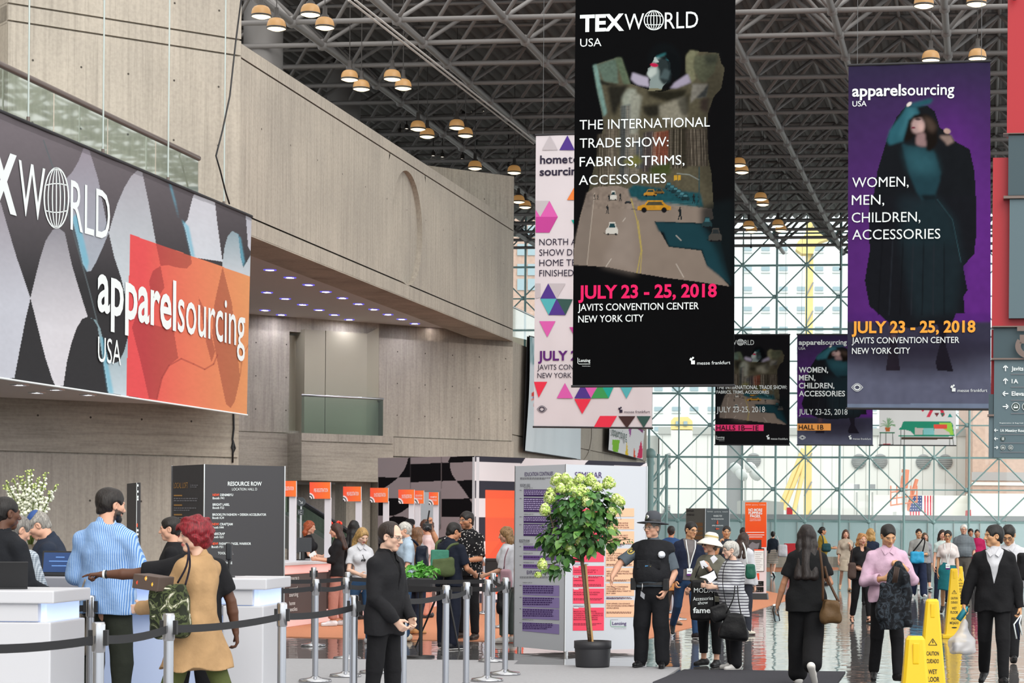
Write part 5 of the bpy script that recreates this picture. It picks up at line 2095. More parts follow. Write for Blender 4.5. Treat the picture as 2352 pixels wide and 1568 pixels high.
line_on(mb, c.R, [E4(757,1240), E4(757,1280), E4(763,1291), E4(880,1292)],.9, mat('print_leaf_green', '#3a8a5a', .7),.008)
TR('Innovative by nature', 786,1308,880,1308,7, M_TGREY)
mb.build('front_schedule', c.t)

# smaller grey and dark column further back
c = Column4('info_column', 1576,1619,1675,1310,1167, 'distant grey and slate info column behind the man in glasses', [mat('slate_column_panel', '#4c565b', .55), mat('grey_column_panel', '#8e8c8a', .55)][::1])
mb = MB()
c.L.p0 = c.g
rect_on(mb, c.L, 1576.8,1168.5,1618.6,1309, MATS['grey_column_panel'],.01)
TLs = lambda s_, x0, y0, x1, y1, cap, m=M_TDARK, b=0.0: text_on(mb, c.L, s_, x0, y0, x1, y1, cap, m, b, .03)
TLs('SEMINAR', 1579,1175,1595,1175,4.5)
TLs('SCHEDULE', 1579,1184,1596,1184,4.5)
for k in range(5):
 rect_on(mb, c.L, 1596,1200 + k * 10,1615,1208 + k * 10, mat('print_tan', '#b98a63', .7),.02)
mb.build('side_lettering', c.t)
mb = MB()
TRs = lambda s_, x0, y0, x1, y1, cap, m=M_TW, b=0.0: text_on(mb, c.R, s_, x0, y0, x1, y1, cap, m, b, .03)
TRs('TEXWORLD', 1623,1176,1636,1176,3)
TRs('apparelsourcing', 1639,1176,1655,1176,3)
TRs('hometextiles', 1658,1176,1671,1176,3)
TRs('WHERE TO?', 1637,1186.5,1657,1186.5,4.2, b=.02)
TRs('VISITOR REGISTRATION', 1632,1193,1661,1193,3, b=.02)
TRs('UPPER CONCOURSE', 1634,1208,1660,1208,3, b=.02)
line_on(mb, c.R, [(1647,1195),(1647,1203)],2.2, M_TOR2,.03)
poly_on(mb, c.R, [(1644,1200),(1650,1200),(1647,1204.5)], M_TOR2,.03)
line_on(mb, c.R, [(1651,1214),(1645,1214)],2.2, M_TOR2,.03)
poly_on(mb, c.R, [(1646,1211),(1646,1217),(1642.5,1214)], M_TOR2,.03)
mb.build('front_lettering', c.t)

# orange totem
gt = ground(1736,1376,.011)
PT = Plane(Vector((gt.x, gt.y, 0)), V)
tt = thing('totem_sign', gt, 'orange and white standing sign saying no more flipping pages', 'sign')
mb = MB()
a0, a1 = PT.ab(1712,1300)[0], PT.ab(1760,1300)[0]
zt0, zt1, zt2 = PT.at(1736,1362).z, PT.at(1736,1255).z, PT.at(1736,1153).z
mb.prism([PT.w(a, z) for a, z in ((a0, zt0),(a1, zt0),(a1, zt2),(a0, zt2))],-PT.n * .04, mat('totem_pale', '#d8cfd2', .5))
mb.build('board', tt)
cv = Canvas(1711.5,1153,1760.5,1256,1.2, '#d9542c')
k_ = np.clip((cv.Y - 1153) / 100,0,1)[..., None]
cv.c = np.array(lin('#e2642f')) * (1 - k_) + np.array(lin('#d8482a')) * k_
cv.cloth('orange_print', Plane(PT.w(0,0,.004), V), M_PRINT, tt)
mb = MB()
mb.prism([PT.w(a0 - .03,.011,.12), PT.w(a1 + .05,.011,.12), PT.w(a1 + .02, zt0,.03), PT.w(a0, zt0,.03)],-PT.n * .3, M_BLACK)
mb.build('base', tt)
mb = MB()
T = lambda *a, m=M_TW, b=0.0: text_on(mb, PT, *a, m, b, .012)
T('NO MORE', 1719,1173.5,1751,1173.7,6.3, b=.03)
T('FLIPPING', 1719.5,1180.6,1750.5,1180.8,6.3, b=.03)
T('PAGES.', 1723,1187.8,1747.5,1188,6.3, b=.03)
T('THE SHOW GUIDE', 1722,1192.5,1748,1192.6,2, b=.01)
T('IS JUST A TAP AWAY', 1722,1196,1748,1196.1,2, b=.01)
T('TEXWORLD', 1713.5,1160,1725,1160,2.2)
T('apparelsourcing', 1727,1160,1741,1160,2.2)
T('hometextiles', 1744,1160,1758,1160,2.2)
for y in (1221.5,1227.5,1232):
 rect_on(mb, PT, 1714, y, 1757 - (y % 3) * 3, y + 1.4, M_TW, .01)
rect_on(mb, PT, 1716,1239,1749,1300, mat('phone_screen', '#33302f', .3),.014)
poly_on(mb, PT, [(1720,1252),(1728,1244),(1737,1248),(1745,1246),(1741,1262),(1730,1270),(1722,1262)], M_TGREY, .018)
rect_on(mb, PT, 1731.5,1259,1755.5,1312, M_TBLACK, .018)
rect_on(mb, PT, 1732.5,1261,1754.5,1311, M_TW, .02)
rect_on(mb, PT, 1732.5,1261,1754.5,1264, M_TOR2,.022)
for k in range(9):
 line_on(mb, PT, [(1735,1269 + k * 4.6),(1752 - k % 3 * 3,1269 + k * 4.6)],.8, M_TGREY, .022)
rect_on(mb, PT, 1728,1316,1744,1331, mat('app_orange', '#e4512d', .6),.012)
for y, s1, s2 in ((1334, 'Download on the', 'App Store'),(1347.5, 'GET IT ON', 'Google play')):
 rect_on(mb, PT, 1717, y, 1754, y + 11.5, M_TBLACK, .012)
 T(s1,1729, y + 3.8,1749, y + 3.8,1.6)
 T(s2,1729, y + 9.5,1751, y + 9.5,4.4)
ring_on(mb, PT, 1723,1340.5,2,2.2,2.2, M_TW, .016,14)
line_on(mb, PT, [(1723,1337.6),(1724.3,1336)],.8, M_TW, .016)
poly_on(mb, PT, [(1720.5,1349.5),(1727,1353.2),(1720.5,1357)], mat('play_teal', '#45b9a8', .6),.016)
mb.build('lettering', tt)

# narrow edge-on sign column against the concrete
PV = Plane(P(318,1200,27), V)
tv = thing('info_column', PV.at(318,1480), 'narrow charcoal sign seen edge-on against the concrete wall', 'sign')
mb = MB()
q = [PV.at(x, y) for x, y in ((312.5,1480),(322.5,1480),(323,1108),(314.5,1108))]
q = [Vector((p.x, p.y, max(p.z, 0))) for p in q]
mb.prism(q, Vector((-.35,.8,0)), M_CH)
mb.build('panel', tv)
mb = MB()
line_on(mb, PV, [(315,1108),(313.5,1300)],1.2, M_TW, .01)
for y, m in ((1112, M_TW),(1126, M_TW),(1138, M_TW),(1144, M_TW),(1215, M_TW),(1224, M_TW),(1235, M_TW),(1249, M_TW)):
 rect_on(mb, PV, 314.5, y, 319, y + 5, m, .01)
text_on(mb, PV, '1', 314.5,1210,317,1210,9, M_TOR2,0,.012)
mb.build('lettering', tv)
# ------------------------------------------------------------------ ceiling lamps
M_SHADE = mat('amber_lamp_shade', '#b08a5c', 0.35, emit='#c08a4a', estr=0.35)
M_LENS = mat('glowing_lamp_lens', '#fff2d8', 0.4, emit='#ffe3b0', estr=3.2)
M_HOUS = mat('lamp_housing', '#3f3b38', 0.5)


def make_lamp(d):
 t = thing('pendant_lamp', (0,0,0), '', 'lamp', 'pendant lamps under the space frame')
 r = d / 2
 mb = MB()
 mb.lathe((0,0,0),[(r * .97,.03),(r * .95,.10),(r * .86,.17),(r * .7,.22),(r * .48,.245)], M_SHADE, 20)
 mb.build('shade', t)
 mb = MB()
 mb.lathe((0,0,0),[(r * .93,-.005),(r, 0),(r, .035),(r * .95,.04)], M_HOUS, 20)
 mb.build('rim', t)
 mb = MB()
 mb.lathe((0,0,0),[(0,-.05),(r * .5,-.04),(r * .94,.0)], M_LENS, 20)
 mb.build('lens', t)
 mb = MB()
 mb.lathe((0,0,0),[(r * .5,.235),(r * .42,.29),(r * .25,.32),(r * .22,.5),(0,.51)], M_HOUS, 14)
 mb.build('housing', t)
 mb = MB()
 mb.tube((0,0,.5),(0,0, DZ - 13.4),.012, M_HOUS, 5)
 mb.build('stem', t)
 return t


lamp0 = make_lamp(.47)
LAMPS = [(600,38, 'lamp hanging nearest the top corner of the concrete wall'),(635,66, 'lower left lamp of the cluster at the top of the concrete wall'),(713,34, 'lamp at the upper right of the cluster over the beam start'),
   (746,64, 'rightmost lamp of the cluster over the start of the beam'),(803,183, 'leftmost lamp of the second cluster along the beam'),(830,205, 'low lamp second from the left in the second cluster along the beam'),
   (901,182, 'upper right lamp of the second cluster along the beam'),(926,203, 'rightmost lamp of the second cluster along the beam'),(960,297, 'leftmost lamp of the third cluster above the round niche'),
   (981,314, 'low lamp second from the left above the round niche'),(1049,294, 'upper right lamp of the cluster above the round niche'),(1069,312, 'rightmost lamp of the cluster above the round niche'),
   (1091,387, 'single lamp just above the block at the beam end'),(1181,397, 'lamp beside the black drop cable over the block edge'),(1191,464, 'upper lamp just left of the triangle banner'),(1206,476, 'lower lamp just left of the triangle banner'),
   (2122,14, 'big lamp at the top edge above the purple banner'),(2243,10, 'big lamp at the top edge left of the red sign'),(2138,139, 'left lamp peeking over the top of the purple banner'),(2245,135, 'right lamp peeking over the top of the purple banner'),
   (1697,380, 'upper lamp half hidden by the black banner edge'),(1704,396, 'lower lamp beside the black banner edge'),(1747,458, 'upper lamp of the pair between the two large banners'),(1752,470, 'lower lamp of the pair between the two large banners'),
   (1720,522, 'upper lamp against the glass right of the black banner'),(1726,532, 'lower lamp against the glass right of the black banner'),(1787,519, 'upper lamp against the glass left of the yellow crane'),(1794,530, 'lower lamp against the glass left of the yellow crane')]
for i, (x, y, lb) in enumerate(LAMPS):
 yy = unroll(x, y)[1]
 Yd = (13.5 - CAMZ) * F / -yy
 t = lamp0 if i == 0 else copy_tree(lamp0)
 t.location = P(x, y, Yd)
 t['label'] = 'amber pendant ' + lb

# small spot lamps high under the frame
for i, (x, y) in enumerate(((919,305),(934,296),(995,358),(1016,361),(1062,365),(1065,265),(1081,258),(1113,256),(1218,230),(1267,215))):
 p = P(x, y, 78)
 if i == 0:
  s0_ = thing('spot_lamp', p, 'tiny bright spot lamp under the dark roof beyond the beam', 'lamp', 'tiny spot lamps under the dark roof')
  mb = MB()
  mb.lathe(p, [(.0,.0),(.075,.02)], mat('spot_lens', '#ffffff', .4, emit='#fff4e0', estr=3),10)
  mb.build('lens', s0_)
  mb = MB()
  mb.lathe(p, [(.085,.0),(.07,.14),(.02,.18),(.012, DZ + .1 - p.z)], M_HOUS, 10)
  mb.build('housing', s0_)
 else:
  c_ = copy_tree(s0_)
  c_.location = p

# ------------------------------------------------------------------ downlights in the white ceiling
M_DL = mat('downlight_lens', '#ffffff', 0.4, emit='#f0f0ff', estr=190)
M_DLR = mat('downlight_ring', '#8f8fd0', 0.4, emit='#5b50ff', estr=.9)


def downlight(px, py, z, label, group, first, blue=True):
 q = ground(px, py, z)
 if first[0] is None:
  t = thing('downlight', q, label, 'light', group)
  mb = MB()
  mb.lathe(q, [(0,-.008),(.095,-.008)], M_DL, 18)
  mb.build('lens', t)
  mb = MB()
  mb.lathe(q, [(.095,-.008),(.1,-.018),(.15,-.016),(.155,0)], M_DLR if blue else M_CHROME, 18)
  mb.build('ring', t)
  first[0] = t
  return
 t = copy_tree(first[0])
 t.location = q
 t['label'] = label


ROWS = [[(180,435),(298,480),(408,523),(510,564),(608,601),(703,636),(793,668),(877,698),(958,726),(1035,752),(1108,777),(1180,801)],
  [(163,568),(270,605),(373,640),(470,671),(560,700),(648,728),(730,753),(814,779)],[(150,673),(247,700),(342,727),(432,753)]]
NTH = ['first', 'second', 'third', 'fourth', 'fifth', 'sixth', 'seventh', 'eighth', 'ninth', 'tenth', 'eleventh', 'twelfth']
first = [None]
for r_, row in enumerate(ROWS):
 for i, (x, y) in enumerate(row):
  downlight(550 + x / 2.57,450 + y / 2.57, zc_, 'blue-white round downlight, %s along the %s row from the concrete beam' % (NTH[i], NTH[r_]), 'downlights in the ceiling under the beam', first)
first = [None]
for (x, y), lb in zip(((45,883),(85,901),(128,894),(203,906)),('first from the left', 'second from the left', 'third from the left', 'rightmost')):
 downlight(x, y, zn0 + .12, 'pale round downlight under the long banner balcony, ' + lb, 'downlights under the balcony', first, False)
first = [None]
for (x, y), lb in zip(((776,1108.5),(808,1112),(838,1114)),('left', 'middle', 'right')):
 downlight(x, y, z_l0, 'round downlight under the ledge by the desks, the %s one' % lb, 'downlights under the ledge', first, False)

# ------------------------------------------------------------------ printed partition wall
gq = ground(1090,1386)
yL, yR = 48.8,50.5
pC, pL, pR_ = P(1090,1047, gq.y), P(868,1051.5, yL), P(1486,1062, yR)
dL_, dR_ = (pL - pC),(pR_ - pC)
dL_.z = dR_.z = 0
tp = thing('partition_wall', gq, 'booth partition printed with black white and orange curves behind the queue', 'partition')
PLt, PRt = Plane(gq, dL_), Plane(gq, dR_)
G5 = lambda x, y: (860 + x / 3.675,1040 + y / 3.675)
yb0 = proj(Vector((pL.x, pL.y, 0)))[1]
yb1 = proj(Vector((pR_.x, pR_.y, 0)))[1]
cv = Canvas(868,1047,1090,1386,1.5, '#9b8f92').warp((868,1051.5),(1090,1047),(868, yb0),(1090,1386))  # left face greyer than the right: its shade is painted into the ground colour
for pts in ([(285,40),(303,40),(303,206),(200,207),(245,150),(272,95)],[(30,203),(200,207),(150,250),(90,290),(30,325)],[(305,95),(562,83),(562,235),(305,248)],
   [(640,32),(860,20),(860,72),(640,82),(620,78),(632,50)],[(568,80),(637,82),(640,125),(655,180),(690,232),(568,238)],[(690,232),(860,228),(860,392),(800,385),(750,310)],
   [(568,388),(800,383),(838,440),(852,490),(842,540),(568,540)],[(30,375),(150,380),(300,380),(290,455),(230,500),(160,530),(30,530)],
   [(60,600),(110,555),(160,532),(240,535),(310,560),(345,600),(345,640),(30,640)],[(780,620),(830,560),(860,520),(860,1010),(700,1010)],
   [(30,700),(300,690),(400,800),(300,900),(30,900)],[(420,900),(700,860),(700,1000),(420,1050)],[(800,1100),(860,1050),(860,1280),(650,1280)]):
 cv.poly([G5(*p) for p in pts], '#131114')
for x in (303,566):
 cv.line([G5(x, 30), G5(x, 300)],1, '#4a4446', .8)
cv.cloth('left_panel', PLt, M_PRINT, tp)
mb = MB()
rect_on(mb, PLt, *G5(345,318), *G5(560,640), mat('door_frame_grey', '#7d7d7f', .5),.012)
rect_on(mb, PLt, *G5(352,330), *G5(552,605), mat('window_pale_glass', '#b3bcc3', .3),.02)
rect_on(mb, PLt, *G5(345,602), *G5(560,640), MATS['door_frame_grey'],.03)
mb.build('hatch', tp)
cv = Canvas(1090,1047,1486,1386,1.5, '#dcdade').warp((1090,1047),(1486,1062),(1090,1386),(1486, yb1))
DK, OR = '#3a3b45', '#f2684a'
for pts, col in (([(850,20),(1275,40),(1240,92),(1222,85),(850,73)], DK),([(850,230),(1240,243),(1240,315),(940,313),(940,382),(850,380)], DK),([(850,538),(940,542),(940,746),(850,742)], DK),
     ([(850,895),(938,852),(938,920),(850,920)], DK),([(1810,58),(2300,78),(2245,112),(1770,100)], DK),([(2240,225),(2300,242),(2300,420),(2240,402)], DK),([(2240,570),(2300,600),(2240,665)], DK),
     ([(850,1010),(1180,1010),(1180,1060),(850,1060)], DK),([(850,1180),(960,1190),(960,1275),(850,1275)], DK),([(850,1235),(1200,1235),(1200,1275),(850,1275)], DK),
     ([(938,313),(1260,318),(1260,1190),(938,1190)], OR)):
 cv.poly([G5(*p) for p in pts], col)
cv.poly([G5(*p) for p in ((938,385),(1260,390),(1260,545),(938,540))], '#ff6f4c', 1)
cv.poly([G5(*p) for p in ((938,900),(1060,745),(1260,690),(1260,900))], '#d95b44', .6)
cv.poly([G5(*p) for p in ((938,545),(1260,550),(1260,690),(1060,745),(938,750))], '#e2654b', .8)
cv.cloth('right_panel', PRt, M_PRINT, tp)
mb = MB()
for pl_, d_ in ((PLt, dL_),(PRt, dR_)):
 L_ = d_.length
 mb.prism([pl_.w(0,0,-.02), pl_.w(L_, 0,-.02), pl_.w(L_, pC.z - .02,-.02), pl_.w(0, pC.z - .02,-.02)],-pl_.n * .08, M_WHITE)
mb.build('back_frame', tp)

# ------------------------------------------------------------------ registration desks
d0 = ground(655,1442)
d1 = ground(778,1429)
DD = U.copy()
DN = Vector((DD.y, -DD.x, 0))       # towards the people
M_DB = mat('dark_brown_front', '#3a2c2a', .5)
M_GLOWP = mat('lit_pink_edge', '#e9c9c6', .4, emit='#ff8f86', estr=.35)
M_PLINTH = mat('lit_pink_plinth', '#d8c0bd', .4, emit='#ff9a90', estr=.22)


def at_y(Y):
 return d0 + DD * ((Y - d0.y) / DD.y)


def desk(Y0, Y1, label):
 a, b = at_y(Y0), at_y(Y1)
 L = (b - a).length
 t = thing('registration_desk', a, label, 'desk', 'registration desks along the orange carpet')
 c = (a + b) / 2 - DN * .4
 mb = MB()
 n = 2
 for k in range(n):
  e0, e1 = a + DD * (L * k / n + .03), a + DD * (L * (k + 1) / n - .03)
  mb.bbox((e0 + e1) / 2 - DN * .38 + Zv * .52, DD * (e1 - e0).length / 2, DN * .35, Zv * .36, M_DB, .015)
 mb.build('front_panels', t)
 mb = MB()
 mb.bbox(c + Zv * .0905, DD * L / 2, DN * .42, Zv * .0795, M_PLINTH, .01)
 mb.build('plinth', t)
 mb = MB()
 mb.bbox(c + Zv * .94, DD * (L / 2 - .02), DN * .4, Zv * .075, M_GLOWP, .02)
 mb.build('lit_band', t)
 mb = MB()
 mb.bbox(c + Zv * 1.04, DD * (L / 2 + .03), DN * .45, Zv * .028, M_WHITE, .01)
 mb.build('desktop', t)
 pl_ = Plane(a + DN * -.02, DD)
 mb = MB()
 for k in range(n):
  o_ = L * (k + .12) / n
  for s_, z, c_, w in (('TEXWORLD', .76,.06,.5),('apparel', .6,.07,.42),('sourcing', .5,.07,.45),('home', .36,.07,.3),('textiles', .26,.07,.42)):
   vs, fs = text_mesh(s_)
   xs = [v[0] for v in vs]
   sc = min(w, L / n * .75) / (max(xs) - min(xs))
   mb.add([pl_.w(o_ + v[0] * sc, z + v[1] * c_ / CAP, .004) for v in vs], fs if pl_.d.cross(Zv).dot(pl_.n) > 0 else [f[::-1] for f in fs], M_TW)
 mb.build('lettering', t)
 return t


desk(32.2,36.9, 'nearest registration desk with dark front, partly behind the charcoal column')
desk(38.2,41.4, 'registration desk second along the row, behind the red flowers')
desk(42.2,45.6, 'farthest registration desk by the printed partition')

M_POST = mat('white_post', '#c9c8ce', .5)
for i, (px, yt, yb_, x0, x1, Y, s_, lb) in enumerate(((669,1104,1140,640,680,36, 'PRE-REGISTRATION', 'registration post sign cut off by the charcoal column'),(750,1107,1145,711,758.5,38.6, 'PRE-REGISTRATION', 'orange pre-registration post sign nearest the charcoal column'),
              (821,1117,1151,788,829,40.6, 'PRE-REGISTRATION', 'orange pre-registration post sign above the black-haired clerk'),(884,1120,1153.5,850,891,42.4, 'ON SITE REGISTRATION', 'orange on-site post sign above the man in the black suit'),
              (943,1124,1156.5,915,951,43.4, 'ON SITE REGISTRATION', 'orange on-site post sign in front of the curved black print'),(957,1126,1156,951,973,44.2, 'EDUCATION', 'narrow orange post sign touching the on-site sign'),
              (999,1130,1159,985,1006.5,45.2, 'EXHIBITOR', 'small orange post sign furthest along the desks'))):
 pl_ = Plane(P(px, 1200, Y), V)
 b_ = P(px, 1300, Y)
 t = thing('post_sign', (b_.x, b_.y, 1.05), lb, 'sign', 'orange signs on white posts along the desks')
 w = .055
 top_ = pl_.at(px, yb_ - 3).z
 mb = MB()
 mb.bbox(Vector((b_.x, b_.y + .1,(1.05 + top_) / 2)),(w, 0,0),(0, w, 0),(0,0,(top_ - 1.05) / 2), M_POST, .006)
 mb.build('post', t)
 cv = Canvas(x0, yt, x1, yb_, 1.0, '#f0603e')
 k_ = np.clip((cv.X - x0) / (x1 - x0),0,1)[..., None]
 cv.c = np.array(lin('#ee5a44')) * (1 - k_) + np.array(lin('#f07a3c')) * k_
 for k in range(4):
  cv.ell(x0, yb_, (11 - k * 2.6),(13 - k * 3), '#e8e4e6' if k % 2 == 0 else '#2b2a30')
 cv.cloth('printed_board', pl_, M_PRINT, t)
 mb = MB()
 mb.prism([pl_.at(x, y) - pl_.n * .006 for x, y in ((x0, yb_),(x1, yb_),(x1, yt),(x0, yt))],-pl_.n * .04, M_POST)
 mb.build('backing_board', t)
 mb = MB()
 m_ = (yb_ + yt) / 2
 if x1 - x0 > 30:
  text_on(mb, pl_, s_, x0 + (x1 - x0) * .22, m_ + 4, x1 - 5, m_ + 3.5,9, M_TW, 0,.01)
 else:
  text_on(mb, pl_, s_, x0 + 4, m_ - 1, x1 - 3, m_ - 1,4.5, M_TW, 0,.01)
  text_on(mb, pl_, 'REGISTRATION', x0 + 4, m_ + 6, x1 - 3, m_ + 6,4.5, M_TW, 0,.01)
 mb.build('lettering', t)

M_SCRN = mat('dark_screen', '#15161b', .25)


def monitor(p, yaw, label, w=.38, h=.25):
 t = thing('monitor', p, label, 'monitor')
 d = Vector((math.cos(yaw), math.sin(yaw),0))
 n = Vector((-d.y, d.x, 0))
 mb = MB()
 mb.bbox(p + Zv * (.14 + h / 2), d * w / 2, n * .018, Zv * h / 2, M_SCRN, .008)
 mb.build('screen', t)
 mb = MB()
 mb.box(p + Zv * .08, d * .03, n * .015, Zv * .08, M_BLACK)
 mb.bbox(p + Zv * .008, d * .11, n * .08, Zv * .008, M_BLACK, .004)
 mb.build('stand', t)


ZD = 1.068
for px, Y, yw, lb in ((672,34.2,.5, 'black monitor low at the near end of the first desk'),(716,37.6 - 1.0,.9, 'dark tablet screen in front of the red-haired clerk'),(738,39.6,.7, 'monitor on a stand beside the white post and flowers'),(847,43.5,.4, 'monitor behind the blonde woman in white')):
 q = at_y(Y) - DN * .38
 monitor(Vector((q.x, q.y, ZD)), yw, lb)
# little sign frame and grass plant on the first desk
q = at_y(33.5) - DN * .25
tf = thing('sign_frame', (q.x, q.y, ZD), 'small black framed notice on the first registration desk', 'frame')
mb = MB()
mb.bbox(Vector((q.x, q.y, ZD + .13)),(.09,.02,0),(0,.012,0),(0,.03,.12), M_BLACK, .006)
mb.build('frame', tf)
mb = MB()
mb.box(Vector((q.x, q.y - .014, ZD + .13)),(.075,.016,0),(0,.004,0),(0,.027,.1), M_TW)
mb.build('notice', tf)


def grass_pot(p, label, r=.1, h=.3, n=60, col='#5d8a3a', pot=True, seed=1):
 t = thing('potted_grass', p, label, 'plant')
 rr = random.Random(seed)
 m = mat('grass_' + col[1:], col, .6)
 mb = MB()
 mb.lathe(p, [(r * .7,0),(r, .12),(r * .9,.12),(0,.1)], M_WHITE, 14)
 mb.build('pot', t)
 mb = MB()
 for k in range(n):
  a, d_ = rr.uniform(0,6.28), rr.uniform(0, r * .7)
  b0 = Vector(p) + Vector((math.cos(a) * d_, math.sin(a) * d_, .1))
  tip = b0 + Vector((math.cos(a) * rr.uniform(.3,1) * r * 1.6, math.sin(a) * rr.uniform(.3,1) * r * 1.6, h * rr.uniform(.6,1)))
  mid = (b0 + tip) / 2 + Zv * h * .15
  s_ = Vector((-math.sin(a), math.cos(a),0)) * .008
  mb.add([b0 - s_, b0 + s_, mid + s_, mid - s_, tip],[(0,1,2,3),(3,2,4)], m)
 o_ = mb.build('blades', t)
 o_['kind'] = 'stuff'
 return t


q = at_y(34.4) - DN * .35
grass_pot((q.x, q.y, ZD), 'tuft of yellow-green grass in a pot on the first desk', .09,.28,60, '#8fa03a', seed=2)
# red flowers
q = P(770,1240,39.5)
tr_ = thing('flower_vase', (q.x, q.y, ZD), 'red carnations in a vase beside the white registration post', 'flowers')
mb = MB()
mb.lathe((q.x, q.y, ZD),[(.05,0),(.07,.12),(.045,.22),(.055,.24)], mat('green_vase_glass', '#5f8f6a', .2),12)
mb.build('vase', tr_)
mb = MB()
for x, y in ((758,1204),(779,1203),(768,1212)):
 mb.path([Vector((q.x, q.y, ZD + .15)),(Vector((q.x, q.y, ZD + .3)) + P(x, y, 39.5)) / 2, P(x, y, 39.5)],.008, mat('stem_green', '#4c7a3a', .6),5)
mb.build('stems', tr_)
for x, y in ((758,1203),(779,1202),(768,1210)):
 mb = MB()
 rr = random.Random(x)
 c_ = P(x, y, 39.5)
 for k in range(26):
  v = Vector((rr.gauss(0,1), rr.gauss(0,1), rr.gauss(0,1))).normalized()
  mb.ball(c_ + v * .04,.022, mat('carnation_red', '#e8432e', .6),6)
 mb.build('flower_head', tr_)
# planter between the belts
q = ground(966,1509)
tpn = thing('planter', q, 'green leafy plant in a dark planter on a slim stand behind the belts', 'plant')
mb = MB()
zpl = P(966,1326, q.y).z
mb.bbox(Vector((q.x, q.y, zpl - .09)),(.16,0,0),(0,.16,0),(0,0,.09), M_BLACK, .02)
mb.tube((q.x, q.y, .02),(q.x, q.y, zpl - .1),.025, M_BLACK, 8)
mb.lathe((q.x, q.y, 0),[(.18,0),(.18,.02),(0,.025)], M_BLACK, 16)
mb.build('box', tpn)
mb = MB()
rr = random.Random(11)
for k in range(170):
 a, d_ = rr.uniform(0,6.28), rr.uniform(0,.24)
 c_ = Vector((q.x + math.cos(a) * d_, q.y + math.sin(a) * d_, zpl + rr.uniform(-.02,.16) * (1.2 - d_ * 2)))
 u_ = Vector((rr.gauss(0,1), rr.gauss(0,1), rr.gauss(0,.6))).normalized() * .05
 v_ = u_.cross(Vector((rr.gauss(0,1), rr.gauss(0,1),1))).normalized() * .025
 mb.add([c_ - u_, c_ + v_, c_ + u_, c_ - v_],[(0,1,2,3)], mat('salad_green', '#58a03c', .5))
o_ = mb.build('foliage', tpn)
o_['kind'] = 'stuff'
# dark table by the partition, and the red counter far away
q = ground(1120,1411)
tt_ = thing('table', q, 'black draped table in front of the orange partition print', 'table')
a_, b_ = P(1086,1283, q.y), P(1152,1283, q.y)
mb = MB()
mb.bbox(Vector(((a_.x + b_.x) / 2, q.y + .3, a_.z - .02)),((b_.x - a_.x) / 2,0,0),(0,.3,0),(0,0,.025), M_BLACK, .008)
mb.build('tabletop', tt_)
mb = MB()
mb.bbox(Vector(((a_.x + b_.x) / 2, q.y + .3, a_.z - .17)),((b_.x - a_.x) / 2 - .01,0,0),(0,.29,0),(0,0,.13), M_BLACK, .01)
mb.build('skirt', tt_)
for sx in (-1,1):
 for sy in (0.06,.54):
  mb = MB()
  mb.tube(Vector(((a_.x + b_.x) / 2 + sx * ((b_.x - a_.x) / 2 - .05), q.y + sy, 0)), Vector(((a_.x + b_.x) / 2 + sx * ((b_.x - a_.x) / 2 - .05), q.y + sy, a_.z - .1)),.02, M_CHROME, 8)
  mb.build('leg', tt_)
q = ground(1845,1306)
mb = MB()
a_, b_ = P(1802,1248, q.y), P(1893,1246, q.y)
mb.prism([Vector((a_.x + .35, q.y, 0)), Vector((b_.x, q.y, 0)), Vector((b_.x, q.y, b_.z)), Vector((a_.x, q.y, a_.z))],(0,1.2,0), M_RED)
tag(mb.build('counter'), 'bright red counter far away near the glass front', 'counter')

# escalator behind the desks
Ye = 57.0
te = thing('escalator', P(720,1260, Ye), 'escalator with black handrails slanting down behind the desks', 'escalator')
for dy, Yk in ((0, Ye),(4, Ye + 1.4)):
 h0, h1 = P(640,1118 + dy, Yk), P(800,1219 + dy, Yk)
 mb = MB()
 mb.path([h0, h1, h1 + Vector((.3,0,-.12))],.05, M_BLACK, 8)
 mb.build('handrail', te)
 mb = MB()
 dz = Vector((0,0,-.62))
 mb.quad(h0 + dz, h1 + dz, h1, h0, M_GLASS_N)
 mb.build('glass_side', te)
mb = MB()
h0, h1 = P(640,1175, Ye), P(800,1276, Ye)
mb.prism([h0, h1, h1 - Zv * .5, h0 - Zv * .9],(0,1.4,0), mat('escalator_skirt', '#6f706c', .4,.5))
mb.build('truss', te)
for (x, y, r, sq) in ((691,1152,10.5,0),(690,1176,9,1)):
 pl_ = Plane(P(x, y, Ye - .3), V)
 t_ = thing('wall_sign', P(x, y, Ye - .3), 'small square grey sign by the escalator' if sq else 'round grey sign with a white arrow by the escalator', 'sign')
 mb = MB()
 k_ = 4 if sq else 20
 pts = [pl_.at(x + r * math.cos(6.283 * i / k_ + (.785 if sq else 0)), y + r * math.sin(6.283 * i / k_ + (.785 if sq else 0))) for i in range(k_)]
 mb.prism(pts, -pl_.n * .03, mat('sign_mid_grey', '#5d6366', .5))
 mb.build('plate', t_)
 mb = MB()
 if sq:
  text_on(mb, pl_, '1C', x - 4, y + 3.5, x + 4, y + 3.5,7, M_TW, 0.01,.01)
 else:
  line_on(mb, pl_, [(x - 4, y - 4),(x + 4, y + 4)],1.6, M_TW, .01)
  line_on(mb, pl_, [(x - 1, y + 4),(x + 4, y + 4),(x + 4, y - 1)],1.6, M_TW, .01)
 mb.build('symbol', t_)
 mb = MB()
 mb.tube(pl_.at(x, y) + Vector((0,.05,0)), Vector((pl_.at(x, y).x, pl_.at(x, y).y + .05,.0)),.02, M_CHROME, 6)
 mb.build('post', t_)

# ------------------------------------------------------------------ white lit counters on the left
M_GLOW = mat('lit_blue_strip', '#dfe9ff', .4, emit='#a9c6ff', estr=.75)
M_GLOW2 = mat('lit_blue_panel', '#c3cde0', .5, emit='#9fbcf5', estr=.28)
M_SILV = mat('silver_band', '#a5a6ad', .4,.3)


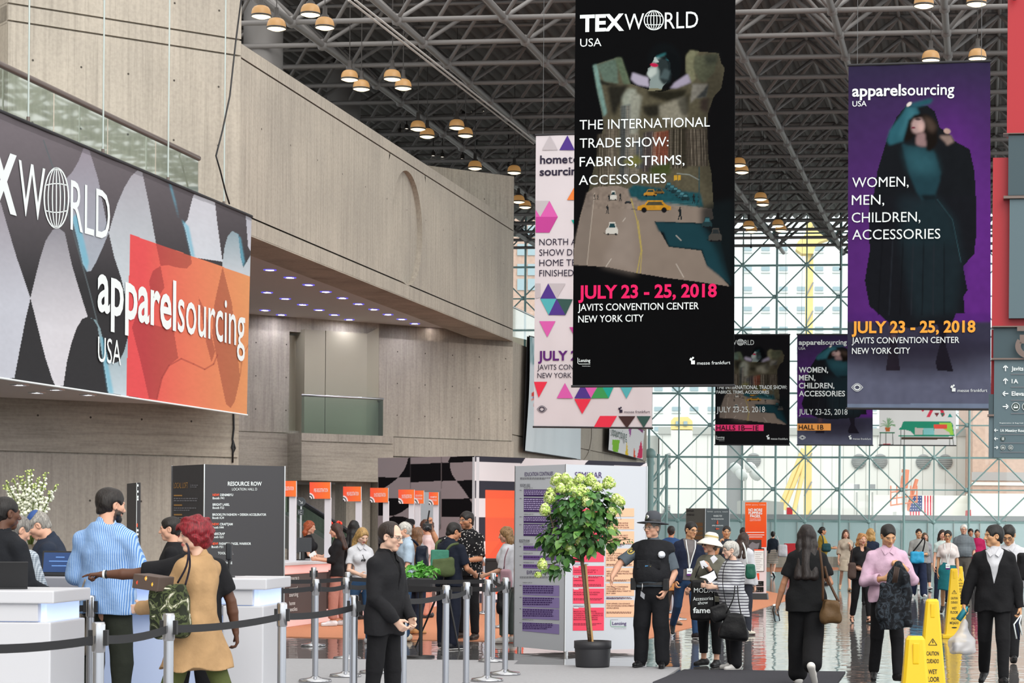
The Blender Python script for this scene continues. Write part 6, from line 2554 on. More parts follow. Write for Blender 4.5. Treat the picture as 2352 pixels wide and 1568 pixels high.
def counter(x0, x1, ytop, Y, label, depth=.8, inset=True, corner=False):
 a, b = P(x0, ytop, Y), P(x1, ytop, Y)
 z = (a.z + b.z) / 2
 xa, xb = a.x, b.x
 c = (xa + xb) / 2
 hw_ = (xb - xa) / 2
 t = thing('counter', (c, Y, 0), label, 'counter')
 mb = MB()
 mb.bbox((c, Y + depth / 2, z - .045),(hw_ + .03,0,0),(0, depth / 2 + .03,0),(0,0,.045), M_WHITE if corner else M_SILV, .01)
 mb.build('countertop', t)
 mb = MB()
 mb.bbox((c, Y + depth / 2 + .05, z - .155),(hw_ - .05,0,0),(0, depth / 2 - .02,0),(0,0,.07), M_GLOW, .01)
 mb.build('lit_strip', t)
 if corner:
  mb = MB()
  mb.bbox((c - .03, Y + depth / 2, z - .15),(hw_ - .06,0,0),(0, depth / 2,0),(0,0,.065), M_WHITE, .005)
  mb.bbox((c, Y + depth / 2,(z - .207) / 2),(hw_, 0,0),(0, depth / 2,0),(0,0,(z - .233) / 2), M_WHITE, .012)
  mb.build('body', t)
 else:
  mb = MB()
  mb.bbox((c, Y + depth / 2, z - .265),(hw_, 0,0),(0, depth / 2,0),(0,0,.045), M_SILV, .01)
  mb.build('silver_band', t)
  mb = MB()
  mb.bbox((c, Y + depth / 2 + .05,(z - .31) / 2 + .05),(hw_ - .02,0,0),(0, depth / 2 - .05,0),(0,0,(z - .31) / 2 - .05), M_GLOW2,.01)
  mb.build('lit_front', t)
  mb = MB()
  mb.bbox((c, Y + depth / 2,.057),(hw_, 0,0),(0, depth / 2,0),(0,0,.044), M_SILV, .01)
  mb.build('plinth', t)
 return z


zc1 = counter(45,515,1326,17.8, 'long white information counter with blue-lit front', .9)
zc2 = counter(512,606,1328,17.1, 'white counter end block right of the red-haired woman', .9, corner=True)
zc3 = counter(-160,117,1355,14.8, 'nearest white counter at the lower left corner', .8, corner=True)


def laptop(p, yaw, label, lid=.3, w=.36, h=.23, scr=True, tilt=.2, closed_side=False):
 t = thing('laptop', p, label, 'laptop')
 d = Vector((math.cos(yaw), math.sin(yaw),0))
 n = Vector((-d.y, d.x, 0))
 p = Vector(p)
 mb = MB()
 mb.bbox(p + Zv * .01, d * w / 2, n * h / 2, Zv * .009, M_BLACK, .004)
 mb.build('keyboard_base', t)
 up = (Zv * math.cos(tilt) + n * math.sin(tilt)) * 1.0
 nn = up.cross(d)
 c_ = p + n * h / 2 + up * h / 2 + Zv * .015
 mb = MB()
 mb.bbox(c_, d * w / 2, nn * .006, up * h / 2, M_BLACK, .003)
 mb.build('lid', t)
 if scr:
  mb = MB()
  mb.box(c_ + nn * (.008 if nn.y < 0 else -.008), d * (w / 2 - .015), nn * .001, up * (h / 2 - .015), mat('blue_screen', '#10305c', .25, emit='#1a4f96', estr=.25))
  for k, (z_, ww, s_) in enumerate(((.45,.12,0),(.1,.3,0),(-.3,.22,0))):
   mb.box(c_ + nn * (.0095 if nn.y < 0 else -.0095) + up * h / 2 * z_, d * ww * w, nn * .0005, up * .004, mat('screen_text', '#5b86c4', .3, emit='#6d9be0', estr=.3))
  mb.build('screen', t)
 return t


q = P(128,1316,18.15)
laptop((q.x, q.y, zc1),.0, 'open laptop with a blue screen beside the man in the striped shirt', w=.31, h=.2)
q = P(18,1350,15.15)
laptop((q.x, q.y, zc3), math.pi + .35, 'dark open laptop seen from behind on the nearest counter', w=.26, h=.19, scr=False, tilt=.35)
q = P(526,1322,17.4)
ts_ = thing('badge_scanner', (q.x, q.y, zc2), 'small dark scanner on a stem on the counter end block', 'scanner')
mb = MB()
mb.tube((q.x, q.y, zc2),(q.x, q.y, zc2 + .15),.012, M_BLACK, 8)
mb.lathe((q.x, q.y, zc2),[(.05,0),(.05,.012),(0,.014)], M_BLACK, 14)
mb.build('stem', ts_)
mb = MB()
mb.bbox((q.x, q.y, zc2 + .21),(.026,0,0),(0,.02,0),(0,0,.07), M_SCRN, .012)
mb.build('head', ts_)

# ------------------------------------------------------------------ white blossoms in a tall vase
Yf = 20.0
fv = P(70,1240, Yf)
tfl = thing('flower_arrangement', (fv.x, fv.y, zc1), 'tall arrangement of white bell blossoms behind the counter at the left', 'flowers')
mb = MB()
mb.abox(fv.x - .2, fv.x + .2, fv.y - .2, fv.y + .2,0, zc1 - .15, M_WHITE)
mb.build('pedestal', tfl)
zf = zc1 - .15
mb = MB()
mb.lathe((fv.x, fv.y, zf),[(.09,0),(.1,.02),(.07,.2),(.09,.4),(.085,.4),(.06,.2)], mat('dark_glass_vase', '#4a4030', .2),18)
mb.build('vase', tfl)
rr = random.Random(4)
ms = mat('flower_stem', '#66753a', .6)
mw = mat('white_blossom', '#e9ecd6', .55)
mg = mat('bud_green', '#b9c77a', .6)
st_, bl2 = MB(), MB()
root = Vector((fv.x, fv.y, zf + .35))
tips = [(14,1104),(30,1098),(44,1092),(60,1080),(72,1077),(88,1096),(106,1084),(131,1112),(118,1128),(100,1112),(22,1122),(52,1104),(80,1110),(34,1132),(95,1140),(66,1120),(112,1148),(48,1140),(10,1114),(76,1150)]
for x, y in tips:
 tip = P(x, y, Yf + rr.uniform(-.22,.22))
 mid = root.lerp(tip, .5) + Vector((0,0,.12))
 pts = [root.lerp(mid, k / 4).lerp(mid.lerp(tip, k / 4), k / 4) for k in range(5)]
 st_.path(pts, .006, ms, 5)
 for k in range(34):
  f = .22 + .78 * k / 33
  p = root.lerp(mid, f).lerp(mid.lerp(tip, f), f)
  a = rr.uniform(0,6.28)
  o = Vector((math.cos(a), math.sin(a), rr.uniform(-.5,.3))) * rr.uniform(.015,.055) * (1.2 - f * .7)
  r_ = .024 * (1.15 - .75 * f) * rr.uniform(.8,1.2)
  c_ = p + o
  bl2.lathe(c_, [(r_ * .3, r_),(r_ * .9, r_ * .4),(r_, -r_ * .5),(r_ * .5,-r_ * .4)], mw if f < .9 else mg, 6)
st_.build('stems', tfl)
o_ = bl2.build('blossoms', tfl)
o_['kind'] = 'stuff'

# ------------------------------------------------------------------ potted tree
gp = ground(1361,1531,.0125)
tt3 = thing('potted_tree', gp, 'green hydrangea tree with pale lime flower heads in a black pot', 'tree')
sT = F / gp.y
mb = MB()
r0, r1, hh = 38 / sT, 43 / sT, 60 / sT
mb.lathe(gp, [(0,0),(r0,0),(r0 * 1.03,.02),(r1 * .96, hh * .7),(r1 * .96, hh * .71),(r1 * 1.0, hh * .72),(r1, hh),(r1 * .94, hh),(r1 * .92, hh * .92)], mat('black_plastic_pot', '#26262a', .55),28)
mb.build('pot', tt3)
mb = MB()
mb.lathe(gp, [(0, hh * .93),(r1 * .93, hh * .9)], mat('potting_soil', '#3a2c22', .95, bump=1, bscale=60),20)
mb.build('soil', tt3)
PX = lambda x, y, d=0.0: P(x, y, gp.y + d)
M_BARK = mat('tree_bark', '#6a5742', .85, bump=.6, bscale=50)
mb = MB()
mb.path([PX(1356,1474), PX(1352,1440), PX(1348,1400), PX(1344,1350), PX(1339,1305), PX(1336,1280)],[.03,.028,.026,.025,.024,.022], M_BARK, 10)
for pts in ([(1336,1282),(1325,1250),(1312,1200),(1305,1140)],[(1337,1285),(1345,1240),(1360,1180),(1372,1130)],[(1334,1285),(1310,1270),(1280,1240),(1262,1180)],[(1338,1280),(1370,1240),(1395,1200),(1410,1150)],
   [(1336,1288),(1300,1280),(1270,1296),(1248,1296)],[(1336,1284),(1340,1220),(1335,1150),(1332,1110)],[(1345,1260),(1385,1245),(1420,1240),(1448,1238)]):
 dd_ = rr.uniform(-.25,.25)
 mb.path([PX(x, y, dd_ * k / 3) for k, (x, y) in enumerate(pts)],[.014,.011,.008,.005], M_BARK, 6)
mb.build('trunk', tt3)
mb = MB()
mb.tube(PX(1361,1474,-.05), PX(1345,1295,-.03),.013, mat('bamboo_stake', '#b58f5c', .6),8)
mb.build('stake', tt3)
rr = random.Random(21)
ML = [mat('leaf_mid', '#4a7a38', .45), mat('leaf_dark', '#345c2e', .45), mat('leaf_light', '#5f8a3a', .45)]
mb = MB()


def leaf(c, size, d, nrm_):
 d = d.normalized()
 s = d.cross(nrm_).normalized()
 u = s.cross(d)
 L, Wd = size, size * .34
 pts = [c, c + d * L * .3 + s * Wd - u * .0 + u * L * .08, c + d * L * .65 + s * Wd * .8 + u * L * .06, c + d * L - u * L * .12, c + d * L * .65 - s * Wd * .8 + u * L * .06, c + d * L * .3 - s * Wd + u * L * .08, c + d * L * .35, c + d * L * .68]
 mb.add(pts, [(0,1,6),(1,2,7,6),(2,3,7),(0,6,5),(5,6,7,4),(4,7,3)], ML[rr.choice((0,0,1,1,2))], True)


def leaf_cloud(cx, cy, rx, ry, rz, n, size=(.08,.135), keep=None):
 k = 0
 while k < n:
  x, y, z = rr.uniform(-1,1), rr.uniform(-1,1), rr.uniform(-1,1)
  r_ = math.sqrt(x * x + y * y + z * z)
  if r_ > 1 or r_ < .25:
   continue
  p = PX(cx + x * rx, cy + y * ry, z * rz)
  out = Vector((x, z, -y)).normalized()
  d = (out * .8 + Vector((rr.gauss(0,.5), rr.gauss(0,.5),-.75)))
  leaf(p, rr.uniform(*size), d, (out + Vector((rr.gauss(0,.4), rr.gauss(0,.4),.6))).normalized())
  k += 1


leaf_cloud(1335,1165,78,62,.42,470)
leaf_cloud(1330,1225,88,48,.42,330)
leaf_cloud(1262,1240,24,34,.2,40)
leaf_cloud(1275,1305,26,14,.12,26)
leaf_cloud(1395,1248,22,18,.15,18)
leaf_cloud(1425,1240,28,7,.08,16,(.03,.05))
leaf_cloud(1390,1160,38,40,.3,60)
leaf_cloud(1300,1270,30,20,.25,30)
o_ = mb.build('foliage', tt3)
o_['kind'] = 'stuff'
MF = [mat('floret_lime', '#cfe07f', .6), mat('floret_pale', '#e2ebae', .6), mat('floret_green', '#afcb5f', .6)]
for x, y, rx, ry in ((1281,1101,13,13),(1299,1095,8,8),(1309,1117,17,18),(1335,1134,18,20),(1332,1099,10,10),(1356,1101,11,13),(1372,1117,10,9),(1398,1108,12,13),(1264,1138,11,17),(1415,1143,10,9),
      (1425,1150,9,9),(1252,1169,10,12),(1346,1199,12,11),(1403,1218,10,9),(1306,1256,6,7),(1332,1243,9,9),(1246,1295,9,11),(1406,1173,9,8),(1236,1319,6,5),(1318,1128,10,10),(1349,1152,10,10),(1288,1120,10,10)):
 mb = MB()
 dd_ = rr.uniform(-.35,-.1)
 rx, ry = rx * 1.2, ry * 1.2
 for k in range(int(90 + rx * ry * 1.1)):
  v = Vector((rr.gauss(0,1), rr.gauss(0,1), rr.gauss(0,1))).normalized() * rr.uniform(.6,1)
  taper = 1.05 - .45 * v.z
  c_ = PX(x + v.x * rx * taper, y - v.z * ry, dd_ + v.y * rx / sT)
  s_ = rr.uniform(.012,.02)
  a = v.cross(Vector((rr.gauss(0,1), rr.gauss(0,1), rr.gauss(0,1)))).normalized() * s_
  b_ = v.cross(a).normalized() * s_
  e = v * s_ * .5
  mb.add([c_ + a + e, c_ + b_, c_ - a + e, c_ - b_],[(0,1,2,3)], rr.choice(MF))
 mb.build('flower_head', tt3)

# ------------------------------------------------------------------ belt barriers
M_POLE = mat('satin_aluminium_pole', '#aeb1b8', .32,.85)
M_HEAD = mat('polished_post_head', '#b9babd', .18,.95)
M_BELT = mat('black_belt_webbing', '#1d1d20', .75)
HS = 1.09


def stanchion(px, Y, label, group, base=True):
 x = unroll(px, 1400)[0] / F * Y
 g = Vector((x, Y, floor_z(x, Y)))
 t = thing('stanchion', g, label, 'barrier post', group)
 mb = MB()
 mb.lathe(g, [(0,0),(.17,0),(.175,.012),(.165,.03),(.06,.045),(.04,.06)], M_HEAD, 24)
 mb.build('base', t)
 mb = MB()
 mb.tube(g + Zv * .04, g + Zv * .93,.0318, M_POLE, 16)
 mb.build('pole', t)
 mb = MB()
 mb.lathe(g, [(.033,.915),(.038,.925),(.038,1.075),(.034, HS),(0, HS)], M_HEAD, 18)
 mb.build('head', t)
 mb = MB()
 mb.box(g + Vector((-.04,0,1.0)),(.014,0,0),(0,.02,0),(0,0,.045), M_BLACK)
 mb.box(g + Vector((.04,0,1.0)),(.014,0,0),(0,.02,0),(0,0,.045), M_BLACK)
 mb.build('belt_slot', t)
 return t


def belt(t, g2, sag=.02):
 g1 = t.location
 mb = MB()
 n = 8
 a, b = Vector(g1), Vector(g2)
 d = (b - a)
 d.z = 0
 d.normalize()
 s = Vector((-d.y, d.x, 0)) * .0012
 a, b = a + d * .045, b - d * .045
 vs, fs = [],[]
 for i in range(n + 1):
  p = a.lerp(b, i / n)
  z = 1.0 - sag * 4 * (i / n) * (1 - i / n)
  for zz in (-.025,.025):
   for k in (-1,1):
    vs.append(Vector((p.x, p.y, z + zz)) + s * k)
 for i in range(n):
  o = i * 4
  fs += [(o, o + 4, o + 6, o + 2),(o + 1, o + 3, o + 7, o + 5),(o + 2, o + 6, o + 7, o + 3),(o, o + 1, o + 5, o + 4)]
 mb.add(vs, fs, M_BELT)
 mb.build('belt', t)


GF = 'belt barrier posts along the near queue line'
front = [(-130,11.3, 'belt post cut off at the left edge'),(227,12.3, 'nearest belt barrier post, low in front of the striped-shirt man'),(388,13.6, 'belt barrier post in front of the camouflage bag'),(648,15.6, 'belt barrier post just right of the white counter end'),
   (813,17.4, 'belt barrier post at the left elbow of the man in the black suit'),(927,19.0, 'belt barrier post in front of the clasped hands of the man in the black suit'),(1024.5,20.6, 'belt barrier post in front of the backpack man'),
   (1071.5,21.8, 'belt barrier post right of the backpack man'),(1120,22.9, 'belt barrier post second from the right end of the queue line'),(1161,23.9, 'belt barrier post at the right end, with its round base on the grey carpet')]
ps = [stanchion(x, Y, lb, GF) for x, Y, lb in front]
for a, b in zip(ps[:-3], ps[1:-2]):
 belt(a, b.location)
belt(ps[8], ps[9].location)
back = [(725,22.6, 'belt barrier post left of the double posts'),(794.5,23.4, 'front one of the double belt posts near the blonde woman'),(862,24.0, 'belt barrier post hidden behind the black suit except its base')]
pb = [stanchion(x, Y, lb, GF) for x, Y, lb in back]
belt(pb[0], pb[1].location)
belt(pb[1], pb[2].location)
belt(pb[2], ps[8].location)
belt(pb[0], Vector((unroll(560,1400)[0] / F * 22.0,22.0,0)))
far_ = [(798,26.7, 'rear one of the double belt posts near the blonde woman'),(1132,26.2, 'belt barrier post with its round base on the dark floor right of the backpack man')]
pf = [stanchion(x, Y, lb, GF) for x, Y, lb in far_]
belt(pf[0], pf[1].location)
belt(pf[0], Vector((unroll(600,1400)[0] / F * 25.5,25.5,0)))
belt(pf[1], ps[9].location)
for x, Y, lb in ((1110,40.5, 'thin distant belt post under the black table'),(1153,35.0, 'distant belt post beside the woman with the pink bag'),(1543,41.5, 'belt post on the orange carpet behind the officer'),(1556,38.5, 'belt post beside the leg of the man in glasses'),(720,29.5, 'belt post hidden low behind the near belts by the desks')):
 stanchion(x, Y, lb, 'distant belt barrier posts')
p0_ = stanchion(208,16.9, 'belt barrier post overlapping the back of the striped-shirt man', GF)
belt(p0_, Vector((unroll(-100,1400)[0] / F * 17.1,17.1,0)))

# ------------------------------------------------------------------ wet floor cones
M_CONE = mat('yellow_plastic', '#e3bb0c', .42)
M_CTXT = mat('cone_print', '#2b2408', .6)


def make_cone(top_px, top_py, Y, label, yaw=0.0, text=True):
 p = P(top_px, top_py, Y)
 g = Vector((p.x, p.y, 0))
 H_ = p.z
 t = thing('wet_floor_cone', g, label, 'cone', 'yellow wet floor cones')
 t.rotation_euler.z = yaw
 hw_ = lambda z: .052 + (.145 - .052) * (1 - z / H_) ** 1.05
 hd_ = lambda z: .05 + (.13 - .05) * (1 - z / H_)
 mb = MB()
 zs = [.05,.12,.3,.5,.7,.85, H_ - .02, H_]
 ring = []
 for z in zs:
  w, d = hw_(z), hd_(z)
  if z == H_:
   w, d = w - .012, d - .012
  c = .016
  ring.append([(w - c, -d, z),(w, -d + c, z),(w, d - c, z),(w - c, d, z),(-w + c, d, z),(-w, d - c, z),(-w, -d + c, z),(-w + c, -d, z)])
 vs = [v for r in ring for v in r]
 fs = [(i * 8 + k, i * 8 + (k + 1) % 8,(i + 1) * 8 + (k + 1) % 8,(i + 1) * 8 + k) for i in range(len(zs) - 1) for k in range(8)]
 fs.append(tuple((len(zs) - 1) * 8 + k for k in range(8)))
 mb.add(vs, fs, M_CONE)
 mb.build('body', t, (0,0,0))
 mb = MB()
 mb.bbox((0,0,.03),(.185,0,0),(0,.17,0),(0,0,.03), M_CONE, .012)
 mb.build('foot', t, (0,0,0))
 mb = MB()
 mb.bbox((0,-hd_(H_ - .1) - .002, H_ - .1),(.018,0,0),(0,.006,-.004),(0,0,.06), M_CONE, .006)
 mb.build('grip', t, (0,0,0))
 if text:
  mb = MB()

  def put(s_, z, cap, w):
   vs, fs = text_mesh(s_, .02)
   xs = [v[0] for v in vs]
   x0_, x1_ = min(xs), max(xs)
   out = []
   for x, y in vs:
    zz = z + y * cap / CAP
    out.append(((x - (x0_ + x1_) / 2) / (x1_ - x0_) * w, -hd_(zz) - .003, zz))
   mb.add(out, fs, M_CTXT)
  k = H_ / 1.0
  put('CAUTION', .56 * k, .035,.105)
  put('CUIDADO', .50 * k, .035,.105)
  put('WET', .415 * k, .04,.075)
  put('FLOOR', .355 * k, .042,.115)
  put('PISO', .265 * k, .04,.085)
  put('MOJADO', .205 * k, .042,.135)
  zc0 = .64 * k
  for a_, b_ in (((-.036,0),(.036,0)),((.036,0),(0,.055)),((0,.055),(-.036,0)),((0,.015),(0,.042)),((-.006,.03),(.008,.022))):
   p1, p2 = Vector((a_[0],-hd_(zc0 + a_[1]) - .003, zc0 + a_[1])), Vector((b_[0],-hd_(zc0 + b_[1]) - .003, zc0 + b_[1]))
   d = (p2 - p1).normalized()
   s_ = Vector((-d.z, 0, d.x)) * .0028
   mb.add([p1 - s_, p2 - s_, p2 + s_, p1 + s_],[(0,1,2,3)], M_CTXT)
  zo = .155 * k
  vs = [(.042 * math.cos(i * .3927),-hd_(zo) - .003, zo + .011 * math.sin(i * .3927)) for i in range(16)]
  mb.add(vs, [tuple(range(16))], M_CTXT)
  mb.build('lettering', t, (0,0,0))
 return t


make_cone(2102,1460,12.2, 'nearest yellow wet floor cone, its lower half out of the picture')
make_cone(2141,1375,18.2, 'tall yellow caution cone behind the nearest one, left of the suited man')
make_cone(2191,1305,33.0, 'yellow wet floor cone in front of the woman in the teal skirt')
make_cone(2205,1300,46.5, 'farthest yellow cone, half hidden behind another cone')
# ------------------------------------------------------------------ bodies and clothes: smooth implicit shapes turned into meshes
va = lambda *p: np.array(p, dtype=float)
un = lambda v: np.asarray(v, float) / (np.linalg.norm(v) + 1e-12)


class Sdf:
 def __init__(s):
  s.ops = []

 def _p(s, f, lo, hi, k, op):
  s.ops.append((f, np.array(lo, float), np.array(hi, float), k, op))
  return s

 def rc(s, a, b, ra, rb=None, k=.02, op='add', n=None, q=1.0):
  """round cone a-b; flattened q times along n"""
  a, b = np.array(a, float), np.array(b, float)
  rb = ra if rb is None else rb
  ba = b - a
  L = ba.dot(ba) + 1e-12
  nn = None if n is None else un(n)

  def f(x, y, z):
   x, y, z = x - a[0], y - a[1], z - a[2]
   t = np.clip((x * ba[0] + y * ba[1] + z * ba[2]) / L, 0,1)
   x, y, z = x - t * ba[0], y - t * ba[1], z - t * ba[2]
   d2 = x * x + y * y + z * z
   if nn is not None:
    m = x * nn[0] + y * nn[1] + z * nn[2]
    d2 = d2 + (q * q - 1) * m * m
    return (np.sqrt(d2) - (ra + (rb - ra) * t)) / math.sqrt(q)
   return np.sqrt(d2) - (ra + (rb - ra) * t)
  r = max(ra, rb)
  return s._p(f, np.minimum(a, b) - r, np.maximum(a, b) + r, k, op)

 def el(s, c, r, M=None, k=.02, op='add'):
  c, r = np.array(c, float), np.array(r, float)
  M = np.eye(3) if M is None else np.array(M)     # columns: axes

  def f(x, y, z):
   x, y, z = x - c[0], y - c[1], z - c[2]
   u = [(x * M[0, i] + y * M[1, i] + z * M[2, i]) / r[i] for i in range(3)]
   k0 = np.sqrt(u[0] ** 2 + u[1] ** 2 + u[2] ** 2)
   k1 = np.sqrt((u[0] / r[0]) ** 2 + (u[1] / r[1]) ** 2 + (u[2] / r[2]) ** 2) + 1e-9
   return k0 * (k0 - 1) / k1
  e = np.sqrt(((M * r[None]) ** 2).sum(1))
  return s._p(f, c - e, c + e, k, op)

 def bx(s, c, hx, rad, M=None, k=.02, op='add'):
  c, hx = np.array(c, float), np.array(hx, float)
  M = np.eye(3) if M is None else np.array(M)

  def f(x, y, z):
   x, y, z = x - c[0], y - c[1], z - c[2]
   u = [np.abs(x * M[0, i] + y * M[1, i] + z * M[2, i]) - hx[i] + rad for i in range(3)]
   o = np.sqrt(np.maximum(u[0],0) ** 2 + np.maximum(u[1],0) ** 2 + np.maximum(u[2],0) ** 2)
   return o + np.minimum(np.maximum(u[0], np.maximum(u[1], u[2])),0) - rad
  e = np.abs(M * hx[None]).sum(1)
  return s._p(f, c - e, c + e, k, op)

 def cut(s, n, p, rad=.004):
  """keep what lies behind the plane through p with outward normal n"""
  n, p = un(n), np.array(p, float)
  s.ops.append((lambda x, y, z: (x - p[0]) * n[0] + (y - p[1]) * n[1] + (z - p[2]) * n[2], None, None, rad, 'cut'))
  return s

 def folds(s, amp, fx=18., fz=5., seed=0):
  s.ops.append(((amp, fx, fz, seed), None, None, 0, 'fold'))
  return s

 def mesh(s, h):
  lo = np.min([o[1] for o in s.ops if o[4] == 'add'],0) - 3.2 * h
  hi = np.max([o[2] for o in s.ops if o[4] == 'add'],0) + 3.2 * h
  n = np.ceil((hi - lo) / h).astype(int) + 1
  ax = [(lo[i] + h * np.arange(n[i])).astype(np.float32) for i in range(3)]
  D = np.full(n, 0.4, np.float32)
  for f, a, b, k, op in s.ops:
   if op == 'fold':
    amp, fx, fz, sd = f
    I = np.nonzero(np.abs(D) < amp + 3 * h)
    x, y, z = ax[0][I[0]], ax[1][I[1]], ax[2][I[2]]
    r = np.random.RandomState(sd)
    v = 0
    for j in range(5):
     th = r.uniform(0,6.28)
     m = r.uniform(.6,1.5)
     v = v + np.sin(fx * m * (x * math.cos(th) + y * math.sin(th)) + fz * m * r.choice((-1,1)) * z + r.uniform(0,6.28) + 1.3 * np.sin(fz * 1.7 * z + j))
    D[I] += amp * .32 * np.clip(v, -3.2,3.2)
    continue
   if op == 'cut':
    sl = (slice(None),) * 3
   else:
    m = k + 2.5 * h
    i0 = np.clip(np.floor((a - m - lo) / h).astype(int),0, n)
    i1 = np.clip(np.ceil((b + m - lo) / h).astype(int) + 1,0, n)
    if (i1 <= i0).any():
     continue
    sl = tuple(slice(i0[i], i1[i]) for i in range(3))
   g = np.ix_(*[ax[i][sl[i]] for i in range(3)])
   d = f(*g).astype(np.float32)
   c = D[sl]
   if op == 'add':
    hh = np.clip(.5 + .5 * (c - d) / max(k, 1e-5),0,1)
    D[sl] = c + (d - c) * hh - k * hh * (1 - hh)
   else:
    d = -d if op == 'sub' else d
    hh = np.clip(.5 - .5 * (c - d) / max(k, 1e-5),0,1)
    D[sl] = c + (d - c) * hh + k * hh * (1 - hh)
  S = D < 0
  cnt = np.zeros(n - 1, np.int8)
  for i in (0,1):
   for j in (0,1):
    for k in (0,1):
     cnt += S[i:n[0] - 1 + i, j:n[1] - 1 + j, k:n[2] - 1 + k]
  C = np.argwhere((cnt > 0) & (cnt < 8))
  if not len(C):
   return np.zeros((0,3)), np.zeros((0,4), int)
  idx = np.full(n - 1,-1, np.int32)
  idx[tuple(C.T)] = np.arange(len(C))
  acc, w = np.zeros((len(C),3)), np.zeros(len(C))
  cor = [va(i, j, k).astype(int) for i in (0,1) for j in (0,1) for k in (0,1)]
  for p in cor:
   for a_ in range(3):
    if p[a_] == 0:
     q = p.copy()
     q[a_] = 1
     d0, d1 = D[tuple((C + p).T)], D[tuple((C + q).T)]
     m = (d0 < 0) != (d1 < 0)
     t = np.where(m, d0 / (d0 - d1 + 1e-12),0)
     pos = p[None] + (q - p)[None] * t[:, None]
     acc += pos * m[:, None]
     w += m
  V = lo + h * (C + acc / w[:, None])
  Q = []
  for a_ in range(3):
   b_, c_ = (a_ + 1) % 3,(a_ + 2) % 3
   s0, s1 = [slice(0, n[i] - 1) for i in range(3)],[slice(0, n[i] - 1) for i in range(3)]
   s1[a_] = slice(1, n[a_])
   E = np.argwhere(S[tuple(s0)] != S[tuple(s1)])
   E = E[(E[:, b_] > 0) & (E[:, c_] > 0)]
   fl = S[tuple(E.T)]
   eb, ec = np.eye(3, dtype=int)[b_], np.eye(3, dtype=int)[c_]
   q = np.stack([idx[tuple((E - eb - ec).T)], idx[tuple((E - ec).T)], idx[tuple(E.T)], idx[tuple((E - eb).T)]],1)
   q[~fl] = q[~fl][:, ::-1]
   Q.append(q[(q >= 0).all(1)])
  return V, np.concatenate(Q)

 def obj(s, name, h, m, parent, colf=None):
  V, Q = s.mesh(h)
  me = bpy.data.meshes.new(name)
  np_mesh(me, V, Q)
  me.polygons.foreach_set('use_smooth', np.ones(len(Q), bool))
  for x in (m if isinstance(m, (list, tuple)) else [m]):
   me.materials.append(x)
  if colf is not None:
   c4 = np.ones((len(V),4), np.float32)
   c4[:, :3] = colf(V)
   me.color_attributes.new('Col', 'FLOAT_COLOR', 'POINT').data.foreach_set('color', c4.ravel())
  o = bpy.data.objects.new(name, me)
  COL.objects.link(o)
  o.parent = parent
  return o


def fab(key, c, pat=None, c2='#ffffff', sc=60., rough=.85, bump=.3):
 """cloth with an optional woven or printed pattern"""
 key = 'cloth_' + key
 if key in MATS:
  return MATS[key]
 m, nt, b, N, L = nodes_of(key, rough, .25)
 tc = N.new('ShaderNodeTexCoord')
 a, d = lin(c), lin(c2)
 col = None
 mk = lambda t: N.new('ShaderNodeTex' + t)
 if pat in ('stripe_v', 'stripe_h', 'plaid'):
  outs = []
  for ax_ in ('X', 'Z') if pat == 'plaid' else ('X',) if pat == 'stripe_v' else ('Z',):
   w = mk('Wave')
   w.bands_direction = ax_
   w.inputs['Scale'].default_value = sc
   w.inputs['Distortion'].default_value = .6
   w.inputs['Detail'].default_value = 0
   L.new(tc.outputs['Object'], w.inputs['Vector'])
   outs.append(ramp(nt, w.outputs['Fac'],[(.42, a),(.58, d)]))
  col = outs[0] if len(outs) == 1 else mixc(nt, .5, outs[0], outs[1])
 elif pat in ('camo', 'floral', 'marble'):
  v = mk('Voronoi' if pat != 'marble' else 'Noise')
  v.inputs['Scale'].default_value = sc
  if pat == 'marble':
   v.inputs['Detail'].default_value = 6
   v.inputs['Distortion'].default_value = 2.5
   L.new(tc.outputs['Object'], v.inputs['Vector'])
   col = ramp(nt, v.outputs['Fac'],[(.42, a),(.5,[x * 1.6 + .004 for x in a]),(.6, d),(.66, a)])
  elif pat == 'floral':
   L.new(tc.outputs['Object'], v.inputs['Vector'])
   col = ramp(nt, v.outputs['Distance'],[(.2, d),(.3, a)])
  else:
   n = mk('Noise')
   n.inputs['Scale'].default_value = sc
   n.inputs['Detail'].default_value = 3
   n.inputs['Distortion'].default_value = 1.5
   L.new(tc.outputs['Object'], n.inputs['Vector'])
   col = ramp(nt, n.outputs['Fac'],[(.36, lin('#23281c')),(.45, lin('#4d5637')),(.52, lin('#2b2f22')),(.58, lin('#7d8263')),(.63, lin('#c9c6b4'))])
   for e in col.node.color_ramp.elements:
    pass
   col.node.color_ramp.interpolation = 'CONSTANT'
 n2 = mk('Noise')
 n2.inputs['Scale'].default_value = 14
 n2.inputs['Detail'].default_value = 4
 L.new(tc.outputs['Object'], n2.inputs['Vector'])
 sh = ramp(nt, n2.outputs['Fac'],[(.3,(.86,.86,.86)),(.7,(1,1,1))])
 L.new(mixc(nt, 1., col if col is not None else a, sh, 'MULTIPLY'), b.inputs['Base Color'])
 bp = N.new('ShaderNodeBump')
 bp.inputs['Strength'].default_value = bump
 bp.inputs['Distance'].default_value = .03
 L.new(n2.outputs['Fac'], bp.inputs['Height'])
 L.new(bp.outputs[0], b.inputs['Normal'])
 return m


